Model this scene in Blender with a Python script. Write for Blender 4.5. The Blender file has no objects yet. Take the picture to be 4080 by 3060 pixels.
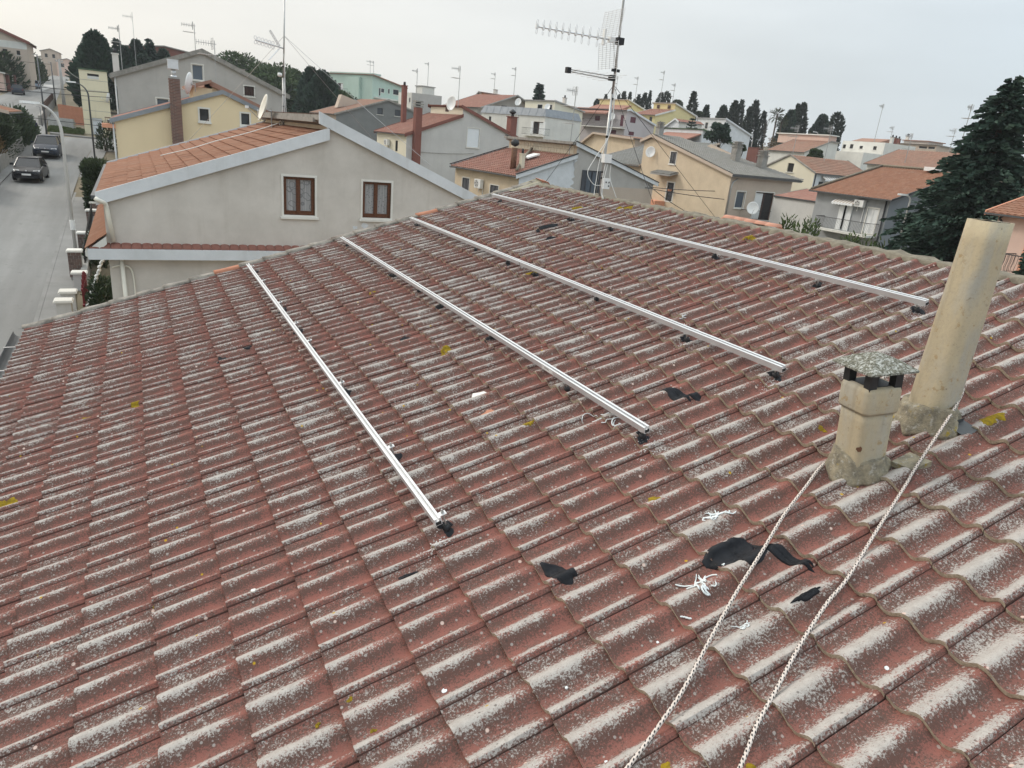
import bpy, bmesh, math, random
from mathutils import Vector, Matrix, geometry
random.seed(7)
R = math.radians
scene = bpy.context.scene
col = scene.collection
# ------------------------------------------------------------------ camera
cam = bpy.data.cameras.new('camera'); cam_o = bpy.data.objects.new('camera', cam); col.objects.link(cam_o)
cam.sensor_width = 36.0; cam.lens = 24.13; cam.clip_start = 0.05; cam.clip_end = 6000
CAM = Vector((-0.9096, -2.2550, 2.1534))
CR = Matrix(((0.883752, 0.076463, -0.461666), (-0.458910, 0.334642, -0.823053), (0.091560, 0.939238, 0.330830)))
cam_o.matrix_world = Matrix.Translation(CAM) @ CR.to_4x4()
scene.camera = cam_o
# ------------------------------------------------------------------ sky and sun: pale overcast, sun low behind cloud on the left
SUN_EL, SUN_AZ = 36.0, -38.0          # azimuth from +Y towards +X
world = bpy.data.worlds.new('World'); scene.world = world; world.use_nodes = True
wn = world.node_tree.nodes; wl = world.node_tree.links; wn.clear()
w_out = wn.new('ShaderNodeOutputWorld'); w_bg = wn.new('ShaderNodeBackground')
sky = wn.new('ShaderNodeTexSky'); sky.sky_type = 'NISHITA'; sky.sun_disc = False
sky.sun_elevation = R(SUN_EL); sky.sun_rotation = R(SUN_AZ); sky.altitude = 300; sky.air_density = 1.0; sky.dust_density = 4.0
tc = wn.new('ShaderNodeTexCoord')
mp = wn.new('ShaderNodeMapping'); mp.inputs['Scale'].default_value = (1.2, 1.2, 5.0)
cl = wn.new('ShaderNodeTexNoise'); cl.inputs['Scale'].default_value = 1.6; cl.inputs['Detail'].default_value = 5
wl.new(tc.outputs['Generated'], mp.inputs['Vector']); wl.new(mp.outputs[0], cl.inputs['Vector'])
# cloud tint: warmer towards the veiled sun, cooler away from it
dot = wn.new('ShaderNodeVectorMath'); dot.operation = 'DOT_PRODUCT'
sd = Vector((math.sin(R(SUN_AZ)), math.cos(R(SUN_AZ)), 0.1)).normalized(); dot.inputs[1].default_value = sd
wl.new(tc.outputs['Generated'], dot.inputs[0])
dr = wn.new('ShaderNodeMapRange'); dr.inputs['From Min'].default_value = -0.25; dr.inputs['From Max'].default_value = 0.95
wl.new(dot.outputs['Value'], dr.inputs['Value'])
tint = wn.new('ShaderNodeMix'); tint.data_type = 'RGBA'
tint.inputs[6].default_value = (6.8, 7.7, 8.3, 1); tint.inputs[7].default_value = (9.6, 9.2, 8.4, 1)
wl.new(dr.outputs[0], tint.inputs[0])
cr = wn.new('ShaderNodeMapRange'); cr.inputs['From Min'].default_value = 0.3; cr.inputs['From Max'].default_value = 0.7
cr.inputs['To Min'].default_value = 0.90; cr.inputs['To Max'].default_value = 1.06
wl.new(cl.outputs[0], cr.inputs['Value'])
cm = wn.new('ShaderNodeVectorMath'); cm.operation = 'SCALE'
# an overcast sky grows brighter towards the zenith
sp3 = wn.new('ShaderNodeSeparateXYZ'); wl.new(tc.outputs['Generated'], sp3.inputs[0])
zn = wn.new('ShaderNodeMapRange'); zn.interpolation_type = 'SMOOTHSTEP'; zn.inputs['From Min'].default_value = 0.02; zn.inputs['From Max'].default_value = 0.95
zn.inputs['To Min'].default_value = 1.0; zn.inputs['To Max'].default_value = 2.2
wl.new(sp3.outputs['Z'], zn.inputs['Value'])
zm = wn.new('ShaderNodeMath'); zm.operation = 'MULTIPLY'; wl.new(zn.outputs[0], zm.inputs[0]); wl.new(cr.outputs[0], zm.inputs[1])
wl.new(tint.outputs[2], cm.inputs[0]); wl.new(zm.outputs[0], cm.inputs['Scale'])
mx = wn.new('ShaderNodeMix'); mx.data_type = 'RGBA'; mx.inputs[0].default_value = 0.88
wl.new(sky.outputs[0], mx.inputs[6]); wl.new(cm.outputs[0], mx.inputs[7])
wl.new(mx.outputs[2], w_bg.inputs['Color']); w_bg.inputs['Strength'].default_value = 0.105
wl.new(w_bg.outputs[0], w_out.inputs['Surface'])
sun = bpy.data.lights.new('sun', 'SUN'); sun.energy = 1.5; sun.angle = R(11); sun.color = (1.0, 0.93, 0.84)
sun_o = bpy.data.objects.new('sun', sun); col.objects.link(sun_o)
sv = Vector((math.sin(R(SUN_AZ)) * math.cos(R(SUN_EL)), math.cos(R(SUN_AZ)) * math.cos(R(SUN_EL)), math.sin(R(SUN_EL))))
sun_o.rotation_euler = sv.to_track_quat('Z', 'Y').to_euler()
scene.view_settings.view_transform = 'Standard'; scene.view_settings.look = 'None'
scene.view_settings.exposure = 0.0; scene.view_settings.gamma = 1.0
scene.render.engine = 'CYCLES'; scene.render.resolution_x = 1024; scene.render.resolution_y = 768
# ------------------------------------------------------------------ materials
def sock(n, k): return n.inputs[k]
class NT:
    def __init__(s, name):
        s.m = bpy.data.materials.new(name); s.m.use_nodes = True; s.t = s.m.node_tree; s.n = s.t.nodes; s.l = s.t.links
        s.b = s.n['Principled BSDF']; s.tc = s.n.new('ShaderNodeTexCoord')
    def noise(s, scale, detail=5, rough=.6, vec=None, stretch=None):
        v = vec or s.tc.outputs['Object']
        if stretch:
            mpn = s.n.new('ShaderNodeMapping'); mpn.inputs['Scale'].default_value = stretch; s.l.new(v, mpn.inputs[0]); v = mpn.outputs[0]
        t = s.n.new('ShaderNodeTexNoise'); t.inputs['Scale'].default_value = scale; t.inputs['Detail'].default_value = detail
        t.inputs['Roughness'].default_value = rough; s.l.new(v, t.inputs['Vector']); return t.outputs[0]
    def rng(s, x, a, b, c=0., d=1., smooth=False):
        t = s.n.new('ShaderNodeMapRange'); t.inputs[1].default_value = a; t.inputs[2].default_value = b; t.inputs[3].default_value = c; t.inputs[4].default_value = d
        if smooth: t.interpolation_type = 'SMOOTHSTEP'
        s.l.new(x, t.inputs[0]); return t.outputs[0]
    def math(s, op, a, b=None, c=None):
        t = s.n.new('ShaderNodeMath'); t.operation = op
        for i, x in enumerate((a, b, c)):
            if x is None: continue
            if isinstance(x, (int, float)): t.inputs[i].default_value = x
            else: s.l.new(x, t.inputs[i])
        return t.outputs[0]
    def mix(s, f, a, b, mode='MIX'):
        t = s.n.new('ShaderNodeMix'); t.data_type = 'RGBA'; t.blend_type = mode
        for k, x in ((0, f), (6, a), (7, b)):
            if isinstance(x, (int, float)): t.inputs[k].default_value = x
            elif isinstance(x, tuple): t.inputs[k].default_value = (*x, 1) if len(x) == 3 else x
            else: s.l.new(x, t.inputs[k])
        return t.outputs[2]
    def attr(s, name):
        t = s.n.new('ShaderNodeAttribute'); t.attribute_name = name; return t.outputs['Fac']
    def bump(s, h, strength, dist=.02):
        t = s.n.new('ShaderNodeBump'); t.inputs['Strength'].default_value = strength; t.inputs['Distance'].default_value = dist
        s.l.new(h, t.inputs['Height']); s.l.new(t.outputs[0], s.b.inputs['Normal'])
    def done(s, c, rough=.85, metal=0., spec=.3):
        if isinstance(c, tuple): s.b.inputs['Base Color'].default_value = (*c, 1)
        else: s.l.new(c, s.b.inputs['Base Color'])
        if isinstance(rough, float): s.b.inputs['Roughness'].default_value = rough
        else: s.l.new(rough, s.b.inputs['Roughness'])
        s.b.inputs['Metallic'].default_value = metal; s.b.inputs['Specular IOR Level'].default_value = spec
        return s.m
def plaster(name, c, c2=None, sc=.9, rough=.9, bump=.25, stain=.25, stainc=(.10, .09, .08)):
    t = NT(name); c2 = c2 or tuple(x * .82 for x in c)
    k = t.mix(t.rng(t.noise(sc, 7, .65), .35, .68), c, c2)
    if stain:
        st = t.rng(t.noise(1.1, 6, .6, stretch=(2.6, 2.6, .22)), .56, .80, 0, stain)
        k = t.mix(st, k, stainc)
    fine = t.noise(55, 3)
    k = t.mix(t.rng(fine, .3, .7, 0, .10), k, tuple(x * .6 for x in c))
    t.bump(fine, bump, .01)
    return t.done(k, rough)
def flat(name, c, rough=.6, metal=0., spec=.4, var=.15, sc=6.):
    t = NT(name)
    k = t.mix(t.rng(t.noise(sc, 5), .3, .7), c, tuple(x * (1 - var) for x in c))
    return t.done(k, rough, metal, spec)
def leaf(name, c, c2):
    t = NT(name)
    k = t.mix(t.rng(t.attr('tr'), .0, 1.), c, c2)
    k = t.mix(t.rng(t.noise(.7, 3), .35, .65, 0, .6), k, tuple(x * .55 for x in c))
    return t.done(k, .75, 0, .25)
def rooftile(name, c, c2, c3, lich=(.3, .28, .24), la=.3, sc=3.):
    t = NT(name); p = t.n.new('ShaderNodeNewGeometry').outputs['Position']
    k = t.mix(t.rng(t.attr('tr'), 0, 1), c, c2)
    k = t.mix(t.rng(t.noise(.6, 5, vec=p), .4, .7, 0, .7), k, c3)
    k = t.mix(t.rng(t.noise(sc, 8, .7, vec=p), .5, .72, 0, la), k, lich)
    t.bump(t.noise(40, 3, vec=p), .2, .01)
    return t.done(k, .9, 0, .2)
def near_tile():
    t = NT('weathered_concrete_tile'); p = t.n.new('ShaderNodeNewGeometry').outputs['Position']
    tr = t.attr('tr'); li = t.attr('lich')
    big = t.noise(.55, 4, .6, vec=p); med = t.noise(9., 6, .65, vec=p); fine = t.noise(105., 4, .75, vec=p); grit = t.noise(420., 2, .6, vec=p)
    red = t.mix(t.rng(tr, 0, 1), (.240, .094, .076), (.180, .076, .062))
    red = t.mix(t.rng(med, .35, .7, 0, .75), red, (.150, .082, .070))
    red = t.mix(t.rng(grit, .35, .65, 0, .22), red, (.34, .16, .125))
    a = t.math('MULTIPLY_ADD', li, 1.10, -.50)
    a = t.math('ADD', a, t.rng(med, .25, .75, -.36, .36))
    a = t.math('ADD', a, t.rng(big, .3, .7, -.14, .14))
    a = t.math('ADD', a, t.rng(tr, 0, 1, -.16, .14))
    b = t.math('ADD', a, t.rng(fine, .30, .70, -.62, .62))
    # dark crusts grow in the zone between bare tile and pale lichen
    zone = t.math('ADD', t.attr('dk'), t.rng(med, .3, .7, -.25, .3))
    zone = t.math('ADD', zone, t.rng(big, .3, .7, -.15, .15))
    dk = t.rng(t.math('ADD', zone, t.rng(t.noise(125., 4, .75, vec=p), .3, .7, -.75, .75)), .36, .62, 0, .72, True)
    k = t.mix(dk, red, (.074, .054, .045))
    pale = t.mix(t.rng(t.noise(26., 5, .7, vec=p), .38, .64), (.43, .405, .375), (.335, .31, .285))
    pale = t.mix(t.rng(grit, .3, .7, 0, .25), pale, (.55, .53, .49))
    k = t.mix(t.rng(b, -.10, .42, 0, .90, True), k, pale)
    k = t.mix(t.rng(t.noise(150., 3, .7, vec=p), .57, .68, 0, .42), k, (.10, .075, .063))
    # cut edge of the tile: bare grey-brown cement
    ed = t.attr('edge')
    cem = t.mix(t.rng(t.noise(60., 5, .7, vec=p), .35, .65), (.52, .46, .35), (.29, .245, .18))
    k = t.mix(ed, k, cem)
    # tiny pale and orange spots
    v = t.n.new('ShaderNodeTexVoronoi'); v.inputs['Scale'].default_value = 17.; t.l.new(p, v.inputs['Vector'])
    vr = t.n.new('ShaderNodeSeparateColor'); t.l.new(v.outputs['Color'], vr.inputs[0])
    sp = t.math('MULTIPLY', t.rng(v.outputs['Distance'], .17, .12), t.rng(vr.outputs[0], .93, .94))
    k = t.mix(sp, k, (.55, .42, .36))
    v3 = t.n.new('ShaderNodeTexVoronoi'); v3.inputs['Scale'].default_value = 46.; t.l.new(p, v3.inputs['Vector'])
    vc = t.n.new('ShaderNodeSeparateColor'); t.l.new(v3.outputs['Color'], vc.inputs[0])
    sp3_ = t.math('MULTIPLY', t.rng(v3.outputs['Distance'], .36, .24), t.rng(vc.outputs[0], .90, .92, 0, .6))
    k = t.mix(sp3_, k, (.40, .38, .35))
    sp4_ = t.math('MULTIPLY', t.rng(v3.outputs['Distance'], .34, .20), t.rng(vc.outputs[2], .91, .93, 0, .65))
    k = t.mix(sp4_, k, (.060, .046, .040))
    sp2 = t.math('MULTIPLY', t.rng(v.outputs['Distance'], .16, .10), t.rng(vr.outputs[1], .965, .97))
    k = t.mix(sp2, k, (.42, .27, .02))
    t.bump(fine, .6, .003)
    return t.done(k, .95, 0, .15)
MT = dict(
    tile=near_tile(),
    wallgrey=plaster('grey_render', (.61, .57, .52), (.47, .435, .39), .75, stain=.42, stainc=(.34, .30, .245)),
    white=plaster('white_paint', (.66, .68, .70), (.55, .57, .58), 1.2, stain=.3, stainc=(.33, .32, .29)),
    cream=plaster('cream_render', (.77, .635, .42), (.71, .58, .38), .5, stain=.08),
    greyB=plaster('cool_grey_render', (.455, .435, .405), (.375, .355, .33), .55, stain=.30, stainc=(.22, .21, .195)),
    tower=plaster('pale_yellow_render', (.76, .69, .50), (.70, .63, .45), .6, stain=.15),
    pink=plaster('pink_render', (.66, .48, .40), (.60, .43, .36), .7),
    salmon=plaster('salmon_paint', (.70, .34, .22), (.62, .30, .19), .7),
    mint=plaster('mint_render', (.47, .59, .52), (.42, .54, .47), .4, stain=.12),
    dgrey=plaster('dark_grey_render', (.20, .205, .20), (.165, .17, .165), .5, stain=.1),
    lgrey=plaster('light_grey_render', (.56, .55, .525), (.485, .475, .455), .5, stain=.28, stainc=(.28, .27, .255)),
    ivory=plaster('ivory_render', (.72, .67, .53), (.66, .61, .48), .5, stain=.08),
    beige=plaster('beige_render', (.64, .53, .39), (.53, .435, .315), .7, stain=.38, stainc=(.30, .25, .18)),
    tan=plaster('tan_render', (.52, .43, .35), (.46, .38, .31), .6, stain=.18),
    offwhite=plaster('off_white_render', (.68, .67, .62), (.58, .57, .53), .5, stain=.28, stainc=(.28, .27, .25)),
    yellow=plaster('yellow_render', (.70, .60, .31), (.66, .57, .31), .4, stain=.12),
    w19=plaster('blue_grey_render', (.345, .355, .36), (.28, .29, .295), .5, stain=.3, stainc=(.16, .16, .16)),
    s19=plaster('slate_grey_render', (.20, .213, .228), (.175, .187, .20), .5, stain=.1),
    pent=plaster('dark_pent_clay', (.235, .10, .075), (.19, .085, .065), 4., stain=.2, stainc=(.35, .30, .26)),
    pinkgrey=plaster('mauve_grey_render', (.50, .46, .46), (.46, .42, .42), .4, stain=.08),
    concrete=plaster('concrete', (.36, .35, .33), (.27, .26, .245), 1.2, stain=.35),
    moldy=plaster('blackened_concrete', (.33, .31, .28), (.20, .19, .17), 2.5, stain=.6, stainc=(.08, .075, .07)),
    brown=plaster('red_brown_paint', (.215, .088, .068), (.18, .072, .056), 1., stain=.1),
    lead=plaster('lead_sheet', (.27, .29, .31), (.20, .215, .235), 1.3, .6, stain=.35),
    orange_tile=rooftile('orange_clay_tile', (.28, .138, .085), (.225, .105, .064), (.23, .115, .075), (.32, .245, .185), .45),
    red_tile=rooftile('red_clay_tile', (.315, .155, .117), (.245, .118, .09), (.265, .15, .115), (.37, .29, .235), .45),
    old_tile=rooftile('old_clay_tile', (.32, .18, .13), (.25, .14, .10), (.25, .17, .13), (.33, .27, .21), .5),
    grey_tile=rooftile('grey_cement_tile', (.25, .245, .23), (.20, .195, .18), (.22, .21, .19), (.33, .31, .27), .4),
    salmon_tile=rooftile('salmon_clay_tile', (.55, .28, .20), (.50, .24, .16), (.47, .26, .19), (.55, .47, .38), .3),
    clay=plaster('terracotta', (.44, .20, .125), (.36, .16, .10), 3., stain=.1),
    alu=flat('mill_aluminium', (.69, .70, .71), .38, .55, .5, .08),
    steel=flat('galvanised_steel', (.46, .46, .45), .45, .75, .5, .25, 14.),
    rust=flat('rusty_steel', (.20, .10, .06), .8, .2, .3, .5, 9.),
    black=flat('black_rubber', (.018, .018, .020), .55, 0, .4, .3, 30.),
    dark=flat('dark_metal', (.035, .036, .038), .5, .3, .4, .3),
    gutter=flat('dark_gutter', (.10, .105, .11), .45, .4, .5, .25),
    plas=flat('white_plastic', (.74, .74, .72), .45, 0, .4, .06),
    cable=flat('white_cable', (.72, .72, .69), .5, 0, .4, .05),
    ivoryp=flat('ivory_pipe', (.72, .69, .60), .5, 0, .4, .08),
    wood=flat('stained_wood', (.135, .048, .020), .5, 0, .4, .55, 22.),
    purple=flat('plum_shutter', (.115, .030, .045), .55, 0, .3, .2),
    shutdark=flat('charcoal_shutter', (.055, .058, .068), .55, 0, .3, .2),
    shutbrown=flat('brown_shutter', (.085, .045, .035), .6, 0, .3, .2),
    shutwhite=flat('white_shutter', (.72, .73, .72), .5, 0, .3, .06),
    roller=flat('white_roller', (.74, .77, .79), .5, 0, .3, .05),
    marble=plaster('marble_trim', (.70, .68, .63), (.62, .60, .55), 2., .6, .1, .15),
    asphalt=plaster('worn_asphalt', (.225, .222, .212), (.165, .162, .155), .16, .92, .35, .30, (.12, .118, .112)),
    pave=plaster('pavement_concrete', (.25, .245, .235), (.19, .187, .178), .6, .92, .3, .2),
    soil=plaster('bare_soil', (.20, .16, .11), (.12, .11, .07), .3, .95, .4, .2, (.08, .10, .05)),
    bark=flat('bark', (.10, .075, .055), .9, 0, .2, .45, 12.),
    bitumen=flat('bitumen_sealant', (.013, .014, .018), .62, 0, .25, .45, 22.),
    moss=plaster('mossy_mortar', (.37, .34, .27), (.17, .155, .10), 9., .95, .6, .3, (.22, .19, .06)),
    mortar=plaster('pale_mortar', (.25, .222, .17), (.115, .098, .074), 13., .95, .6, .35, (.15, .135, .10)),
    vergem=plaster('lichened_verge', (.33, .30, .26), (.12, .11, .095), 7., .95, .6, .4, (.30, .15, .10)),
    debris=plaster('white_foam', (.72, .76, .76), (.60, .64, .65), 30., .8, .3, 0),
    rope=flat('white_braid', (.66, .58, .52), .85, 0, .2, .18, 60.),
    conif=leaf('dark_conifer', (.050, .088, .056), (.024, .046, .034)),
    spruce=leaf('blue_green_needles', (.044, .082, .056), (.018, .040, .031)),
    pine=leaf('pine_needles', (.088, .128, .046), (.042, .070, .028)),
    cyp=leaf('cypress_green', (.042, .060, .038), (.026, .040, .028)),
    broad=leaf('leaf_green', (.055, .085, .030), (.028, .050, .020)),
    ole=leaf('oleander_green', (.085, .125, .030), (.042, .075, .020)),
    hedge=leaf('hedge_green', (.060, .085, .040), (.028, .046, .022)),
    dry=leaf('dry_foliage', (.175, .120, .055), (.11, .075, .040)),
    twig=leaf('bare_twigs', (.115, .105, .098), (.075, .068, .064)),
    grass=leaf('grass_green', (.085, .110, .035), (.060, .085, .028)),
    palm=leaf('palm_green', (.080, .090, .050), (.055, .070, .040)),
)
def asphalt_mat():
    t = NT('worn_grey_asphalt'); p = t.n.new('ShaderNodeNewGeometry').outputs['Position']
    k = t.mix(t.rng(t.noise(1., 4, .6, vec=p, stretch=(.55, .035, .3)), .36, .66), (.245, .242, .232), (.150, .148, .142))
    k = t.mix(t.rng(t.noise(.35, 6, .65, vec=p), .45, .7, 0, .6), k, (.185, .180, .170))
    k = t.mix(t.rng(t.noise(2.6, 5, .7, vec=p), .60, .68, 0, .5), k, (.11, .108, .104))
    k = t.mix(t.rng(t.noise(30, 3, .7, vec=p), .4, .7, 0, .25), k, (.30, .295, .285))
    t.bump(t.noise(60, 3, vec=p), .3, .01); return t.done(k, .92, 0, .2)
MT['asphalt'] = asphalt_mat()
def glass(name, c=(.03, .035, .04), rough=.08):
    t = NT(name); return t.done(c, rough, 0, .6)
MT['glass'] = glass('window_glass'); MT['carglass'] = glass('car_glass', (.012, .014, .017), .05); MT['glassblue'] = glass('blue_grey_glass', (.085, .105, .13), .1)
MT['dull'] = flat('dim_interior', (.035, .033, .032), .8, 0, .2, .3)
def lichen_mat(name, c, c2):
    t = NT(name); p = t.n.new('ShaderNodeNewGeometry').outputs['Position']
    return t.done(t.mix(t.rng(t.noise(45, 5, vec=p), .35, .65), c, c2), .95, 0, .1)
MT['ylichen'] = lichen_mat('yellow_lichen', (.30, .205, .015), (.17, .12, .02))
def curtain(name, ring):
    t = NT(name); p = t.tc.outputs['Object']
    v = t.n.new('ShaderNodeTexVoronoi'); v.inputs['Scale'].default_value = 5.5 if ring else 16.; t.l.new(p, v.inputs['Vector'])
    if ring: f_ = t.math('MULTIPLY', t.rng(v.outputs['Distance'], .40, .44), t.rng(v.outputs['Distance'], .54, .50))
    else: f_ = t.rng(v.outputs['Distance'], .34, .22)
    fold_shade = t.noise(9, 2, .5, stretch=(3., 3., .05))  # fold shading painted as lighter and darker bands on a flat pane
    k = t.mix(t.rng(fold_shade, .35, .65), (.36, .36, .36), (.22, .22, .225))
    k = t.mix(t.math('MULTIPLY', f_, .75), k, (.13, .13, .14))
    return t.done(k, .45, 0, .5)
MT['curt_ring'] = curtain('ring_pattern_curtain', True); MT['curt_flower'] = curtain('flower_pattern_curtain', False)
def flue_mat():
    t = NT('weathered_flue'); p = t.tc.outputs['Object']
    k = t.mix(t.rng(t.noise(2.2, 6, .6, stretch=(2., 2., .7)), .36, .64), (.455, .385, .265), (.385, .325, .225))
    k = t.mix(t.rng(t.noise(4.2, 6, .6, stretch=(1.8, 1.8, .55)), .46, .68, 0, .85), k, (.36, .35, .31))
    k = t.mix(t.rng(t.noise(3.4, 7, .7, stretch=(2.6, 2.6, .28)), .56, .74, 0, .6), k, (.20, .18, .145))
    k = t.mix(t.rng(t.noise(17, 7, .7), .595, .64, 0, .85), k, (.33, .24, .13))
    k = t.mix(t.rng(t.noise(23, 5, .7), .64, .68, 0, .7), k, (.20, .165, .12))
    k = t.mix(t.rng(t.noise(60, 4, .7), .5, .66, 0, .35), k, (.30, .265, .20))
    t.bump(t.noise(24, 6, .7), .35, .01); return t.done(k, .92, 0, .2)
MT['flue'] = flue_mat()
def fibre_mat():
    t = NT('lichened_cowl'); k = t.mix(t.rng(t.noise(48, 6, .75), .46, .60), (.15, .145, .115), (.44, .45, .42))
    k = t.mix(t.rng(t.noise(90, 4, .7), .50, .60), k, (.085, .085, .065))
    t.bump(t.noise(40, 6), .5, .006); return t.done(k, .95, 0, .1)
MT['cowl'] = fibre_mat()
def mortar_mat():
    t = NT('rough_mortar'); k = t.mix(t.rng(t.noise(14, 7, .7), .38, .62), (.36, .315, .225), (.20, .18, .14))
    k = t.mix(t.rng(t.noise(38, 5, .7), .55, .66, 0, .8), k, (.44, .42, .37))
    k = t.mix(t.rng(t.noise(9, 4, .7), .62, .68, 0, .8), k, (.40, .29, .03))
    t.bump(t.noise(26, 7, .75), .9, .02); return t.done(k, .95, 0, .1)
MT['rmortar'] = mortar_mat()
def brick_m(name, c, c2):
    t = NT(name); oi = t.n.new('ShaderNodeObjectInfo').outputs['Random']
    k = t.mix(oi, c, c2); k = t.mix(t.rng(t.noise(9, 5), .4, .7, 0, .5), k, tuple(x * .6 for x in c)); return t.done(k, .9, 0, .2)
MT['brick'] = brick_m('brown_brick', (.25, .145, .115), (.15, .10, .085)); MT['brick2'] = brick_m('mauve_brick', (.19, .13, .11), (.125, .095, .085))
MT['block'] = brick_m('cinder_block', (.40, .40, .385), (.32, .32, .305))
def paint(name, c, spec=.6):
    t = NT(name); t.b.inputs['Coat Weight'].default_value = .2; t.b.inputs['Coat Roughness'].default_value = .08
    return t.done(c, .4, .0, .25)
MT['blackpaint'] = paint('black_car_paint', (.012, .013, .016)); MT['bluepaint'] = paint('dark_blue_car_paint', (.026, .034, .052)); MT['silverpaint'] = paint('silver_car_paint', (.26, .31, .36))
MT['redmetal'] = flat('red_gate_paint', (.20, .025, .03), .5, .2, .4, .2)
# ------------------------------------------------------------------ mesh helpers
class MB:
    def __init__(s): s.v = []; s.f = []; s.at = {}
    def add(s, vs, fs, **at):
        o = len(s.v); s.v += [tuple(x) for x in vs]; s.f += [tuple(i + o for i in q) for q in fs]
        for k, val in at.items():
            L = s.at.setdefault(k, []); L += [0.] * (o - len(L)); L += (list(val) if isinstance(val, (list, tuple)) else [val] * len(vs))
        return s
    def box(s, x0, x1, y0, y1, z0, z1, **at):
        return s.add([(x0, y0, z0), (x1, y0, z0), (x1, y1, z0), (x0, y1, z0), (x0, y0, z1), (x1, y0, z1), (x1, y1, z1), (x0, y1, z1)],
                     [(3, 2, 1, 0), (4, 5, 6, 7), (0, 1, 5, 4), (1, 2, 6, 5), (2, 3, 7, 6), (3, 0, 4, 7)], **at)
    def cbox(s, c, d, **at): return s.box(c[0] - d[0] / 2, c[0] + d[0] / 2, c[1] - d[1] / 2, c[1] + d[1] / 2, c[2] - d[2] / 2, c[2] + d[2] / 2, **at)
    def tube(s, pts, r, n=8, caps=True, **at):
        pts = [Vector(p) for p in pts]; rs = r if isinstance(r, (list, tuple)) else [r] * len(pts)
        rings = []; up = None
        for i, p in enumerate(pts):
            d = (pts[min(i + 1, len(pts) - 1)] - pts[max(i - 1, 0)]).normalized()
            if up is None: up = Vector((0, 0, 1)) if abs(d.z) < .9 else Vector((1, 0, 0))
            a = d.cross(up).normalized(); b = a.cross(d).normalized(); up = b
            rings.append([p + (a * math.cos(2 * math.pi * k / n) + b * math.sin(2 * math.pi * k / n)) * rs[i] for k in range(n)])
        vs = [v for q in rings for v in q]; fs = []
        for i in range(len(pts) - 1):
            for k in range(n): fs.append((i * n + k, i * n + (k + 1) % n, (i + 1) * n + (k + 1) % n, (i + 1) * n + k))
        if caps: fs.append(tuple(range(n - 1, -1, -1))); fs.append(tuple((len(pts) - 1) * n + k for k in range(n)))
        return s.add(vs, fs, **at)
    def cyl(s, p, q, r, n=10, r2=None): return s.tube([p, q], [r, r if r2 is None else r2], n)
    def lathe(s, prof, c=(0, 0, 0), n=16):
        vs = []; fs = []
        for (r, z) in prof:
            for k in range(n): a = 2 * math.pi * k / n; vs.append((c[0] + r * math.cos(a), c[1] + r * math.sin(a), c[2] + z))
        for i in range(len(prof) - 1):
            for k in range(n): fs.append((i * n + k, i * n + (k + 1) % n, (i + 1) * n + (k + 1) % n, (i + 1) * n + k))
        return s.add(vs, fs)
    def loft(s, rings, caps=True, **at):
        n = len(rings[0]); vs = [v for q in rings for v in q]; fs = []
        for i in range(len(rings) - 1):
            for k in range(n): fs.append((i * n + k, i * n + (k + 1) % n, (i + 1) * n + (k + 1) % n, (i + 1) * n + k))
        if caps: fs.append(tuple(range(n - 1, -1, -1))); fs.append(tuple((len(rings) - 1) * n + k for k in range(n)))
        return s.add(vs, fs, **at)
    def tf(s, fn): s.v = [tuple(fn(p)) for p in s.v]; return s
    def mesh(s, name, mat=None, smooth=False):
        me = bpy.data.meshes.new(name); me.from_pydata(s.v, [], s.f)
        for k, L in s.at.items():
            L = L + [0.] * (len(s.v) - len(L)); a = me.attributes.new(k, 'FLOAT', 'POINT'); a.data.foreach_set('value', L)
        if mat: me.materials.append(MT[mat] if isinstance(mat, str) else mat)
        if smooth: me.shade_smooth()
        me.update(); return me
    def build(s, name, mat, parent=None, smooth=False, loc=None, fixn=True):
        me = s.mesh(name, mat, smooth)
        if fixn and len(s.f) < 4000:
            bm = bmesh.new(); bm.from_mesh(me); bmesh.ops.recalc_face_normals(bm, faces=bm.faces); bm.to_mesh(me); bm.free()
        return link(name, me, parent, loc)
def link(name, me, parent=None, loc=None):
    o = bpy.data.objects.new(name, me); col.objects.link(o)
    if parent is not None: o.parent = parent
    if loc is not None: o.location = loc
    return o
def tag(o, label=None, cat=None, group=None, kind=None):
    for k, v in (('label', label), ('category', cat), ('group', group), ('kind', kind)):
        if v: o[k] = v
    return o
def thing(name, label, cat, loc=(0, 0, 0), yaw=0., group=None):
    o = bpy.data.objects.new(name, None); col.objects.link(o); o.location = loc; o.rotation_euler = (0, 0, R(yaw)); o.empty_display_size = .2
    return tag(o, label, cat, group)
def copy_tree(o, parent=None):
    c = o.copy(); col.objects.link(c); c.parent = parent
    for ch in o.children: copy_tree(ch, c)
    return c
def sub(p, q): return (p[0] - q[0], p[1] - q[1], p[2] - q[2])
def catenary(p, q, sag, n=16):
    p = Vector(p); q = Vector(q); return [p.lerp(q, i / n) - Vector((0, 0, sag * 4 * (i / n) * (1 - i / n))) for i in range(n + 1)]
def spline(pts, n=8):
    pts = [Vector(p) for p in pts]; o = []
    for i in range(len(pts) - 1):
        a = pts[max(i - 1, 0)]; b = pts[i]; c = pts[i + 1]; d = pts[min(i + 2, len(pts) - 1)]
        for k in range(n):
            t = k / n; o.append(.5 * ((2 * b) + (c - a) * t + (2 * a - 5 * b + 4 * c - d) * t * t + (3 * b - a - 3 * c + d) * t ** 3))
    return o + [pts[-1]]
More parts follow.
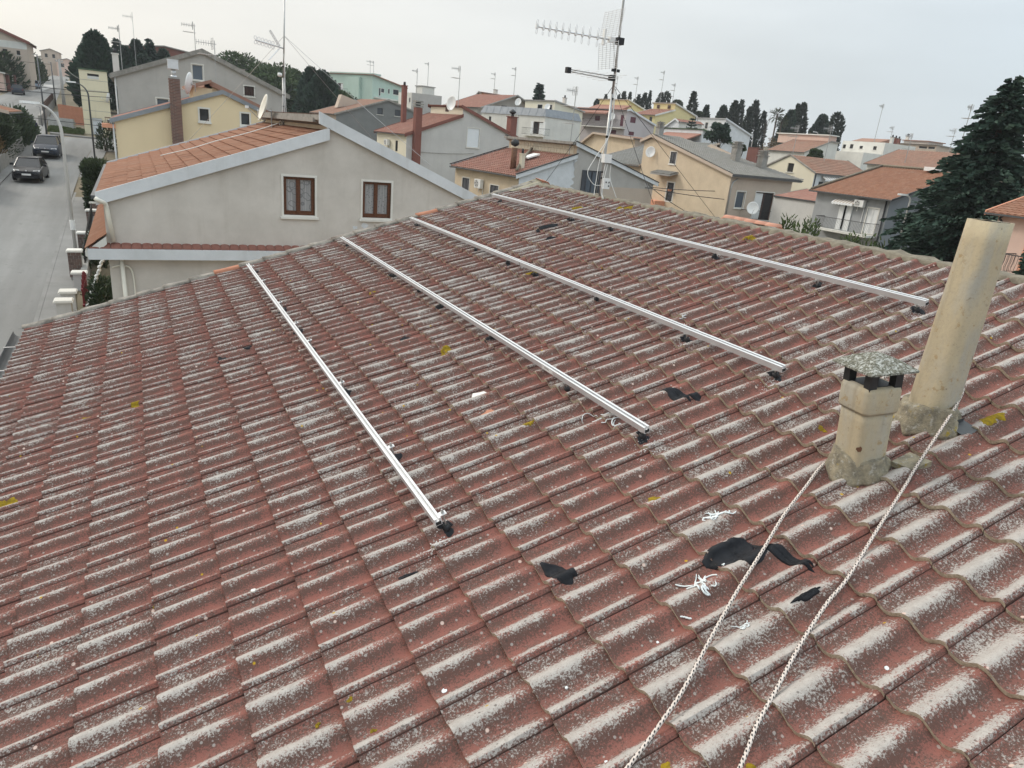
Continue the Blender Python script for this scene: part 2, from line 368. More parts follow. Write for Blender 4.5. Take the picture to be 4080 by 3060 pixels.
# ------------------------------------------------------------------ terrain
def road_z(y):
    y = max(-60., min(y, 235.)); return -3.25 + (.0605 if y > 53 else .08) * (y - 53)
def gz(x, y):
    z = road_z(y)
    dip = math.exp(-((x - 34) / 17) ** 2) * max(0., min(1., (115 - y) / 60)) * max(0., min(1., (x - 2) / 10))
    return z - 2.6 * dip + .015 * max(0., min(x, 300) - 50)
def ground():
    xs = [-3000, -900, -400, -200, -120, -70, -40, -25] + list(range(-20, 161, 5)) + [190, 250, 350, 600, 1200, 3000]
    ys = [-3000, -900, -300, -120, -60, -30] + list(range(-20, 261, 5)) + [300, 380, 500, 800, 1500, 4000]
    b = MB(); n = len(xs)
    b.add([(x, y, gz(x, y) - .03) for y in ys for x in xs], [(j * n + i, j * n + i + 1, (j + 1) * n + i + 1, (j + 1) * n + i) for j in range(len(ys) - 1) for i in range(n - 1)])
    tag(b.build('ground', 'soil', smooth=True), kind='structure')
ground()
def strip(name, mat, pts, dz, kind='structure'):      # pts: (y, xl, xr)
    b = MB(); vs = []
    for (y, xl, xr) in pts: vs += [(xl, y, road_z(y) + dz), ((xl + xr) / 2, y, road_z(y) + dz), (xr, y, road_z(y) + dz)]
    fs = []
    for i in range(len(pts) - 1):
        for k in (0, 1): a = i * 3 + k; fs.append((a, a + 1, a + 4, a + 3))
    b.add(vs, fs); return tag(b.build(name, mat), kind=kind)
strip('road', 'asphalt', [(-60, -10.4, -4.6), (0, -10.4, -4.6), (30, -10.4, -4.5), (53, -10.3, -4.5), (66, -10.4, -4.5), (73, -13, -4.3), (76, -16, 8), (80, -17, 24), (82.5, -17, 24), (83, -17, -8.5), (95, -17.5, -9.3), (104, -18, -9.8), (125, -18.2, -10.6), (178, -18.4, -13.0), (235, -18.6, -14.5), (300, -24, -19)], .012)
def kerb(name, pts, h=.13, w=.14, inner=1.2, side=1):
    b = MB(); k = MB()
    for i in range(len(pts) - 1):
        (x0, y0), (x1, y1) = pts[i], pts[i + 1]
        d = Vector((x1 - x0, y1 - y0, 0)).normalized(); nrm = Vector((d.y, -d.x, 0)) * side
        P = lambda x, y, o, z: (x + nrm.x * o, y + nrm.y * o, road_z(y) + z)
        k.add([P(x0, y0, 0, -.1), P(x0, y0, w, -.1), P(x1, y1, w, -.1), P(x1, y1, 0, -.1), P(x0, y0, 0, h), P(x0, y0, w, h), P(x1, y1, w, h), P(x1, y1, 0, h)],
              [(0, 1, 5, 4), (1, 2, 6, 5), (2, 3, 7, 6), (3, 0, 4, 7), (4, 5, 6, 7)])
        b.add([P(x0, y0, w, h - .01), P(x0, y0, w + inner, h - .01), P(x1, y1, w + inner, h - .01), P(x1, y1, w, h - .01)], [(0, 1, 2, 3)])
    p = tag(b.build(name, 'pave'), kind='structure')
    tag(k.build('kerb', 'pave'), kind='structure')
kerb('pavement', [(-4.5, -30), (-4.5, 20), (-4.5, 45), (-4.45, 66), (-4.2, 74)], h=.035, inner=1.0, side=1)
kerb('pavement', [(-8.4, 66), (-8.45, 53), (-8.5, 20), (-8.5, -30)], h=.10, inner=.45, side=1)
kerb('pavement', [(6, 83.5), (-5.0, 83.4), (-8.2, 84.6), (-9.0, 93), (-10.0, 112)], inner=.9, side=1)
# ------------------------------------------------------------------ the near house and its tiled roof
TH = R(16.951); CT, ST = math.cos(TH), math.sin(TH); CW, CL = .30, .34584
def RP(s, a, h=0.): return Vector((s * CT - h * ST, a, s * ST + h * CT))      # roof-plane metres to world
S_EAVE, S_RIDGE, A_VERGE = -2.41, 5.33, 8.22
HB = (1.4, 0., road_z(0))
near = thing('house', 'near house under a big lichen-spotted red tile roof that fills the foreground', 'house', HB)
NEG = sub((0, 0, 0), HB)
def tprof(v):
    K = [(0., .005), (.06, -.003), (.13, -.010), (.21, -.005), (.29, .014), (.36, .030), (.42, .035), (.48, .029), (.55, .012), (.63, -.006), (.70, -.012), (.77, -.007), (.83, .009), (.88, .023), (.93, .030), (.97, .025), (1., .012)]
    for (a, x), (b, y) in zip(K, K[1:]):
        if v <= b:
            t = (v - a) / (b - a); t = t * t * (3 - 2 * t) if False else t
            return x + (y - x) * t
    return K[-1][1]
def tlich(v):
    g = lambda m, w: math.exp(-((v - m) / w) ** 2)
    return min(1., .98 * g(.355, .135) + 1.0 * g(.885, .085) + .26 * g(.04, .08) + .10)
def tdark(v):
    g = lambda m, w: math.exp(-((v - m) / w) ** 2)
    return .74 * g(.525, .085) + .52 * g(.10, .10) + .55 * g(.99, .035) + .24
STEP, H0 = .023, -.014
def tile_h(s, a):
    u = s / CL; fr = u - math.floor(u); v = -a / CW - .07; return tprof(v - math.floor(v)) + STEP * (1 - fr) + H0
def tile_mb(b, seed, ox=0., oa=0., tr=None, seg=20, dh=0., skew=0.):
    """one tile in roof-plane coords, lower joint corner at (ox, oa); runs upslope and towards the viewer"""
    rnd = random.Random(seed); tr = rnd.random() if tr is None else tr
    chip = [rnd.uniform(-.002, .0015) for _ in range(seg + 1)]
    rows = [(0., 1., 0), (.12, 1., 0), (.62, .92, 0), (.86, .45, 0), (1.10, .0, 0)]
    vs = []; li = []; ed = []; dk = []
    for ri, (fr, lw, _) in enumerate(rows):
        for k in range(seg + 1):
            v = k / seg; h = tprof(v) + STEP * (1 - fr) + H0 + dh + skew * (v - .5)
            x = ox + fr * CL + (chip[k] if ri == 0 else 0)
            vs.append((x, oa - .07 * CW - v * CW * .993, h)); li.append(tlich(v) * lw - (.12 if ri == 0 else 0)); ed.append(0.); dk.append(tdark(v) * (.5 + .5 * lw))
    n = seg + 1; fs = [(r * n + k, r * n + k + 1, (r + 1) * n + k + 1, (r + 1) * n + k) for r in range(len(rows) - 1) for k in range(seg)]
    o = len(vs)
    for k in range(n): vs.append(vs[k]); li.append(0); ed.append(1.); dk.append(0.)                   # cut front edge
    for k in range(n):
        x, y, z = vs[k]; vs.append((x + .003, y, z - .023)); li.append(0); ed.append(1.); dk.append(.3)
    fs += [(o + k + 1, o + k, o + n + k, o + n + k + 1) for k in range(seg)]
    # joint side face towards the viewer
    o2 = len(vs)
    for r in range(len(rows)):
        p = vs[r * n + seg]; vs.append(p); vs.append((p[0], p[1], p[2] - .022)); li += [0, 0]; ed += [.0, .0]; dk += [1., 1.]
    fs += [(o2 + 2 * r, o2 + 2 * r + 1, o2 + 2 * r + 3, o2 + 2 * r + 2) for r in range(len(rows) - 1)]
    b.add(vs, fs, lich=li, edge=ed, dk=dk, tr=tr)
CRI = CR.transposed()
def view(P):
    q = CRI @ (Vector(P) - CAM)
    return (q.x / -q.z, q.y / -q.z, -q.z) if q.z < 0 else (9, 9, -q.z)
I0, I1, J0, J1 = -7, 15, -28, 14
cells = []
for i in range(I0, I1):
    for j in range(J0, J1):
        P = RP((i + .5) * CL, -(j + .5) * CW)
        x, y, d = view(P)
        vis = abs(x) < .746 + .12 / max(d, .5) and abs(y) < .56 + .12 / max(d, .5) and d > .2
        cells.append(((P - CAM).length if vis else 1e6 + (P - CAM).length, i, j))
cells.sort()
tile_meshes = []
for k in range(18):
    b = MB(); tile_mb(b, 1000 + k, tr=(k + .5) / 18, skew=random.uniform(-.003, .003)); tile_meshes.append(b.mesh('tile', 'tile', True))
for me in tile_meshes: me.set_sharp_from_angle(angle=R(50))
rot_roof = Matrix.Rotation(-TH, 3, 'Y')
rnd = random.Random(3)
for d, i, j in cells[:300]:
    o = link('tile', tile_meshes[rnd.randrange(18)], near)
    P = RP(i * CL + rnd.uniform(-.0025, .0025), -j * CW + rnd.uniform(-.001, .001), rnd.uniform(-.0015, .0025))
    m = Matrix.Translation(P - Vector(HB)) @ (rot_roof @ Matrix.Rotation(rnd.uniform(-.005, .005), 3, 'Z')).to_4x4()
    o.matrix_local = m
b = MB()
for d, i, j in cells[300:]:
    tile_mb(b, i * 991 + j * 7, i * CL + rnd.uniform(-.0025, .0025), -j * CW + rnd.uniform(-.001, .001), seg=17, dh=rnd.uniform(-.0015, .0025), skew=rnd.uniform(-.003, .003))
b.tf(lambda p: RP(*p))
o = b.build('tile_field', 'tile', near, True, NEG, fixn=False); o.data.set_sharp_from_angle(angle=R(50)); tag(o, kind='stuff')
# deck under the tiles, the far slope, walls
AV0 = -14 * CW
def prism(b, poly, y0, y1):
    n = len(poly); vs = [(x, y0, z) for x, z in poly] + [(x, y1, z) for x, z in poly]
    b.add(vs, [tuple(range(n)), tuple(range(2 * n - 1, n - 1, -1))] + [(i, (i + 1) % n, n + (i + 1) % n, n + i) for i in range(n)])
xr, zr = S_RIDGE * CT, S_RIDGE * ST
b = MB(); e0 = RP(S_EAVE + .06, 0, -.05); r0 = RP(S_RIDGE, 0, -.05)
prism(b, [(e0.x, e0.z), (r0.x, r0.z), (xr + 7.2, -.75), (xr + 7.2, -.95), (r0.x, r0.z - .2), (e0.x, e0.z - .2)], AV0, A_VERGE)
b.build('roof_deck', 'salmon', near, loc=NEG)
b = MB(); prism(b, [(-1.9, HB[2] - .3), (xr + 6.8, HB[2] - .3), (xr + 6.8, -1.0), (xr, zr - .35), (-1.9, -.95)], AV0 + .3, A_VERGE - .25)
b.build('wall', 'beige', near, loc=NEG)
# east slope tiles (simple sheet, seen only over the ridge)
b = MB()
for k in range(19):
    for j in range(-28, 14):
        x0 = xr + .1 + k * .346 * .97; z0 = zr - .02 - (x0 - xr) * .325
        vs = []
        for q in range(7):
            v = q / 6; h = tprof(v)
            vs.append((x0, -j * CW - v * CW, z0 + h)); 
        for q in range(7):
            v = q / 6; h = tprof(v); vs.append((x0 + .36, -j * CW - v * CW, z0 + h - .36 * .325 + .02))
        b.add(vs, [(q, q + 1, q + 8, q + 7) for q in range(6)], tr=rnd.random(), lich=.4, edge=0., dk=.3)
tag(b.build('rear_tile_field', 'tile', near, True, NEG, fixn=False), kind='stuff')
# verge: half-round caps bedded in mortar, one per course
for i in range(I0, I1 + 1):
    s0 = i * CL - .02; L = min(.40, S_RIDGE - s0 + .05)
    if L < .1: continue
    rr = random.Random(i + 50); b = MB(); rings = []
    for q in range(5):
        t = q / 4; w = .070 - .006 * t; ring = []
        for k in range(9):
            a = math.pi * k / 8; jit = rr.uniform(-.007, .007)
            ring.append((s0 + t * L, A_VERGE - .02 - math.cos(a) * (w + jit), max(-.03, .012 + STEP * (1 - t) * .8 + math.sin(a) * (.036 + jit))))
        rings.append(ring)
    n = 9; vs = [v for r_ in rings for v in r_]; fs = [(r_ * n + k, r_ * n + k + 1, (r_ + 1) * n + k + 1, (r_ + 1) * n + k) for r_ in range(4) for k in range(8)] + [tuple(range(8, -1, -1))]
    b.add(vs, fs).tf(lambda p: RP(*p))
    b.build('verge_tile', 'vergem' if rr.random() < .8 else 'clay', near, True, NEG)
b = MB(); rr = random.Random(9); b.add([RP(s, A_VERGE + .07 + dy, h) for s in (S_EAVE, S_RIDGE + .02) for dy, h in ((0, .02), (.035, .02), (.035, -.26), (0, -.26))], [(0, 1, 5, 4), (1, 2, 6, 5), (2, 3, 7, 6), (3, 0, 4, 7), (0, 3, 2, 1), (4, 5, 6, 7)])
b.build('verge_board', 'salmon', near, loc=NEG)
# ridge: rough mortar bed under old ridge tiles
b = MB(); rings = []; ny = 150
for q in range(ny + 1):
    a = AV0 + (A_VERGE - .25 - AV0) * q / ny; ring = []
    wob = .5 * math.sin(a * 9.1) + .5 * math.sin(a * 23.7 + 1)
    for k in range(9):
        t = math.pi * k / 8; r_ = rr.uniform(.9, 1.1)
        ring.append((xr - .02 - math.cos(t) * (.13 + .035 * wob) * r_, a, zr - .062 + (.030 if 0 < k < 8 else 0) + math.sin(t) * (.026 + .012 * wob) * r_ * rr.uniform(.7, 1.3)))
    rings.append(ring)
vs = [v for r_ in rings for v in r_]
b.add(vs, [(q * 9 + k, q * 9 + k + 1, (q + 1) * 9 + k + 1, (q + 1) * 9 + k) for q in range(ny) for k in range(8)])
b.build('ridge_mortar', 'mortar', near, True, NEG)
for q in range(0):
    a0 = A_VERGE - .35 - q * .42; b = MB(); rings = []
    for e in (0, 1):
        rings.append([(xr + .07 + math.cos(math.pi * k / 8) * (.105 - .012 * e), a0 - .42 * e - (0 if e else .03), zr - .06 + .004 * (1 - e) + math.sin(math.pi * k / 8) * .075) for k in range(9)])
    b.add([v for r_ in rings for v in r_], [(k, k + 1, 10 + k, 9 + k) for k in range(8)] + [tuple(range(9))]); b.build('ridge_tile', 'clay' if q % 4 else 'mortar', near, True, NEG)
# apex: broken terracotta end piece over mossy mortar
b = MB(); b.add([(xr - .62, A_VERGE + .06, zr - .16), (xr + .10, A_VERGE + .06, zr + .04), (xr + .24, A_VERGE + .02, zr - .10), (xr - .60, A_VERGE - .20, zr - .15), (xr + .06, A_VERGE - .22, zr + .015), (xr + .2, A_VERGE - .24, zr - .13), (xr - .05, A_VERGE + .05, zr + .055), (xr + .0, A_VERGE - .15, zr + .05)],
    [(0, 6, 7, 3), (6, 1, 4, 7), (1, 2, 5, 4), (0, 2, 1, 6), (3, 7, 4, 5)]); b.build('ridge_end', 'moss', near, False, NEG)
b = MB(); b.add([(xr - .08, A_VERGE - .17, zr + .06), (xr + .06, A_VERGE - .23, zr + .03), (xr + .20, A_VERGE - .25, zr - .12), (xr + .05, A_VERGE - .24, zr - .06), (xr - .04, A_VERGE + .07, zr + .075), (xr + .12, A_VERGE + .07, zr + .05), (xr + .26, A_VERGE + .03, zr - .10), (xr + .1, A_VERGE + .05, zr - .05)],
    [(0, 1, 5, 4), (1, 2, 6, 5), (0, 3, 2, 1), (4, 5, 6, 7), (2, 3, 7, 6), (3, 0, 4, 7)]); b.build('ridge_end_cap', 'clay', near, False, NEG)
# gutter along the eave
b = MB(); g0 = RP(S_EAVE, 0, -.03); prof = [(.09 * math.cos(t), .085 * math.sin(t)) for t in [math.pi + math.pi * k / 8 for k in range(9)]]
outer = [(g0.x - .085 + x, g0.z - .01 + z) for x, z in prof]; inner = [(g0.x - .085 + x * .93, g0.z - .01 + z * .93) for x, z in prof][::-1]
loop = outer + inner; prism(b, loop, AV0, A_VERGE + .05); b.build('gutter', 'gutter', near, True, NEG)
b = MB()
for k in range(14): b.box(g0.x - .18, g0.x + .02, AV0 + k * .9, AV0 + k * .9 + .03, g0.z - .004, g0.z + .002)
b.build('gutter_strap', 'steel', near, loc=NEG)
# yellow lichen growing on the tiles and bitumen repairs, both following the tile surface
def patch(s, a, rs, ra, seed, lift, rag=.35, rot=0., n=30, rings=9):
    rr = random.Random(seed); ph = [rr.uniform(0, 6.28) for _ in range(5)]; b = MB(); vs = [(s, a, tile_h(s, a) + lift)]; fs = []
    for q in range(1, rings + 1):
        for k in range(n):
            t = 2 * math.pi * k / n; m = 1 + rag * (.5 * math.sin(2 * t + ph[0]) + .35 * math.sin(3 * t + ph[1]) + .22 * math.sin(7 * t + ph[2]) + .10 * math.sin(11 * t + ph[3]))
            u, w = math.cos(t) * rs * m * q / rings, math.sin(t) * ra * m * q / rings
            ss, aa = s + u * math.cos(rot) - w * math.sin(rot), a + u * math.sin(rot) + w * math.cos(rot)
            vs.append((ss, aa, tile_h(ss, aa) + (lift * rr.uniform(.75, 1.45) if q < rings - 1 else lift * .6 if q < rings else -.001)))
    for k in range(n): fs.append((0, 1 + k, 1 + (k + 1) % n))
    for q in range(rings - 1):
        for k in range(n): fs.append((1 + q * n + k, 1 + (q + 1) * n + k, 1 + (q + 1) * n + (k + 1) % n, 1 + q * n + (k + 1) % n))
    b.add(vs, fs); return b.tf(lambda p: RP(*p))
for k, (s, a, r_) in enumerate([(1.46, .20, .036), (.57, -.99, .03), (.80, -1.16, .03), (3.27, -.43, .06), (-1.98, 3.09, .045), (1.41, 2.95, .055), (-1.11, 4.18, .04), (-1.49, 4.25, .05), (1.34, 1.36, .03), (4.67, 5.98, .07), (4.99, 5.30, .08), (1.88, 3.04, .03), (1.39, 5.15, .05), (2.87, 4.06, .05), (-.30, -.04, .012), (-.45, -.06, .010), (-.26, -.23, .011), (4.9, 3.0, .06), (5.05, 4.1, .07), (2.6, .1, .02)]):
    patch(s, a, r_ * 1.1, r_, k, .004, .6).build('yellow_lichen', 'ylichen', near, True, NEG)
for k, (s, a, rs, ra, rot, lab) in enumerate([
        (1.50, -.36, .115, .105, .0, 'largest black bitumen repair patch, under the rope'), (1.66, -.50, .030, .155, .25, 'black bitumen run along a tile edge beside the largest patch'), (1.53, -.745, .085, .015, .02, 'thin black bitumen smear below the two ropes'),
        (.78, .04, .060, .085, .9, 'black bitumen patch in front of the second rail'), (2.29, .98, .05, .15, .3, 'black bitumen patch between second and third rail ends'), (3.92, 5.53, .14, .035, .0, 'black bitumen stripe between third and fourth rail'),
        (3.70, 5.06, .10, .03, .0, 'faint black bitumen stripe just below the stripe between the upper rails'), (-.31, 4.57, .06, .06, .3, 'black bitumen spot left of the first rail, lower of two'), (-.06, 4.67, .05, .04, .0, 'black bitumen spot left of the first rail, upper of two'), (1.21, 3.54, .06, .04, .2, 'small black bitumen smear between first and second rail'), (.16, .52, .05, .02, .1, 'little dark chip mark near the lower end of the first rail')]):
    tag(patch(s, a, rs, ra, 40 + k, .008, .45, rot, 40, 12).build('bitumen_patch', 'bitumen', None, True), lab, 'sealant patch')
# ------------------------------------------------------------------ mounting rails
NAMES = ['first (leftmost and lowest)', 'second from the left', 'third from the left', 'fourth (uppermost, nearest the ridge)']
BOLTS = [7.62, 6.68, 5.52, 4.64, 4.02, 2.84, 1.60, .72]
for ri, s0 in enumerate((.425, 1.79, 2.885, 4.295)):
    a0, a1 = (.70, .67, .65, .65)[ri], 7.86; hc = .068
    rt = thing('mounting_rail', 'long aluminium solar rail bolted to the tiles, ' + NAMES[ri] + ' of four', 'rail', RP(s0, a0, .02), group='aluminium rails across the roof')
    nl = sub((0, 0, 0), rt.location)
    sec = [(-.02, 0), (.02, 0), (.02, .042), (.007, .042), (.007, .030), (.013, .030), (.013, .024), (-.013, .024), (-.013, .030), (-.007, .030), (-.007, .042), (-.02, .042)]
    b = MB(); rings = [[(s0 + x, a, hc + z) for x, z in sec] for a in (a0, a1)]
    b.loft(rings).tf(lambda p: RP(*p)); b.build('rail_profile', 'alu', rt, loc=nl)
    b = MB(); b.loft([[(s0 + x * .78, a, hc + .004 + z) for x, z in ((-.02, 0), (.02, 0), (.02, .020), (-.02, .020))] for a in (a0 - .002, a0 + .001)]).tf(lambda p: RP(*p)); b.build('hollow_shade', 'dark', rt, loc=nl)  # dark plate on the solid rail end, standing in for shade inside
    if ri in (1, 2, 3):
        aj = (4.45, 4.3, 4.2)[ri - 1]; b = MB(); b.loft([[(s0 + x, a, hc + z) for x, z in ((-.0212, -.001), (.0212, -.001), (.0212, .0425), (.0205, .0425), (.0205, .0), (-.0205, .0), (-.0205, .0425), (-.0212, .0425))] for a in (aj, aj + .006)]).tf(lambda p: RP(*p)); b.build('rail_joint', 'dark', rt, loc=nl)
    if ri == 1:
        for aa, ll in ((1.75, .16), (5.55, .10)):
            b = MB(); b.add([RP(s0 - .0208, a, hc + z) for a, z in ((aa, .006), (aa + ll, .006), (aa + ll, .036), (aa, .036))], [(0, 1, 2, 3)]); b.build('sticker', 'plas', rt, loc=nl)
            b = MB()
            for q in range(12): b.add([RP(s0 - .0213, aa + ll * (.35 + q * .035) + d_, hc + z) for d_, z in ((0, .02), (ll * .015, .02), (ll * .015, .032), (0, .032))], [(0, 1, 2, 3)])
            b.build('sticker_print', 'dark', rt, loc=nl)
    for q, ab in enumerate(BOLTS):
        sb = s0 + (.040 if ri == 0 else -.004)
        th_ = tile_h(sb, ab)
        b = MB(); b.lathe([(0, .016), (.010, .016), (.011, .022), (.016, .020), (.022, .008), (.024, .0), (.024, -.012)], (0, 0, 0), 14).tf(lambda p: RP(sb + p[0], ab + p[1], th_ + p[2])); bo = b.build('sealing_washer', 'black', rt, True, nl)
        b = MB(); b.tube([(sb, ab, th_), (sb, ab, hc + (.075 if ri == 0 else .002))], .005, 8); b.lathe([(0, .012), (.0095, .012), (.0095, .0), (0, .0)], (sb, ab, hc + (.050 if ri == 0 else -.014)), 6); b.tf(lambda p: RP(*p)); b.build('hanger_bolt', 'steel', rt, False, nl)
        sg = 1
        b = MB()
        if ri: b.box(s0 - .019, s0 + .019, ab - .016, ab + .016, hc - .006, hc - .0005)
        else: b.box(min(sb - .018, s0 + sg * .0203), max(sb + .018, s0 + sg * .0203), ab - .018, ab + .018, hc + .046, hc + .050)
        if not ri: b.box(s0 + sg * .0203 - .002, s0 + sg * .0203 + .002, ab - .018, ab + .018, hc + .010, hc + .046)
        b.tf(lambda p: RP(*p)); b.build('angle_bracket', 'alu', rt, False, nl)
        if (q + ri) % 3 != 1 or q == len(BOLTS) - 1:
            o = patch(sb, ab, .045, .035, 900 + ri * 10 + q, .003, .7).build('sealant_smear', 'bitumen', rt, True, nl)
# drilling dust left on tiles around some bolts
def dust_mat():
    t = NT('drilling_dust'); p = t.n.new('ShaderNodeNewGeometry').outputs['Position']
    return t.done(t.mix(t.rng(t.noise(160, 4, vec=p), .35, .65), (.56, .55, .54), (.42, .39, .37)), .95, 0, .1)
MT['dust'] = dust_mat()
for k, (s, a) in enumerate([(.36, .62), (1.72, .62), (1.74, 2.78), (1.74, 4.60), (2.80, 2.76), (2.81, 1.55), (2.80, .66), (4.2, .66), (4.2, 1.55), (4.2, 4.0)]):
    b = MB(); rr = random.Random(k)
    for q in range(240):
        ang = rr.uniform(0, 6.28); d = abs(rr.gauss(0, .055)); ss, aa = s + d * math.cos(ang) * 1.2, a + d * math.sin(ang); w = rr.uniform(.0012, .0045); h = tile_h(ss, aa) + .0022
        b.add([(ss - w, aa - w, h), (ss + w, aa - w * .5, h), (ss + w * .6, aa + w, h), (ss - w * .8, aa + w * .8, h)], [(0, 1, 2, 3)])
    b.tf(lambda p: RP(*p)); tag(b.build('drilling_dust', 'dust', None, fixn=False), 'pale drilling dust scattered on the tiles round a rail bolt', 'dust', 'dust round the rail bolts', 'stuff')
# ------------------------------------------------------------------ flue chimneys
def rrect(hx, hy, r, n=5):
    o = []
    for cx, cy, a0 in ((hx - r, hy - r, 0), (-hx + r, hy - r, 90), (-hx + r, -hy + r, 180), (hx - r, -hy + r, 270)):
        for k in range(n + 1): a = R(a0 + 90 * k / n); o.append((cx + r * math.cos(a), cy + r * math.sin(a)))
    return o
def mound(name, parent, c, rx, ry, h, seed, mat='rmortar', yaw=0.):
    rr = random.Random(seed); b = MB(); rings = []; n = 28
    ph = [rr.uniform(0, 6.28) for _ in range(4)]
    for q in range(8):
        t = q / 7; ring = []
        for k in range(n):
            a = 2 * math.pi * k / n; m = 1 + .10 * math.sin(2 * a + ph[0]) + .08 * math.sin(5 * a + ph[1]) + .05 * math.sin(9 * a + ph[2])
            f_ = (1 - t) ** 1.6 * m + .80 * (1 - (1 - t) ** 1.6) * (1 + .3 * (m - 1))
            x, y = rx * f_ * math.cos(a), ry * f_ * math.sin(a)
            x, y = x * math.cos(yaw) - y * math.sin(yaw), x * math.sin(yaw) + y * math.cos(yaw)
            X, Y = c[0] + x, c[1] + y; zb = X * math.tan(TH) + .01
            ring.append((X, Y, (zb - .02) * (1 - t) + (max(c[2], zb) + h * (1 + .35 * math.sin(a * 2 + ph[3]))) * t + rr.uniform(-.009, .009)))
        rings.append(ring)
    b.loft(rings); return b.build(name, mat, parent, True, sub((0, 0, 0), parent.location))
bc = Vector((2.93, -.215, .93)); ch = thing('flue_chimney', 'tall open-topped ochre flue pipe with rounded corners, mortared into the tiles', 'chimney', bc)
nl = sub((0, 0, 0), bc); yw = R(-5)
def rotp(p, yaw): return (p[0] * math.cos(yaw) - p[1] * math.sin(yaw), p[0] * math.sin(yaw) + p[1] * math.cos(yaw))
b = MB(); rings = []
o_ = [rotp(p, yw) for p in rrect(.090, .090, .055)]; i_ = [rotp(p, yw) for p in rrect(.075, .075, .042)]
rr = random.Random(4)
for q in range(14):
    z = .60 + (2.0 - .60) * q / 13; tp_ = 1.22 - .22 * q / 13; rings.append([(bc.x + x * tp_ * (1 + rr.uniform(-.006, .006)), bc.y + y * tp_ * (1 + rr.uniform(-.006, .006)), z) for x, y in o_])
for z in (2.0,): rings.append([(bc.x + x, bc.y + y, z + (.0 if z < 2 else rr.uniform(-.004, .002))) for x, y in i_])
b.loft(rings, caps=False); b.build('flue_pipe', 'flue', ch, True, nl)
b = MB(); b.loft([[(bc.x + x, bc.y + y, z) for x, y in i_] for z in (1.998, 1.6, 1.2)], caps=False); b.build('dark_bore', 'dark', ch, True, nl)  # inner wall coloured dark over its whole depth
b = MB(); b.add([(bc.x + x, bc.y + y, 1.25) for x, y in i_], [tuple(range(len(i_)))]); b.build('dark_throat', 'dark', ch, loc=nl)  # dark floor closing the bore
mound('mortar_base', ch, (bc.x - .01, bc.y, bc.z), .178, .178, .07, 5)
b = MB(); b.add([RP(3.04, -.36, .03), RP(3.13, -.37, .045), RP(3.12, -.46, .03), RP(3.03, -.45, .014), RP(3.05, -.37, .07), RP(3.13, -.375, .065)], [(0, 1, 2, 3), (0, 4, 5, 1)]); b.build('flashing', 'gutter', ch, loc=nl)
sc_ = Vector((2.315, -.265, .76)); cs = thing('flue_chimney', 'short cream chimney with a lichen-covered pyramid cowl and soot-black openings', 'chimney', sc_); nl = sub((0, 0, 0), sc_)
b = MB(); yw2 = R(-13); sec = [rotp(p, yw2) for p in rrect(.094, .094, .032)]
b.loft([[(sc_.x + x, sc_.y + y, z) for x, y in sec] for z in (.55, .8, 1.0, 1.075)]); b.build('shaft', 'flue', cs, True, nl)
b = MB(); b.loft([[(sc_.x + x * k, sc_.y + y * k, z) for x, y in sec] for z, k in ((1.055, 1.02), (1.052, 1.10), (1.065, 1.14), (1.165, 1.14), (1.185, 1.08), (1.19, .80))]); b.build('collar', 'flue', cs, True, nl)
for q in range(4):
    p = rotp((.073 * (1 if q in (0, 3) else -1), .073 * (1 if q < 2 else -1)), yw2); b = MB()
    w = .021; b.loft([[(sc_.x + p[0] + rotp((x, y), yw2)[0], sc_.y + p[1] + rotp((x, y), yw2)[1], z) for x, y in ((-w, -w), (w, -w), (w, w), (-w, w))] for z in (1.17, 1.285)]); b.build('cowl_post', 'dark', cs, loc=nl)
b = MB(); b.loft([[(sc_.x + x * k, sc_.y + y * k, z) for x, y in sec] for z, k in ((1.188, .8), (1.192, .8))]); b.build('dark_throat', 'dark', cs, loc=nl)
b = MB(); cap = [rotp(p, yw2) for p in rrect(.142, .142, .016, 2)]
b.loft([[(sc_.x + x * k, sc_.y + y * k, z) for x, y in cap] for z, k in ((1.276, .75), (1.272, 1.0), (1.281, 1.0), (1.322, .52), (1.342, .18), (1.347, .02))]); b.build('cowl', 'cowl', cs, True, nl).data.set_sharp_from_angle(angle=R(40))
cs.rotation_euler = Matrix.Rotation(R(-5.5), 3, Vector((.49, .87, 0))).to_euler()
mound('mortar_base', cs, (sc_.x, sc_.y, sc_.z), .150, .150, .05, 11)
b = MB(); rr = random.Random(12)
b.add([RP(2.50, -.46, .05), RP(2.70, -.48, .06), RP(2.72, -.66, .05), RP(2.52, -.63, .045), RP(2.50, -.46, -.005), RP(2.70, -.48, .0), RP(2.72, -.66, .0), RP(2.52, -.63, .0)], [(0, 1, 2, 3), (0, 4, 5, 1), (1, 5, 6, 2), (2, 6, 7, 3), (3, 7, 4, 0)]); cc = RP(2.61, -.55, .03); b.tf(lambda p: cc + (Vector(p) - cc) * .62 + Vector((.02, .13, 0)))
rs_ = MB(); v_ = [rotp((x, y), yw2) for x, y in ((-.0905, -.0905),)]
c0 = Vector((sc_.x + v_[0][0] * .82, sc_.y + v_[0][1] * .82, .865)); rd_ = Vector((-.85, -.52, 0)); sd2 = Vector((.52, -.85, 0)); rr2 = random.Random(5)
rs_.add([c0 + rd_ * .016 + sd2 * (.013 * math.cos(t) * rr2.uniform(.4, 1.3)) + Vector((0, 0, .017 * math.sin(t) * rr2.uniform(.4, 1.3))) for t in [6.283 * k / 10 for k in range(10)]], [tuple(range(10))]); rs_.build('rust_hole', 'rust', cs, False, sub((0, 0, 0), sc_))
tag(b.build('broken_tile', 'rmortar'), 'broken lichened slab lying between the two chimneys', 'tile piece')
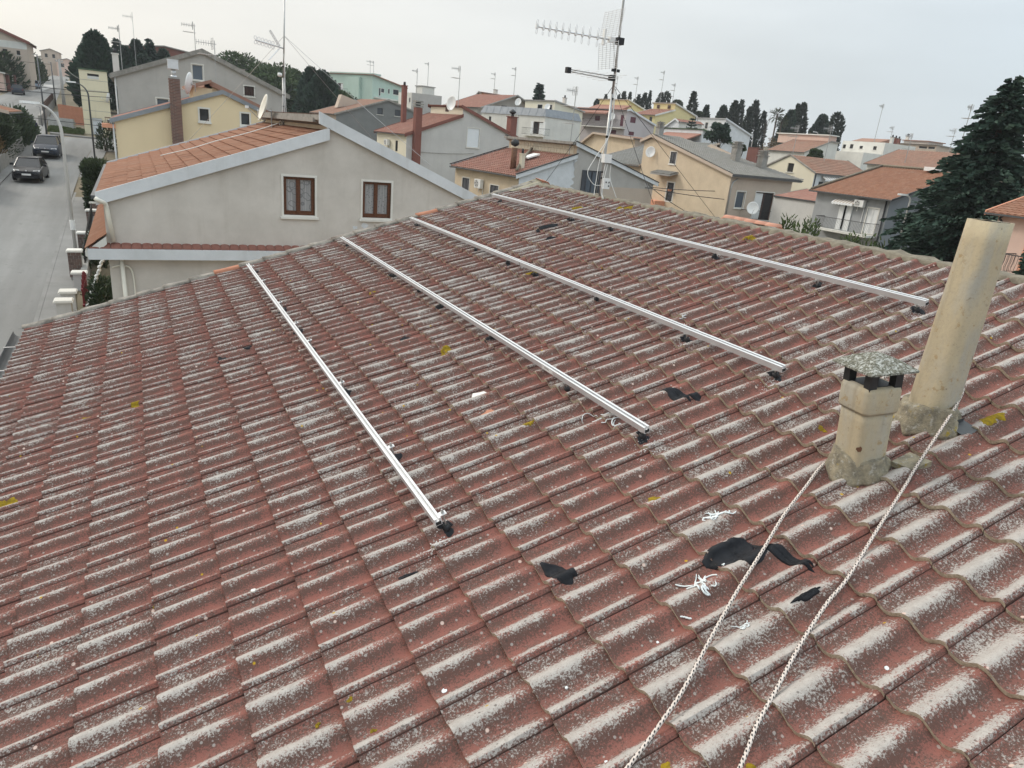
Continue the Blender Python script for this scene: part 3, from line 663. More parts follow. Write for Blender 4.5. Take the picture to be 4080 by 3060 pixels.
# ------------------------------------------------------------------ rope
rp = [(.36, -.965), (.543, -.906), (.606, -.884), (.667, -.867), (.815, -.808), (1.066, -.683), (1.31, -.566), (1.585, -.446), (1.841, -.331), (2.10, -.232), (2.25, -.175), (2.42, -.125)]
rq = [ (2.598, -.471), (2.45, -.526), (2.058, -.662), (1.735, -.777), (1.56, -.822), (1.368, -.886), (1.236, -.937), (1.075, -1.004), (.931, -1.061), (.826, -1.117), (.70, -1.18), (.55, -1.27)]
W = lambda s, a, h: RP(s, a, h)
pts = [W(s, a, .030 + (.012 if 3 <= i <= 8 else 0)) for i, (s, a) in enumerate(rp)]
pts += [Vector((2.50, -.09, 1.00)), Vector((2.68, -.04, 1.10)), Vector((2.86, -.055, 1.14)), Vector((3.0, -.085, 1.13)), Vector((3.055, -.20, 1.11)), Vector((3.03, -.295, 1.075))]
pts += [W(s, a, .034) for i, (s, a) in enumerate(rq)]
rope = thing('rope', 'white safety rope with black flecks looped round the two chimneys', 'rope', pts[0]); nl = sub((0, 0, 0), pts[0])
P = spline(pts, 14); b = MB(); b.tube(P, .0078, 10); b.build('braid', 'rope', rope, True, nl)
b = MB(); acc = 0; last = P[0]; nxt = .01; side = 0
for i in range(1, len(P)):
    seg = (P[i] - P[i - 1]); L = seg.length
    while nxt <= acc + L:
        p = P[i - 1] + seg * ((nxt - acc) / L); d = seg.normalized(); a = d.cross(Vector((0, 0, 1))).normalized(); c = a.cross(d)
        for th0 in ((45, 135, 225, 315) if side else (75, 165, 255, 345)):
            vs = []
            for u in (-.0042, .0042):
                for th in (-20, 0, 20):
                    t = R(th0 + th + (10 if u > 0 else -10)); vs.append(p + d * u + (a * math.cos(t) + c * math.sin(t)) * .0083)
            b.add(vs, [(0, 1, 4, 3), (1, 2, 5, 4)])
        side ^= 1; nxt += .0165
    acc += L
b.build('tracer_fleck', 'black', rope, False, nl, fixn=False)
# ------------------------------------------------------------------ white debris
def curl(seed, s, a, n=6, size=.05, lab=''):
    rr = random.Random(seed); o = thing('foam_scrap', lab, 'debris', RP(s, a, tile_h(s, a)), group=None)
    for q in range(n):
        b = MB(); p = Vector((rr.uniform(-.6, .6) * size, rr.uniform(-.5, .5) * size, 0)); d = rr.uniform(0, 6.28); k = rr.uniform(-1.6, 1.6); L = rr.uniform(.4, 1.1) * size; pts = []
        for t in range(9):
            ss, aa = s + p.x, a + p.y; pts.append(RP(ss, aa, tile_h(ss, aa) + .005 + rr.uniform(0, .003)))
            p = p + Vector((math.cos(d), math.sin(d), 0)) * L / 8; d += k / 4
        w = rr.uniform(.0022, .0048); b.tube(pts, [w * .6] + [w] * 7 + [w * .5], 6); b.build('strand', 'debris', o, True, sub((0, 0, 0), o.location))
    return o
curl(1, 1.62, -.10, 22, .062, 'bundle of white foam strands lying above the black patch')
curl(2, 1.25, -.42, 20, .075, 'scatter of white foam strands lying left of the rope')
curl(3, 1.08, -.52, 2, .03, 'short white foam stub in a tile valley left of the rope')
curl(4, 1.22, -.70, 9, .040, 'small white foam curls just right of the left rope strand')
curl(5, 1.40, -.38, 2, .02, 'tiny white foam cross beside the black patch')
curl(6, 1.75, 1.05, 8, .16, 'white foam coil beside the lower end of the second rail')
curl(7, 3.12, 1.92, 3, .10, 'white foam strip lying above the third rail')
def chipp(seed, s, a, w, lab, mat='debris'):
    rr = random.Random(seed); b = MB(); n = 9
    top = []; bot = []
    for k in range(n):
        t = 2 * math.pi * k / n; m = rr.uniform(.6, 1.1) * w; ss, aa = s + m * math.cos(t), a + m * math.sin(t); h = tile_h(s, a)
        top.append((ss, aa, h + .004 + rr.uniform(0, .003))); bot.append((ss, aa, h - .003))
    b.loft([bot, top]).tf(lambda p: RP(*p)); tag(b.build('plaster_chip', mat, None), lab, 'debris')
chipp(1, 1.50, -1.14, .010, 'white plaster chip lying right of both ropes near the frame edge')
chipp(2, .05, -.23, .012, 'white plaster chip lying alone in the lower middle tiles')
chipp(3, .47, -.51, .007, 'tiny white plaster chip left of the rope in the foreground')
chipp(4, 1.28, 2.00, .07, 'pale flat plaster scrap between the first and second rail', 'marble')
chipp(5, 1.20, 1.70, .05, 'broken orange tile scrap between the first and second rail', 'clay')
chipp(6, .42, -.86, .007, 'white plaster crumb at the foot of the left rope strand')
chipp(7, .90, -.54, .008, 'white plaster crumb in a tile valley left of the rope')
chipp(8, -.55, .90, .016, 'pink-white plaster chip on the lower left tiles', 'marble')
# ------------------------------------------------------------------ aerial on the ridge
MX, MY = 4.99, 6.22
am = thing('tv_aerial', 'tall guyed roof aerial with mesh reflector standing on the ridge', 'aerial', (MX, MY, 1.42)); nl = sub((0, 0, 0), am.location)
b = MB(); b.tube([(MX, MY, 1.42), (MX - .015, MY, 2.9)], .020, 12); b.tube([(MX - .015, MY, 2.9), (MX - .04, MY, 5.2)], .015, 12); b.build('mast', 'steel', am, True, nl)
for z in (1.78, 1.86, 2.33, 2.34, 2.83):
    b = MB(); b.cyl((MX - .008, MY, z), (MX - .008, MY, z + .025), .0225, 12); b.build('tape_band', 'black', am, True, nl)
zy = 3.56; root_ = Vector((MX - .02, MY, zy)); tip = Vector((3.73, 6.27, zy + .0)); d = (tip - root_).normalized(); sd_ = d.cross(Vector((0, 0, 1))).normalized()
b = MB(); b.tube([root_, tip], .011, 8); b.build('boom', 'alu', am, True, nl)
for k in range(10):
    p = root_.lerp(tip, .27 + .73 * (k / 9) ** .9); b = MB(); L = .115 - .0035 * k
    for sg in (1, -1):
        q = p + Vector((0, 0, sg * .012)); e = p + Vector((0, 0, sg * L)); b.tube([q + d * .0, q.lerp(e, .45) + d * .011, q.lerp(e, .85) + d * .010, e, q.lerp(e, .85) - d * .010, q.lerp(e, .45) - d * .011, q], .0032, 5)
    b.build('director', 'alu', am, True, nl)
    b = MB(); b.cbox(p, (.03, .026, .05)); b.build('element_clip', 'plas', am, False, nl)
p0 = root_.lerp(tip, .19); b = MB(); b.cbox(p0 + Vector((0, 0, .02)), (.028, .05, .19)); b.build('dipole_housing', 'plas', am, False, nl)
b = MB(); b.cbox(root_.lerp(tip, .095), (.08, .07, .06)); b.build('balun_box', 'plas', am, False, nl)
b = MB(); b.cbox(root_ + d * -.01, (.10, .085, .085)); b.build('mast_clamp', 'black', am, False, nl)
for sg in (1, -1):                                  # two mesh wings, leaning towards the directors
    b = MB(); base = root_.lerp(tip, .13); out = (Vector((0, 0, sg)) * .86 + d * .38).normalized() if False else (Vector((0, 0, sg)) * .92 + d * -.10).normalized()
    for k in range(13): h = .04 + .31 * k / 12; b.tube([base + out * h - sd_ * .24, base + out * h + sd_ * .24], .0030, 5)
    for k in range(6): y = -.24 + .48 * k / 5; b.tube([base + out * .03 + sd_ * y, base + out * .36 + sd_ * y], .0036, 5)
    b.build('mesh_reflector', 'alu', am, False, nl)
zv = 3.10; r2_ = Vector((MX - .01, MY, zv)); t2_ = Vector((4.27, 6.29, zv + .02)); d2 = (t2_ - r2_).normalized(); s2 = d2.cross(Vector((0, 0, 1)))
b = MB(); b.tube([r2_ + Vector((0, 0, .02)), t2_ + Vector((0, 0, .012))], .008, 6); b.tube([r2_ - Vector((0, 0, .02)), t2_ - Vector((0, 0, .012))], .008, 6); b.build('twin_boom', 'steel', am, True, nl)
for k in range(12):
    p = r2_.lerp(t2_, .06 + .88 * k / 11); L = .40 * (1 - .062 * k); b = MB()
    sg = 1 if k % 2 else -1
    b.tube([p + Vector((0, 0, .018)), p + Vector((0, 0, .018)) + s2 * L * sg], .0028, 5); b.tube([p - Vector((0, 0, .018)), p - Vector((0, 0, .018)) - s2 * L * sg], .0028, 5); b.build('rod_pair', 'alu', am, False, nl)
b = MB(); b.cbox(t2_, (.06, .06, .07)); b.build('boom_end_cap', 'black', am, False, nl)
b = MB(); b.cbox(r2_ + d2 * .04, (.09, .06, .07)); b.cbox(r2_ + Vector((0, 0, .10)), (.12, .03, .035)); b.build('bracket', 'dark', am, False, nl)
b = MB(); b.cbox((MX + .01, MY - .03, 2.06), (.12, .08, .115)); b.build('amplifier_box', 'plas', am, False, nl)
b = MB(); b.cbox((MX + .05, MY - .03, 1.72), (.105, .06, .145)); b.build('junction_box', 'plas', am, False, nl)
b = MB()
for x, z in ((.03, 1.74), (.08, 1.74), (.08, 1.69)): b.cbox((MX + x, MY - .068, z), (.015, .008, .02))
b.build('cable_port', 'black', am, False, nl)
cab = [[(MX + .02, MY - .02, 2.85), (MX + .0, MY - .05, 2.4), (MX - .20, MY - .05, 2.05), (MX - .30, MY - .06, 1.85), (MX - .18, MY - .07, 1.70), (MX - .03, MY - .08, 1.70)],
       [(MX - .02, MY - .02, 3.50), (MX - .01, MY - .03, 3.0), (MX + .0, MY - .05, 2.45), (MX - .12, MY - .06, 2.05), (MX - .14, MY - .06, 1.75), (MX - .16, MY - .08, 1.55)],
       [(MX - .02, MY - .06, 1.98), (MX - .05, MY - .08, 1.8), (MX - .06, MY - .10, 1.6), (MX - .02, MY - .14, 1.50), (MX + .06, MY - .2, 1.50)],
       [(MX + .02, MY - .06, 1.98), (MX - .02, MY - .08, 1.8), (MX - .05, MY - .11, 1.6), (MX - .04, MY - .15, 1.52)],
       [(MX + .09, MY - .04, 1.98), (MX + .10, MY - .05, 1.8), (MX + .18, MY - .1, 1.6), (MX + .23, MY - .14, 1.48)],
       [(root_ + d * .1).to_tuple(), (MX - .09, MY + .01, 3.5), (MX - .03, MY + .01, 3.3), (MX - .02, MY - .02, 3.1)]]
for c in cab: b = MB(); b.tube(spline(c, 8), .0046, 6); b.build('cable', 'cable', am, True, nl)
for e in ((RP(5.22, 7.80, .06)), (RP(5.21, 4.97, .06))):
    b = MB(); b.tube(catenary((MX - .01, MY, 3.02), e, .02, 10), .0035, 5); g = b.build('guy_wire', 'dark', am, True, nl)
b = MB(); b.tube(catenary((MX - .01, MY, 3.02), (12.0, 8.4, -.8), .02, 10), .0035, 5); b.build('guy_wire', 'dark', am, True, nl)
b = MB(); b.tube(spline([(5.3, .62, 1.40), (5.34, .66, 1.70), (5.5, .75, 1.80)], 8), .012, 8)
tag(b.build('white_conduit', 'plas', None, True), 'bent white pipe rising behind the tall flue at the ridge', 'pipe')
# ------------------------------------------------------------------ house builder
def sheet(W, L, tw, tcl, amp, step, seg=5, seed=0):
    """courses of wavy tiles: (u along eave, v up slope, h)"""
    b = MB(); rr = random.Random(seed); nt = max(1, round(W / tw)); nc = max(1, round(L / tcl)); tw = W / nt; tcl = L / nc
    for c in range(nc):
        for t in range(nt):
            tile_cell(b, t * tw, c * tcl, tw, tcl, amp, step, seg, rr.random(), last=c == nc - 1)
    return b
def tile_cell(b, u0, v0, tw, tcl, amp, step, seg, tr, last=False, freq=1):
    P = [amp * (.5 + .5 * math.cos(2 * math.pi * freq * k / seg)) for k in range(seg + 1)]; v1 = v0 + tcl * (1. if last else 1.06)
    vs = [(u0 + tw * k / seg, v0, P[k] + step) for k in range(seg + 1)] + [(u0 + tw * k / seg, v1, P[k]) for k in range(seg + 1)] + [(u0 + tw * k / seg, v0, P[k] + step) for k in range(seg + 1)] + [(u0 + tw * k / seg, v0 + .004, P[k] - .006) for k in range(seg + 1)]
    n = seg + 1; b.add(vs, [(k, k + 1, n + k + 1, n + k) for k in range(seg)] + [(2 * n + k + 1, 2 * n + k, 3 * n + k, 3 * n + k + 1) for k in range(seg)], tr=tr)
def poly_wall(b, outer, holes, to3, depth=.14):
    """planar wall with real openings and reveals; outer/holes in (a,z), to3(a,z,o)"""
    loops = [[Vector((a, z, 0)) for a, z in outer]] + [[Vector((a, z, 0)) for a, z in ((h[0], h[2]), (h[1], h[2]), (h[1], h[3]), (h[0], h[3]))] for h in holes]
    flatv = [v for l in loops for v in l]; tris = geometry.tessellate_polygon(loops)
    b.add([to3(v.x, v.y, 0) for v in flatv], [tuple(t) for t in tris])
    for h in holes:
        q = [(h[0], h[2]), (h[1], h[2]), (h[1], h[3]), (h[0], h[3])]
        b.add([to3(a, z, 0) for a, z in q] + [to3(a, z, -depth) for a, z in q], [(k, (k + 1) % 4, 4 + (k + 1) % 4, 4 + k) for k in range(4)])
HOLE = {'wood', 'dark', 'frame', 'shut', 'small', 'roller', 'slot', 'hole', 'purple', 'shut2', 'shut2w', 'shutdoor', 'doorway', 'french', 'frenchshut', 'shutw', 'vent', 'door'}
class House:
    def __init__(s, name, label, cat, loc, yaw, wd, ln, prof, base=None, wallm='white', sidem=None, roofm='red_tile', trim='concrete', ov=.35, ovf=.25, th=.16, bh=.2, tiles=(.32, .38, .04, .02), wins=(), ridge='y', group=None, roof=True, z_floor=None, soffit=None, rear=True, cap=None):
        a = R(yaw); ex = Vector((math.cos(a), math.sin(a), 0)); ey = Vector((-math.sin(a), math.cos(a), 0)); O = Vector((loc[0], loc[1], 0))
        W2 = []
        if ridge == 'x':
            O = O + ey * wd; yaw -= 90
            for w in wins:
                if w[0] == 'W': W2.append(('F', wd - w[2], wd - w[1], *w[3:]))
                else: W2.append(('R', *w[1:]))
        else: W2 = [(('F' if w[0] == 'S' else 'L'), *w[1:]) for w in wins]
        c = O + (ex * (wd / 2) + ey * (ln / 2) if ridge == 'y' else ex * (ln / 2) - ey * (wd / 2))
        bz = gz(c.x, c.y) - .4 if base is None else base
        s.bz = bz; s.root = thing(name, label, cat, (O.x, O.y, bz), yaw, group); s.wd, s.ln = wd, ln; s.O = O; s.yaw = yaw
        s.M = Matrix.Translation(s.root.location) @ Matrix.Rotation(R(yaw), 4, 'Z')
        prof = [(x, z - bz) for x, z in prof]; s.prof = prof; W2 = [(w[0], w[1], w[2], w[3] - bz, w[4] - bz, w[5]) for w in W2]
        top = [(x, z - th - .02) for x, z in prof]
        # walls
        b = MB(); hF = [w[1:5] for w in W2 if w[0] == 'F' and w[5] in HOLE]
        outer = [(0, 0), (wd, 0)] + [(min(max(x, 0), wd), z) for x, z in reversed(top)]
        poly_wall(b, outer, hF, s.F()); b.build('wall', wallm, s.root, fixn=False)
        b = MB()
        for face, zz in (('L', top[0][1]), ('R', top[-1][1])):
            hs = [w[1:5] for w in W2 if w[0] == face and w[5] in HOLE]
            poly_wall(b, [(0, 0), (ln, 0), (ln, zz), (0, zz)], hs, s.F(face))
        poly_wall(b, outer, [], lambda a_, z, o: (a_, ln - o, z))
        for (x0, z0), (x1, z1) in zip(top, top[1:]):       # vertical steps between roof levels
            if abs(x1 - x0) < 1e-3: b.add([(x0, 0, z0 - .02), (x0, ln, z0 - .02), (x0, ln, z1), (x0, 0, z1)], [(0, 1, 2, 3)])
        b.build('side_wall', sidem or wallm, s.root, fixn=False)
        # roof slabs, tiles, barge boards
        s.slopes = []
        if roof:
            n = len(prof)
            for i in range(n - 1):
                (x0, z0), (x1, z1) = prof[i], prof[i + 1]
                if abs(x1 - x0) < 1e-3: continue
                m = (z1 - z0) / (x1 - x0); xa = x0 - (ov if i == 0 else (.3 if abs(prof[i - 1][0] - x0) < 1e-3 and prof[i - 1][1] < z0 else 0)); xb = x1 + (ov if i == n - 2 else 0)
                za = z0 + m * (xa - x0); zb = z1 + m * (xb - x1)
                amp = tiles[2] + tiles[3] if tiles else 0
                y0, y1 = -ovf, ln + ovf
                b = MB(); prism(b, [(xa, za - amp), (xb, zb - amp), (xb, zb - th), (xa, za - th)], y0 + .02, y1 - .02); b.build('roof_slab', soffit or trim, s.root)
                lo = (xa, za) if za < zb else (xb, zb); hi = (xb, zb) if za < zb else (xa, za)
                dv = Vector((hi[0] - lo[0], 0, hi[1] - lo[1])); L = dv.length; dv.normalize(); nv = Vector((-dv.z, 0, dv.x)); nv = nv if nv.z > 0 else -nv
                fn = lambda p, lo=lo, dv=dv, nv=nv, y0=y0: Vector((lo[0], y0 + .04 + p[0], lo[1])) + dv * p[1] + nv * (p[2] - amp + .004)
                s.slopes.append((lo, hi, L, y1 - y0 - .08, fn, amp))
                if tiles:
                    b = sheet(y1 - y0 - .08, L, *tiles, seed=int(abs(lo[0] * 7 + L * 31))).tf(fn); tag(b.build('roof_tiles', roofm, s.root, True, fixn=False), kind='stuff')
                if bh:
                    for yb in (y0 - .03, y1 - .03) if rear else (y0 - .03,):
                        b = MB(); prism(b, [(xa, za + .03), (xb, zb + .03), (xb, zb - bh), (xa, za - bh)], yb, yb + .06); b.build('barge_board', trim, s.root)
                        if cap: b = MB(); prism(b, [(xa - .02, za + .10), (xb + .02, zb + .10), (xb + .02, zb + .034), (xa - .02, za + .034)], yb - .05, yb + .14); b.build('verge_capping', cap, s.root)
                if i == 0 and za < zb or i == n - 2 and zb < za:
                    xg = xa if za < zb else xb; zg = min(za, zb); sg = -1 if za < zb else 1
                    b = MB(); b.box(min(xg, xg + sg * .1), max(xg, xg + sg * .1), y0, y1, zg - amp - .09, zg - amp + .0); b.build('gutter', 'gutter', s.root)
        for w in W2: s.opening(*w)
    def F(s, face='F'):
        return {'F': lambda a, z, o: (a, -o, z), 'L': lambda a, z, o: (-o, a, z), 'R': lambda a, z, o: (s.wd + o, a, z)}[face]
    def world(s, p): return s.M @ Vector(p)
    def fbox(s, face, a0, a1, z0, z1, o0, o1, b=None):
        T = s.F(face); b = b or MB()
        v = [T(a, z, o) for o in (o0, o1) for a, z in ((a0, z0), (a1, z0), (a1, z1), (a0, z1))]
        return b.add(v, [(0, 1, 2, 3), (7, 6, 5, 4), (0, 4, 5, 1), (1, 5, 6, 2), (2, 6, 7, 3), (3, 7, 4, 0)])
    def frame(s, face, a0, a1, z0, z1, w, o0, o1):
        b = MB()
        for q in ((a0, a0 + w, z0, z1), (a1 - w, a1, z0, z1), (a0 + w, a1 - w, z1 - w, z1), (a0 + w, a1 - w, z0, z0 + w)): s.fbox(face, *q, o0, o1, b)
        return b
    def opening(s, face, a0, a1, z0, z1, st):
        r_ = s.root; X = s.fbox; w, h = a1 - a0, z1 - z0
        def surround(m='marble', k=.09):
            b = s.frame(face, a0 - k, a1 + k, z0 - k * .3, z1 + k, k - .004, .002, .03); b.build('window_surround', m, r_)
        def sill(m='marble'): X(face, a0 - .12, a1 + .12, z0 - .09, z0 - .005, -.05, .09).build('window_sill', m, r_)
        if st in ('dark', 'frame', 'small', 'slot', 'hole', 'shut', 'purple'):
            if st in ('dark', 'frame', 'shut'): surround()
            if st in ('frame', 'small', 'shut', 'hole', 'dark'): sill()
            if st == 'purple':
                for k in (0, 1): X(face, a0 + w / 2 * k + .01, a0 + w / 2 * (k + 1) - .01, z0 + .01, z1 - .01, -.10, -.04).build('shutter', 'purple', r_)
                return
            if st == 'shut':
                for k in (0, 1):
                    sh = X(face, a0 + w / 2 * k + .01, a0 + w / 2 * (k + 1) - .01, z0 + .01, z1 - .01, -.10, -.05).build('shutter', 'shutbrown', r_)
                b = MB()
                for k in range(6): X(face, a0 + w * (k + .5) / 6 - .012, a0 + w * (k + .5) / 6 + .012, z0 - .02, z1 + .02, .05, .075, b)
                for k in (0.1, .9): X(face, a0 - .12, a1 + .12, z0 + h * k - .012, z0 + h * k + .012, .04, .05, b)
                b.build('window_grille', 'dark', r_); return
            X(face, a0, a1, z0, z1, -.14, -.125).build('pane', 'glassblue' if st == 'frame' else 'dull' if st == 'hole' else 'glass', r_)
            if st != 'hole':
                f_ = s.frame(face, a0, a1, z0, z1, .05, -.12, -.07).build('window_frame', 'dark' if st in ('dark', 'small', 'slot') else 'marble', r_)
        elif st == 'roller':
            surround(); X(face, a0, a1, z0, z1, -.12, -.06).build('roller_shutter', 'roller', r_)
            b = MB(); n = max(6, int(h / .09))
            for k in range(n): X(face, a0 + .01, a1 - .01, z0 + h * k / n + .008, z0 + h * (k + 1) / n - .004, -.06, -.052, b)
            b.build('shutter_slats', 'roller', r_); sill()
        elif st in ('shut2', 'shut2w', 'shutw'):
            m = 'shutdark' if st == 'shut2' else 'shutwhite'; surround()
            for k in (0, 1):
                c0, c1 = a0 + w / 2 * k + .008, a0 + w / 2 * (k + 1) - .008
                sh = s.frame(face, c0, c1, z0 + .008, z1 - .008, .05, -.08, -.02).build('shutter', m, r_)
                b = MB(); n = max(6, int(h / .09))
                for q in range(n):
                    zz = z0 + .06 + (h - .12) * q / n; T = s.F(face); b.add([T(c0 + .05, zz, -.03), T(c1 - .05, zz, -.03), T(c1 - .05, zz + (h - .12) / n * 1.05, -.06), T(c0 + .05, zz + (h - .12) / n * 1.05, -.06)], [(0, 1, 2, 3)])
                b.build('louvre_slats', m, sh)
            if st != 'shutw': sill()
        elif st == 'shutdoor':
            X(face, a0, a1, z0, z1, -.14, -.13).build('pane', 'glassblue', r_); s.frame(face, a0, a1, z0, z1, .07, -.12, -.05).build('door_frame', 'shutdark', r_)
            X(face, (a0 + a1) / 2 - .03, (a0 + a1) / 2 + .03, z0, z1, -.11, -.05).build('mullion', 'shutdark', r_)
            for c0, c1 in ((a0 - .55, a0 - .01), (a1 + .01, a1 + .45)):
                sh = s.frame(face, c0, c1, z0, z1, .06, .02, .07).build('shutter', 'shutdark', r_); b = MB(); n = 24
                for q in range(n): T = s.F(face); zz = z0 + .06 + (h - .12) * q / n; b.add([T(c0 + .05, zz, .065), T(c1 - .05, zz, .065), T(c1 - .05, zz + (h - .12) / n, .03), T(c0 + .05, zz + (h - .12) / n, .03)], [(0, 1, 2, 3)])
                b.build('louvre_slats', 'shutdark', sh)
        elif st in ('doorway', 'door', 'vent'):
            if st == 'vent':
                X(face, a0, a1, z0, z1, -.14, -.13).build('pane', 'dull', r_)
                X(face, a0, a1, z0, z0 + h * .55, -.10, .02).build('insulator_shelf', 'offwhite', r_); return
            if st == 'doorway': surround('offwhite', .14)
            X(face, a0, a1, z0, z1, -.12, -.08).build('door', 'dark' if st == 'doorway' else 'white', r_)
            if st == 'doorway':
                for k in range(4): X(face, a0 + w * .2, a1 - w * .2, z0 + h * (.1 + .22 * k), z0 + h * (.26 + .22 * k), -.08, -.065).build('door_panel', 'shutdark', r_)
            else:
                for k in (0, 1): X(face, a0 + w * (.05 + .48 * k), a0 + w * (.47 + .48 * k), z0 + .1, z1 - .1, -.08, -.06).build('door_leaf', 'white', r_)
        elif st in ('french', 'frenchshut'):
            if st == 'french': surround()
            X(face, a0, a1, z0, z1, -.14, -.13).build('pane', 'dull', r_)
            for k in (0, 1): s.frame(face, a0 + w / 2 * k, a0 + w / 2 * (k + 1), z0, z1, .06, -.12, -.07).build('door_frame', 'shutwhite' if st == 'frenchshut' else 'shutbrown', r_)
            X(face, a0 + w * .06, a0 + w * .45, z0 + .1, z1 - .1, -.128, -.122).build('curtain', 'shutwhite' if st == 'french' else 'tan', r_)
            if st == 'frenchshut':
                for c0, c1 in ((a0 - .05, a0 + .38), (a1 - .38, a1 + .05)):
                    sh = X(face, c0, c1, z0, z1, .03, .075).build('shutter', 'shutwhite', r_)
                    for q in (0, 1): s.frame(face, c0 + .03, c1 - .03, z0 + h * (.04 + .48 * q), z0 + h * (.48 + .48 * q), .03, .076, .085).build('shutter_moulding', 'shutwhite', sh)
        elif st == 'wood': s.wood(face, a0, a1, z0, z1)
        elif st == 'balcony':
            X(face, a0, a1, z0 - .16, z0, -.0, 1.1).build('balcony_slab', 'offwhite', r_); b = MB(); T = s.F(face)
            zt = z0 + max(.8, h)
            for p, q in (((a0, .02), (a0, 1.06)), ((a0, 1.06), (a1, 1.06)), ((a1, 1.06), (a1, .02))):
                P = Vector(T(p[0], zt, p[1])); Q = Vector(T(q[0], zt, q[1])); P2 = Vector(T(p[0], z0 + .08, p[1])); Q2 = Vector(T(q[0], z0 + .08, q[1]))
                b.tube([P, Q], .025, 6); b.tube([P2, Q2], .015, 5); n = max(3, int((Q - P).length / .13))
                for k in range(n + 1):
                    t = k / n; u = P.lerp(Q, t); v = P2.lerp(Q2, t); m_ = u.lerp(v, .72) + (Vector(T(0, 0, .07)) - Vector(T(0, 0, 0))); b.tube([u, u.lerp(v, .4), m_, v], .009, 4, False)
            b.build('railing', 'dark', r_)
        elif st == 'canopy':
            b = MB(); T = s.F(face); b.add([T(a0, z0 + .28, 0), T(a1, z0 + .28, 0), T(a1, z0, 1.0), T(a0, z0, 1.0), T(a0, z0 + .12, 0), T(a1, z0 + .12, 0), T(a1, z0 - .14, 1.0), T(a0, z0 - .14, 1.0)], [(0, 1, 2, 3), (7, 6, 5, 4), (3, 2, 6, 7), (0, 3, 7, 4), (1, 5, 6, 2)]); b.build('canopy', 'concrete', r_)
            sb = sheet(a1 - a0, 1.0, .2, .33, .05, .02); sb.tf(lambda p: T(a0 + p[0], z0 + .02 + .28 * p[1] + p[2], 1.02 - p[1])); tag(sb.build('canopy_tiles', 'grey_tile', r_, True, fixn=False), kind='stuff')
        elif st == 'awning':
            T = s.F(face); b = MB(); n = 14
            vs = [T(a0 + (a1 - a0) * k / n, z1, .02) for k in range(n + 1)] + [T(a0 + (a1 - a0) * k / n, z0 + .1, .55) for k in range(n + 1)] + [T(a0 + (a1 - a0) * k / n, z0 - (.08 if k % 2 else .02), .56) for k in range(n + 1)]
            b.add(vs, [(r * (n + 1) + k, r * (n + 1) + k + 1, (r + 1) * (n + 1) + k + 1, (r + 1) * (n + 1) + k) for r in (0, 1) for k in range(n)]); b.build('awning', 'shutwhite', r_)
            b = MB()
            for k in range(0, n, 2): b.add([T(a0 + (a1 - a0) * q / n, z, o) for q, z, o in ((k, z1 - .0, .03), (k + 1, z1 - .0, .03), (k + 1, z0 + .106, .556), (k, z0 + .106, .556))], [(0, 1, 2, 3)])
            b.build('awning_stripe', 'tan', r_)
        elif st == 'ac': s.ac = (face, a0, a1, z0, z1)
        elif st == 'dish': s.dish = (face, (a0 + a1) / 2, (z0 + z1) / 2)
    def wood(s, face, a0, a1, z0, z1):
        r_ = s.root; w, h = a1 - a0, z1 - z0; X = s.fbox; s.nw = getattr(s, 'nw', 0) + 1
        s.frame(face, a0 - .01, a1 + .01, z0, z1, .062, -.02, .022).build('window_surround', 'marble', r_)
        X(face, a0 - .05, a1 + .05, z0 - .05, z0 + .012, -.06, .07).build('window_sill', 'marble', r_)
        c0, c1, d0, d1 = a0 + .055, a1 - .055, z0 + .02, z1 - .055
        s.frame(face, c0, c1, d0, d1, .03, -.13, -.04).build('window_frame', 'wood', r_)
        m = (c0 + c1) / 2 - .02
        for e0, e1 in ((c0 + .03, m), (m, c1 - .03)):
            sh = s.frame(face, e0 + .002, e1 - .002, d0 + .03, d1 - .03, .055, -.12, -.055).build('sash', 'wood', r_)
            X(face, e0 + .057, e1 - .057, d0 + .085, d0 + .16, -.118, -.075).build('bottom_panel', 'wood', sh)
            X(face, e0 + .05, e1 - .05, d0 + .12, d1 - .08, -.112, -.108).build('pane', 'curt_ring' if s.nw == 1 else 'curt_flower', sh)
        X(face, m - .03, m + .03, d0 + .03, d1 - .03, -.055, -.045).build('meeting_stile', 'wood', r_)
def ac_unit(hs, face, a, z, lab, w=.85, h=.62, bracket=True):
    T = hs.F(face); p = hs.world(T(a, z, 0)); out = (hs.world(T(a, z, 1)) - p); yaw = math.degrees(math.atan2(out.y, out.x)) + 90
    t = thing('air_conditioner', lab, 'air conditioner', p, yaw)      # local -y points away from the wall
    b = MB(); b.box(-w / 2, w / 2, -.42, -.10, 0, h); b.build('casing', 'plas', t)
    b = MB(); b.lathe([(.0, 0), (h * .38, 0), (h * .40, .015), (h * .43, .015), (h * .43, 0)], (0, 0, 0), 20); b.tf(lambda q: (q[0] - w * .13, -.422 - q[2], h / 2 + q[1])); b.build('fan_ring', 'lgrey', t)
    b = MB()
    for k in range(5): a_ = R(72 * k); b.add([(-w * .13 + math.cos(a_ + e) * r_, -.428, h / 2 + math.sin(a_ + e) * r_) for e, r_ in ((0, .04), (.25, h * .36), (.75, h * .34))], [(0, 1, 2)])
    b.build('fan_blade', 'shutdark', t)
    b = MB()
    for x in (-w * .35, w * .35): b.box(x - .02, x + .02, -.42, -.002, -.05, -.01); b.box(x - .02, x + .02, -.04, -.002, -.35, -.01)
    b.build('wall_bracket', 'plas', t)
    b = MB(); b.tube([(w * .38, -.05, .1), (w * .38, -.05, -1.2)], .03, 6); b.build('pipe_run', 'plas', t); return t
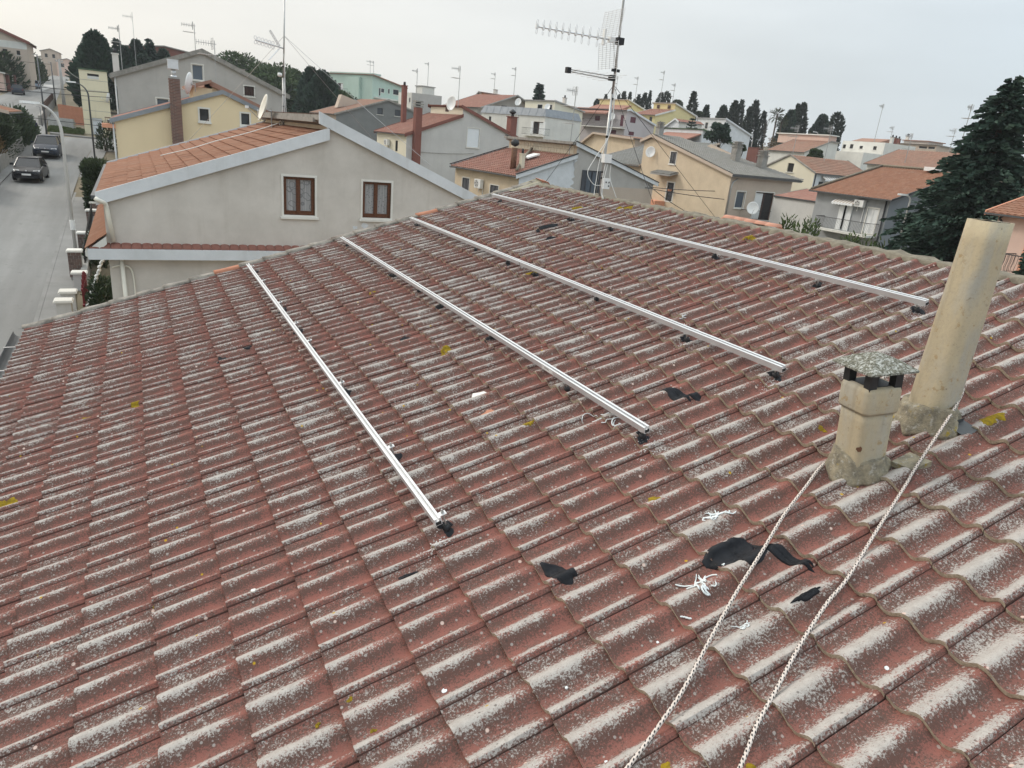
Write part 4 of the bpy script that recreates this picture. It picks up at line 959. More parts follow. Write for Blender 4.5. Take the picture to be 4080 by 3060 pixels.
def dish_at(p, az, lab, r_=.45, el=32, mat='plas', arm=True, mast=None, group=None):
    """p: mount point; az: compass-like angle (deg, from +X ccw) the dish faces"""
    t = thing('satellite_dish', lab, 'satellite dish', p, az - 90, group)   # faces local +y
    b = MB(); n = 22; rings = []
    for q in range(7): k = q / 6; rings.append([(r_ * k * math.cos(2 * math.pi * j / n), .22 + .16 * r_ * k * k * 1.6 - .0, r_ * 1.08 * k * math.sin(2 * math.pi * j / n)) for j in range(n)])
    rings2 = [[(x, y - .015, z) for x, y, z in rg] for rg in reversed(rings[1:])]
    b.loft(rings + rings2, caps=False)
    tl = Matrix.Rotation(R(el - 12), 3, 'X'); b.tf(lambda q: tl @ Vector(q)); b.build('reflector', mat, t, True)
    b = MB(); e = tl @ Vector((0, .22 + r_ * 1.35, -r_ * .45)); s0 = tl @ Vector((0, .25, -r_ * 1.0)); b.tube([s0, e], .016, 6); b.build('feed_arm', 'steel', t)
    b = MB(); b.cbox(e, (.07, .12, .09)); b.build('receiver_head', 'plas', t)
    b = MB(); b.tube([(0, 0, 0), (0, .08, .0), tl @ Vector((0, .22, 0))], .03, 8); b.tube(mast or [(0, 0, -.35), (0, 0, .1)], .024, 8); b.build('mount', 'steel', t); return t
def aerial(p, H, lab, az=180, style=0, mat='steel', r_=.02, group='far roof aerials'):
    t = thing('tv_aerial', lab, 'aerial', p, az - 180, group)
    b = MB(); b.tube([(0, 0, -.2), (0, 0, H)], r_, 6); b.build('mast', mat, t)
    ys = [(H * .93, 1.0, .28)] + ([(H * .70, .9, .5)] if style in (1, 2) else []) + ([(H * .45, .7, .4)] if style == 2 else [])
    for z, L, e in ys:
        b = MB(); b.tube([(-L, 0, z), (.1, 0, z)], r_ * .8, 5); b.build('boom', mat, t)
        b = MB()
        for k in range(7):
            x = -L + L * k / 7.5
            if style == 0 or z == ys[0][0]: b.tube([(x, 0, z - e * .5), (x, 0, z + e * .5)], r_ * .5, 4)
            else: b.tube([(x, -e, z), (x, e, z)], r_ * .5, 4)
        b.build('elements', mat, t)
        if z == ys[0][0]:
            b = MB()
            for k in range(5): zz = z - .3 + .6 * k / 4; b.tube([(-.12, -.3, zz), (-.12, .3, zz)], r_ * .45, 4)
            for k in (-.3, 0, .3): b.tube([(-.12, k, z - .3), (-.12, k, z + .3)], r_ * .45, 4)
            b.build('reflector', mat, t)
    return t
def chimney_on(hs, x, y, z0, z1, w, d, lab=None, mat='concrete', cap='moldy', cowl='ball'):
    b = MB(); b.box(x - w / 2, x + w / 2, y - d / 2, y + d / 2, z0 - hs.bz, z1 - hs.bz); c = b.build('chimney', mat, hs.root)
    b = MB(); zt = z1 - hs.bz
    b.box(x - w * .62, x + w * .62, y - d * .62, y + d * .62, zt + .003, zt + .08); b.build('chimney_cap', cap, c)
    b = MB()
    if cowl == 'ball': b.cyl((x, y, zt + .08), (x, y, zt + .25), w * .22, 10); b.lathe([(.01, -.2 * w * 2), (.75 * w * .5, -.12), (w * .5, 0), (.75 * w * .5, .14), (.01, .2 * w * 2)], (x, y, zt + .25 + w * .35), 12); b.build('cowl', 'dark', c, True)
    elif cowl == 'slats':
        for k in range(3): b.box(x - w * (.5 + .06 * (k % 2)), x + w * (.5 + .06 * (k % 2)), y - d * .55, y + d * .55, zt + .12 + k * .16, zt + .20 + k * .16)
        b.box(x - w * .35, x + w * .35, y - d * .35, y + d * .35, zt + .08, zt + .55); b.build('cowl', cap, c)
    elif cowl == 'pot': b.cyl((x, y, zt + .08), (x, y, zt + .45), w * .3, 10, w * .26); b.build('chimney_pot', 'dark', c, True)
    return c
# ------------------------------------------------------------------ neighbour with the orange roof
TL = (.30, .40, .016, .040)
H1 = House('house', 'neighbouring grey-rendered house with orange tile roof and white barge boards', 'house', (-1.71, 19.0), 0, 12.2, 11.2,
    [(0, -.01), (5.85, 2.03), (5.85, 2.33), (12.2, -.24)], base=road_z(22) - .6, wallm='wallgrey', sidem='beige', roofm='orange_tile', trim='white', soffit='moldy', ov=.16, ovf=.10, th=.20, bh=.30, tiles=TL,
    wins=[('S', 4.5, 5.5, -.51, .70, 'wood'), ('S', 6.83, 7.83, -.51, .69, 'wood')])
old = [c for c in H1.root.children if c.name.startswith('roof_tiles')][0]; bpy.data.objects.remove(old)
lo, hi, L, Wd, fn, amp = H1.slopes[0]
nt, nc = round(Wd / TL[0]), round(L / TL[1]); tw, tl_ = Wd / nt, L / nc
tm = []
for k in range(6): b = MB(); tile_cell(b, 0, 0, tw * 1.0, tl_, TL[2], TL[3], 15, (k + .5) / 6, freq=3); tm.append(b.mesh('tile', 'orange_tile', True))
dv = Vector((hi[0] - lo[0], 0, hi[1] - lo[1])).normalized(); nv = Vector((-dv.z, 0, dv.x)); rr = random.Random(2)
basis = Matrix((Vector((0, 1, 0)), dv, nv)).transposed(); cells2 = []; rest = MB()
# three-ribbed clay tile, ribs running up the slope
for c in range(nc):
    for t in range(nt): cells2.append(((H1.M @ fn((t * tw, c * tl_, 0)) - CAM).length, t, c))
cells2.sort()
for q, (d, t, c) in enumerate(cells2):
    if q < 300:
        o = link('tile', tm[rr.randrange(6)], H1.root); P = fn((t * tw, c * tl_, rr.uniform(-.003, .004)))
        o.matrix_local = Matrix.Translation(P) @ (basis @ Matrix.Rotation(rr.uniform(-.012, .012), 3, 'Z')).to_4x4()
    else: tile_cell(rest, t * tw, c * tl_, tw * 1.0, tl_, TL[2], TL[3], 12, rr.random(), freq=3)
tag(rest.tf(fn).build('tile_field', 'orange_tile', H1.root, True, fixn=False), kind='stuff')
zb = H1.bz; X1 = H1.root
# pent roof over the lower storey: beam, tile ends and west-facing slope
b = MB(); b.box(-.45, 12.4, -.34, .0, -1.74 - zb, -1.46 - zb); b.build('cornice_beam', 'white', X1)
nT = 52
for k in range(nT):
    x0 = -.42 + 12.8 * k / nT; w = 12.8 / nT; b = MB(); rg = []
    for y, z in ((-.30, -1.455), (.0, -1.375)): rg.append([(x0 + w * (.5 - .49 * math.cos(math.pi * j / 6)), y, z - zb + .040 * math.sin(math.pi * j / 6)) for j in range(7)])
    b.add(rg[0] + rg[1], [(j, j + 1, 8 + j, 7 + j) for j in range(6)] + [tuple(range(7))]); b.build('pent_tile', 'pent', X1, True)
sb = sheet(11.6, .66, .25, .33, .05, .02, seed=5); sb.tf(lambda p: (-.52 + p[1] * .80, -.30 + p[0], -1.52 - zb + p[1] * .62 + p[2])); tag(sb.build('pent_slope_tiles', 'orange_tile', X1, True, fixn=False), kind='stuff')
b = MB(); prism(b, [(-.51, -1.54 - zb), (.0, -1.14 - zb), (.0, -1.34 - zb), (-.40, -1.70 - zb), (-.51, -1.66 - zb)], -.28, 11.2); b.build('pent_slab', 'offwhite', X1)
b = MB(); b.tube([(-.16, -.22, -.18 - zb), (-.10, -.25, -.22 - zb), (-.02, -.18, -.27 - zb), (.06, -.10, -.32 - zb), (.08, -.09, -.5 - zb), (.16, -.09, -1.30 - zb)], .055, 10); b.tube([(.30, -.09, -1.75 - zb), (.34, -.09, -4.8 - zb)], .055, 10); b.build('downpipe', 'ivoryp', X1, True)
b = MB(); b.tube(spline([(.05, -.03, -2.0 - zb), (.28, -.05, -1.95 - zb), (.52, -.05, -2.1 - zb), (.55, -.05, -3.0 - zb), (.56, -.05, -4.8 - zb)], 6), .022, 8); b.build('conduit', 'ivoryp', X1, True)
b = MB(); b.box(.33, .45, -.155, -.03, -3.42 - zb, -3.39 - zb); b.build('pipe_clip', 'dark', X1)
for x, z, r_ in ((6.66, -.76, .09), (6.95, -.70, .13)):
    b = MB(); rr = random.Random(int(x * 9)); n = 14; b.add([(x + r_ * rr.uniform(.45, 1.1) * math.cos(6.28 * k / n), -.004, z - zb + r_ * .8 * rr.uniform(.4, 1.1) * math.sin(6.28 * k / n)) for k in range(n)], [tuple(range(n))]); b.build('flaked_paint', 'white', X1)
b = MB(); b.box(5.50, 5.86, .5, 11.0, 2.18 - zb, 2.30 - zb); b.build('upper_roof_coping', 'moldy', X1)
# gutter elbow under the left corner and the mast with dish and cables on this roof
mt = thing('tv_aerial', 'guyed aerial with yagi and folded reflectors on the orange-roofed house', 'aerial', (4.05, 26.0, 1.75)); nl = sub((0, 0, 0), mt.location)
b = MB(); b.tube([(4.12, 26, 1.75), (4.15, 26, 3.6)], .045, 10); b.tube([(4.15, 26, 3.5), (4.24, 26, 6.4)], .026, 10); b.build('mast', 'steel', mt, True, nl)
for zz, wdt in ((2.6, .06), (3.0, .06), (3.95, .04)):
    b = MB(); b.cyl((4.14, 26, zz), (4.14, 26, zz + .05), wdt, 10); b.build('mast_band', 'dark', mt, True, nl)
yb = Vector((4.17, 26, 4.58)); yt = Vector((3.20, 25.9, 4.72)); b = MB(); b.tube([yb, yt], .024, 6); b.build('boom', 'alu', mt, True, nl); dd = (yt - yb).normalized()
for k in range(6):
    p = yb.lerp(yt, .38 + .62 * k / 5); b = MB()
    for sg in (1, -1):
        pts = [p + Vector((.045 * math.sin(a), 0, sg * (.02 + .055 - .055 * math.cos(a)))) for a in [2 * math.pi * j / 10 for j in range(11)]]; b.tube(pts, .010, 4)
    b.build('director', 'alu', mt, False, nl)
for sg in (1, -1):
    b = MB(); o0 = yb.lerp(yt, .12); dr_ = (dd * .75 + Vector((0, 0, sg * .95))).normalized()
    for k in range(7): p = o0 + dr_ * (.06 + .09 * k); b.tube([p - Vector((0, .17, 0)), p + Vector((0, .17, 0))], .010, 4)
    for y in (-.17, 0, .17): b.tube([o0 + dr_ * .04 + Vector((0, y, 0)), o0 + dr_ * .62 + Vector((0, y, 0))], .011, 4)
    b.build('folded_reflector', 'alu', mt, False, nl)
b = MB(); b.lathe([(.0, .0), (.07, .01), (.085, .06), (.07, .13), (.0, .14)], (4.02, 25.97, 3.62), 12); b.build('amplifier', 'plas', mt, True, nl)
for k in range(3):
    b = MB(); b.tube(spline([(4.17 + .02 * k, 25.97, 4.4 - .3 * k), (4.19, 25.95, 3.6), (4.10 + .05 * k, 25.95, 2.9), (4.08 + .06 * k, 25.92, 2.3), (3.95 + .06 * k, 25.85, 2.02), (4.05 + .05 * k, 25.7, 1.85)], 6), .013, 5); b.build('cable', 'cable', mt, True, nl)
H1N = Vector((-ST * 1.0, 0, CT))
cz = lambda x, y: 2.03 - (5.85 - (x + 1.71)) * .348 + .05
b = MB(); b.tube(spline([(x, y, cz(x, y) + .03) for x, y in ((4.0, 25.8), (3.3, 25.2), (2.6, 24.9), (1.6, 25.0), (.9, 24.6), (.2, 24.9), (-.1, 25.0))], 8), .014, 6); b.build('cable', 'cable', mt, True, nl)
for e in ((9.5, 30.0, 1.0), (.6, 29.5, .5), (8.5, 22, 1.1)): b = MB(); b.tube(catenary((4.2, 26, 5.0), e, .03, 8), .007, 4); b.build('guy_wire', 'steel', mt, False, nl)
dish_at((3.75, 26.3, 2.42), 182, 'edge-on cream satellite dish beside the mast on the orange-roofed house', .46, 30, 'ivoryp', mast=[(0, 0, -.75), (0, 0, .1)])
# ------------------------------------------------------------------ cream house with brick chimney
H2 = House('house', 'cream-yellow gabled house with tall brick chimney behind the orange roof', 'house', (-1.65, 42.0), 0, 11.2, 13, [(0, 1.45), (5.38, 3.39), (11.2, 1.1)], wallm='cream', roofm='red_tile', trim='lead', ov=.24, ovf=.12, th=.18, bh=.2,
    wins=[('S', 4.15, 4.61, 1.65, 2.32, 'dark'), ('S', 6.31, 6.74, 1.65, 2.29, 'dark')])
zb = H2.bz; b = MB(); prism(b, [(5.0, 3.95 - zb), (11.4, 1.50 - zb), (11.4, 1.25 - zb), (5.0, 3.66 - zb)], 3.0, 13.2); b.build('upper_roof', 'old_tile', H2.root)
b = MB(); prism(b, [(5.15, 2.7 - zb), (11.0, 1.0 - zb), (11.0, 1.45 - zb), (5.15, 3.72 - zb)], 3.2, 13.0); b.build('upper_wall', 'cream', H2.root)
b = MB(); prism(b, [(3.7, 3.52 - zb), (5.1, 3.98 - zb), (5.1, 3.80 - zb), (3.7, 3.32 - zb)], 2.8, 6.5); b.build('stair_roof', 'old_tile', H2.root)
b = MB(); b.box(4.1, 5.14, 3.1, 6.2, 2.2 - zb, 3.5 - zb); b.build('stair_head', 'cream', H2.root)
# brick chimney: every brick on the faces that show
bm_ = {}
for nmk, (lx, ly) in (('s', (.235, .11)), ('h', (.11, .11))):
    b = MB(); b.cbox((0, 0, 0), (lx, ly, .062)); bm_[nmk] = b.mesh('brick', 'brick')
cx0, cx1, cy0, cy1 = 2.68, 3.23, -.52, -.02; z0c, z1c = H2.bz, 3.78
b = MB(); b.box(cx0 + .012, cx1 - .012, cy0 + .012, cy1, 0, z1c - zb); chb = b.build('brick_chimney', 'concrete', H2.root); n = 0; z = .1
while z < z1c - .07 and n < 300:
    row = int(round((z - .1) / .0755)); xs = [.1175, .3625] if row % 2 == 0 else [.055, .24, .485]
    for x in ([cx0 + .119, cx0 + .366, cx1 - .002 - .029] if row % 2 == 0 else [cx0 + .057, cx0 + .244, cx0 + .489]):
        kind = 's' if not (row % 2 == 1 and x < cx0 + .1) and not (row % 2 == 0 and x > cx1 - .1) else 'h'
        if kind == 'h': x = cx0 + .055 if x < cx0 + .1 else cx1 - .055
        if row % 2 == 1 and x > cx0 + .4: x = cx1 - .1175
        o = link('brick', bm_[kind], chb, (x, cy0 + .05, z - zb)); n += 1
    if row % 2: 
        o = link('brick', bm_['s'], chb, (cx0 + .05, cy0 + .30, z - zb)); o.rotation_euler = (0, 0, math.pi / 2); n += 1
    z += .0755
b = MB(); b.cyl(((cx0 + cx1) / 2, -.27, z1c - zb), ((cx0 + cx1) / 2, -.27, z1c + .42 - zb), .12, 14); b.lathe([(.15, .0), (.15, .05), (.13, .07)], ((cx0 + cx1) / 2, -.27, z1c - zb), 14); b.build('flue_neck', 'alu', chb, True)
b = MB(); b.box(cx0 + .02, cx1 - .03, -.50, -.04, z1c + .42 - zb, z1c + .80 - zb); b.build('metal_cowl', 'alu', chb)
b = MB(); b.box(cx0 + .0, cx1 - .01, -.52, -.02, z1c + .802 - zb, z1c + .84 - zb); b.box(cx0 + .0, cx1 - .01, -.52, -.02, z1c + .38 - zb, z1c + .418 - zb); b.build('cowl_rim', 'alu', chb)
b = MB(); b.cyl((-.10, -.06, 1.2 - zb), (-.06, -.06, -4 - zb), .05, 8); b.build('downpipe', 'steel', H2.root, True)
b = MB(); b.box(-.62, .0, -.1, 1.0, .92 - zb, 1.12 - zb); b.build('eave_stub', 'salmon', H2.root)
dish_at((1.95 + .5, 43.4, 3.55), 158, 'white satellite dish by the ridge of the cream house', .55, 22)
aerial((3.84, 46.2, 3.5), 2.7, 'single-mast aerial on the cream house ridge', 185, 1, r_=.022)
# ------------------------------------------------------------------ big grey gable
H3 = House('house', 'large grey gabled house with concrete verge behind the cream house', 'house', (-1.67, 66.0), 0, 13.02, 13, [(0, 4.54), (6.45, 7.09), (13.02, 4.46)], wallm='greyB', roofm='old_tile', trim='moldy', ov=.45, ovf=.2, th=.3, bh=.34,
    wins=[('S', 5.62, 6.45, 4.63, 5.83, 'frame'), ('S', 9.69, 10.48, 3.81, 4.62, 'shut'), ('S', 2.79, 3.71, 2.17, 2.9, 'frame')])
chimney_on(H3, .05, 1.2, 3.5, 5.9, .45, .6, mat='offwhite', cap='offwhite', cowl='pot'); chimney_on(H3, 10.6, 8, 4.2, 6.3, .4, .5, mat='concrete', cowl='none')
b = MB(); b.cyl((-.1, -.06, 4.2 - H3.bz), (-.1, -.06, .2), .06, 8); b.build('downpipe', 'lgrey', H3.root, True)
aerial((4.6, 70, 6.9), 2.4, 'two-tier aerial on the big grey gable', 180, 1, r_=.03); aerial((-1.3, 95, 4.5), 6.0, 'thin aerial standing among the conifers left of the grey gable', 175, 1, r_=.04); aerial((.2, 100, 5), 7.5, 'plain whip aerial above the conifers left of the grey gable', 180, 0, r_=.025)
# substation tower
H4 = House('electricity_cabin', 'tall narrow pale-yellow electricity cabin with green roof slab', 'tower', (-5.30, 88.0), 0, 2.5, 2.6, [(0, 5.2), (2.5, 5.2)], wallm='tower', roof=False, th=.0, wins=[('S', .74, 1.78, 4.35, 4.86, 'vent'), ('S', .75, 1.68, -1.55, .52, 'door')])
b = MB(); b.box(-.1, 2.6, -.1, 2.7, 5.19 - H4.bz, 5.32 - H4.bz)
t = NT('mossy_green_slab'); MT['greenslab'] = t.done(t.mix(t.rng(t.noise(4, 5), .4, .6), (.09, .14, .08), (.06, .09, .06)), .9)
b.build('roof_slab', 'greenslab', H4.root)
for z in (4.2, 3.2, 2.2, 1.2, .3): b = MB(); b.box(-.012, 2.512, -.012, 2.6, z - H4.bz, z + .035 - H4.bz); b.build('string_course', 'concrete', H4.root)
dish_at((-2.55, 87.6, 2.6), 165, 'edge-on white satellite dish between cabin and grey gable', .5, 25)
# ------------------------------------------------------------------ second row: H8, H9, H10
H8 = House('house', 'dark grey gabled house with red-brown roof and two small windows', 'house', (25.62, 105.0), 8, 15.5, 9.6, [(0, 3.85), (8.22, 6.53), (15.5, 4.55)], wallm='dgrey', sidem='tan', roofm='old_tile', trim='moldy', ov=.4, ovf=.2, bh=.22, tiles=(.34, .42, .05, .03), wins=[('S', 6.47, 7.37, 4.27, 5.17, 'small'), ('S', 9.38, 10.37, 4.31, 5.22, 'small')])
b = MB(); prism(b, [(2.2, 4.7 - H8.bz), (2.9, 6.6 - H8.bz), (5.6, 5.9 - H8.bz), (5.6, 5.5 - H8.bz)], 5.0, 6.2); b.build('dormer', 'tan', H8.root)
H9 = House('house', 'light grey gabled house with red-brown trim, white roller window and tall red chimney', 'house', (25.66, 74.0), 8, 15.0, 7.5, [(0, 2.1), (7.0, 4.65), (7.0, 5.5), (15.0, 2.8)], wallm='lgrey', sidem='ivory', roofm='red_tile', trim='brown', ov=.3, ovf=.2, bh=.34, tiles=(.34, .42, .06, .05), wins=[('S', 7.79, 9.41, 1.15, 3.26, 'roller'), ('W', 2.04, 2.66, 0, 1.15, 'slot')])
b = MB(); b.box(.72, 1.50, -.62, -.01, 0, 4.75 - H9.bz); c = b.build('chimney', 'brown', H9.root)
for k in range(3): b = MB(); b.box(.66 - .05 * (k % 2), 1.56 + .05 * (k % 2), -.68, .05, 4.78 + .26 * k - H9.bz, 4.93 + .26 * k - H9.bz); b.build('cowl_slab', 'moldy', c)
b = MB(); b.box(.9, 1.3, -.5, -.1, 4.75 - H9.bz, 5.4 - H9.bz); b.build('cowl_core', 'dark', c)
ac_unit(H9, 'L', 4.3, .55 - H9.bz, 'white air conditioner on the side wall of the red-trimmed house')
dish_at(H9.world((5.9, .3, 5.6 - H9.bz)), 200, 'big white dish on the red-trimmed house ridge', .75, 20); aerial(H9.world((6.6, .5, 5.4 - H9.bz)), 4.2, 'leaning aerial with yagi on the red-trimmed house', 178, 1, r_=.035)
chimney_on(H9, 3.2, 7.2, 3.2, 7.2, .5, .5, mat='brown', cap='brown', cowl='pot'); chimney_on(H9, 14.5, .8, 1.5, 5.0, .9, .9, mat='brown', cap='brown', cowl='ball')
b = MB(); b.box(6.95, 6.99, 3.2, 3.9, 4.85 - H9.bz, 5.35 - H9.bz); b.build('clerestory_window', 'shutbrown', H9.root)
b = MB(); b.tube(catenary((1.5, -.08, .2 - H9.bz), (8.8, -.08, .5 - H9.bz), .1, 10), .025, 4); b.build('wall_cable', 'moldy', H9.root)
H10 = House('house', 'house with red tile roof, clerestory wall and half-white half-grey gable', 'house', (26.09, 48.0), 8, 15.4, 9.8, [(0, -.10), (5.7, 1.70), (5.7, 2.58), (15.4, -.05)], wallm='greyB', sidem='beige', roofm='red_tile', trim='white', soffit='moldy', cap='dark', ov=.44, ovf=.2, bh=.3, tiles=(.32, .40, .07, .055),
    wins=[('S', 7.1, 8.5, -2.4, .50, 'shutdoor'), ('W', 7.31, 8.48, -2.33, -1.2, 'shut2'), ('W', 2.74, 3.96, -2.5, -1.38, 'shut2')])
zb = H10.bz; rr = random.Random(8); edge = [(5.75 + rr.uniform(-.16, .16) - .3 * (k % 3 == 0), 1.42 - zb - 4.2 * k / 22) for k in range(23)]
b = MB(); poly = [(.01, -.32 - zb), ] + [(5.55, 1.40 - zb)] + edge + [(5.6, .3), (.01, .3)]; b.add([(x, -.005, z) for x, z in poly], [tuple(range(len(poly)))]); b.build('white_render_patch', 'white', H10.root)
b = MB(); b.box(5.9, 15.35, -.006, 0, .2, -.95 - zb); 
for xx in (): pass
b = MB(); b.box(9.2, 15.36, -.006, -.001, .2, -.75 - zb); b.build('lower_render_band', 'tan', H10.root)
b = MB(); b.box(5.1, 5.80, -.1, 9.9, 2.45 - zb, 2.66 - zb); b.build('parapet_coping', 'moldy', H10.root)
stb = {}
for k in range(2): b = MB(); w = (.42, .30)[k]; b.box(-.04, .0, -w / 2, w / 2, -.15, .15); bb = b.mesh('facing_stone', 'ivory'); stb[k] = bb
for r_ in range(2):
    y = .4
    k = r_
    while y < 9.2:
        w = (.42, .30)[k % 2]; link('facing_stone', stb[k % 2], H10.root, (5.685, y + w / 2, 1.80 + .33 * r_ - zb + (.05))); y += w + .05; k += 1 + (int(y * 7) % 2)
b = MB(); prism(b, [(.6, 0, ), (1.0, .0), (1.0, .001), (.6, .001)], 0, .001)
b = MB(); b.tube([(0.15, .6, .12 - zb), (2.6, 3.2, .98 - zb), (5.5, 6.0, 1.78 - zb)], .13, 6); b.build('mortar_valley', 'mortar', H10.root, True)
def stove(hs, x, y, z, h, r_, mat, lab=None):
    b = MB(); b.cyl((x, y, z - .3), (x, y, z + h), r_, 12); c = b.build('stove_flue', mat, hs.root, True)
    b = MB(); b.lathe([(.01, -r_ * 1.2), (r_ * 1.2, -r_ * .7), (r_ * 1.5, 0), (r_ * 1.2, r_ * .9), (.01, r_ * 1.4)], (x, y, z + h + r_ * 1.5), 14); b.build('rotating_cowl', 'dark', c, True)
stove(H10, .9, 2.2, .15 - zb, 1.6, .24, 'rust')
chimney_on(H10, 1.25, 1.5, -.1, 1.3, .34, .34, mat='ivory', cap='ivory', cowl='pot')
b = MB(); b.box(3.0, 4.2, 3.0, 3.9, 1.30 - zb, 1.42 - zb); b.tf(lambda p: (p[0], p[1], p[2] + (p[0] - 3.6) * .3 - .15)); b.build('roof_hatch', 'plas', H10.root)
ac_unit(H10, 'L', 5.4, -1.80 - zb, 'white air conditioner on the beige side wall under red tiles', .95, .72)
aerial(H10.world((5.4, .6, 1.7 - zb)), 5.2, 'tall aerial with zigzag yagi in front of the pale apartment block', 190, 2, r_=.035)
# ------------------------------------------------------------------ beige house with grey tile roof
H17 = House('house', 'beige house with grey corrugated-tile roof, dark door under a small canopy', 'house', (47.0, 46.29), 0, 13.4, 8.0, [(0, 3.75), (1.4, 4.23), (13.4, 1.30)], wallm='beige', sidem='tan', roof=False, th=.25, ridge='x', wins=[('W', 7.95, 8.85, 1.55, 2.72, 'shut2'), ('W', 7.61, 8.60, -2.10, -.23, 'doorway'), ('W', 7.3, 10.4, .55, .87, 'canopy'), ('S', 1.07, 2.15, -1.69, -.2, 'frame'), ('S', 3.49, 5.88, -2.71, -.13, 'french'), ('S', 1.9, 9.5, -2.75, -1.75, 'balcony')])
zb = H17.bz
# south slope with a hip on the right: local u runs from north to south, v to the east
A_ = (1.4, -.25, 4.25 - zb); SWp = (13.75, -.25, 1.22 - zb); SEp = (13.75, 8.9, 1.22 - zb); RE = (1.4, 3.2, 4.25 - zb); NEp = (-2.0, 7.5, 2.6 - zb); NWp = (-.4, -.25, 3.62 - zb)
b = MB(); b.add([A_, SWp, SEp, RE, NEp, NWp] + [(x, y, z - .2) for x, y, z in (A_, SWp, SEp, RE, NEp, NWp)], [(0, 3, 2, 1), (0, 5, 4, 3), (3, 4, 2), (0, 1, 7, 6), (1, 2, 8, 7), (2, 4, 10, 8), (4, 5, 11, 10), (5, 0, 6, 11), (6, 7, 8, 9), (9, 8, 10), (6, 9, 10, 11)]); b.build('roof_slab', 'concrete', H17.root)
LL = math.hypot(12.35, 3.03); sb = MB(); full = sheet(9.3, LL, .26, .36, .085, .05, 6, 3)
def inside(u, v): return True if v < .2 else (u < 9.15 - (9.15 - 3.45) * v / LL)
for f_ in full.f: pass
keep = [f_ for f_ in full.f if inside(full.v[f_[0]][0], full.v[f_[0]][1])]; full.f = keep
full.tf(lambda p: (13.8 - p[1] * 12.35 / LL, -.27 + p[0], 1.235 - zb + p[1] * 3.03 / LL + p[2])); tag(full.build('roof_tiles', 'grey_tile', H17.root, True, fixn=False), kind='stuff')
b = MB(); prism(b, [(-.4, 3.66 - zb), (1.4, 4.30 - zb), (13.8, 1.28 - zb), (13.8, 1.02 - zb), (1.4, 3.98 - zb), (-.4, 3.4 - zb)], -.33, -.26); b.build('barge_board', 'tan', H17.root)
b = MB(); b.box(13.75, 13.88, -.25, 8.9, 1.12 - zb, 1.21 - zb); b.build('gutter', 'gutter', H17.root)
for (x, y, z) in ((9.0, 5.2, 2.0), (10.8, 7.2, 1.4)):
    chimney_on(H17, x, y - (1.0 if y > 6 else .8), z, z + 1.7, .7, .7, mat='moldy', cap='moldy', cowl='slats')
chimney_on(H17, 1.6, .5, 4.0, 5.0, .6, .6, mat='concrete', cap='moldy', cowl='slats')
b = MB(); b.tube([(13.46, .8, .9 - zb), (13.46, .3, .6 - zb), (13.46, .18, .2 - zb), (13.46, .15, -4 - zb)], .06, 8); b.build('downpipe', 'steel', H17.root, True)
b = MB(); b.box(2.6, 4.8, -1.3, 0, -3.6 - zb, -2.12 - zb); b.build('porch_parapet', 'salmon', H17.root)
dish_at(H17.world((1.7, -.25, 2.45 - zb)), 215, 'white satellite dish at the edge of the grey-tiled roof', .52, 25); dish_at((49.0, 45.0, -1.6), 235, 'white satellite dish on the balcony of the beige house', .55, 30, mast=[(0, 0, -.9), (0, 0, .1)])
b = MB(); b.lathe([(.16, 0), (.24, .25), (.2, .25)], (0, 0, 0), 10); b.tf(lambda p: Vector(p) + H17.world((5.6, -.3, -1.05 - zb))); tag(b.build('flower_pot', 'clay', None, True), 'terracotta pot hanging beside the dark door of the beige house', 'pot')
# wing with the west-facing grey slope
WG = House('house', 'low wing with west-facing grey tile roof beside the beige house', 'house', (47.2, 59.9), 0, 10, 9.5, [(0, 1.25), (10, 4.1)], wallm='beige', roofm='grey_tile', trim='tan', ov=.4, ovf=.1, bh=.16, tiles=(.30, .40, .085, .05))
for y, x in ((4.4, 5.2), (1.2, 4.0)):
    b = MB(); b.box(x - .35, x + .35, y - .5, y + .5, 0, .08); b.tf(lambda p: (p[0], p[1], p[2] + 1.35 + (p[0]) * .285 - WG.bz)); b.build('skylight', 'dull' if y > 2 else 'plas', WG.root)
AT = House('house', 'beige attic storey with weathered coping behind the grey-tiled wing', 'house', (53.5, 70.0), 0, 11.5, 6, [(0, 3.01), (2.8, 4.4), (11.5, 4.03)], wallm='beige', sidem='tan', trim='tan', roofm='old_tile', ov=.3, ovf=.5, bh=.22, ridge='x')
# ------------------------------------------------------------------ right: grey house with orange roof
H19 = House('house', 'grey rendered house with smooth orange roof, white shutters and railed balcony', 'house', (48.0, 31.0), 0, 14.5, 6.5, [(0, .90), (7.7, 3.12), (14.5, 1.0)], wallm='s19', sidem='w19', roofm='orange_tile', trim='dark', soffit='concrete', ov=.46, ovf=.42, th=.14, bh=.12, tiles=(.25, .32, .03, .02),
    wins=[('W', 2.95, 4.0, -1.97, -.05, 'frenchshut'), ('W', .72, 1.6, -1.96, -.05, 'shutw'), ('W', 2.63, 4.55, -.02, .34, 'awning'), ('W', .44, 5.27, -1.98, -1.1, 'balcony')])
ac_unit(H19, 'L', 2.25, -.05 - H19.bz, 'white air conditioner beside the striped awning on the grey house', .8, .5)
b = MB(); b.cyl((-.08, .25, .75 - H19.bz), (-.08, .12, 0), .06, 8); b.build('downpipe', 'dark', H19.root, True)
b = MB(); b.box(3.0, 4.1, -.1, .5, 0, .1)
b = MB(); b.box(6.9, 7.9, 1.5, 2.6, 3.05 - H19.bz, 3.35 - H19.bz); b.build('roof_hatch', 'plas', H19.root)
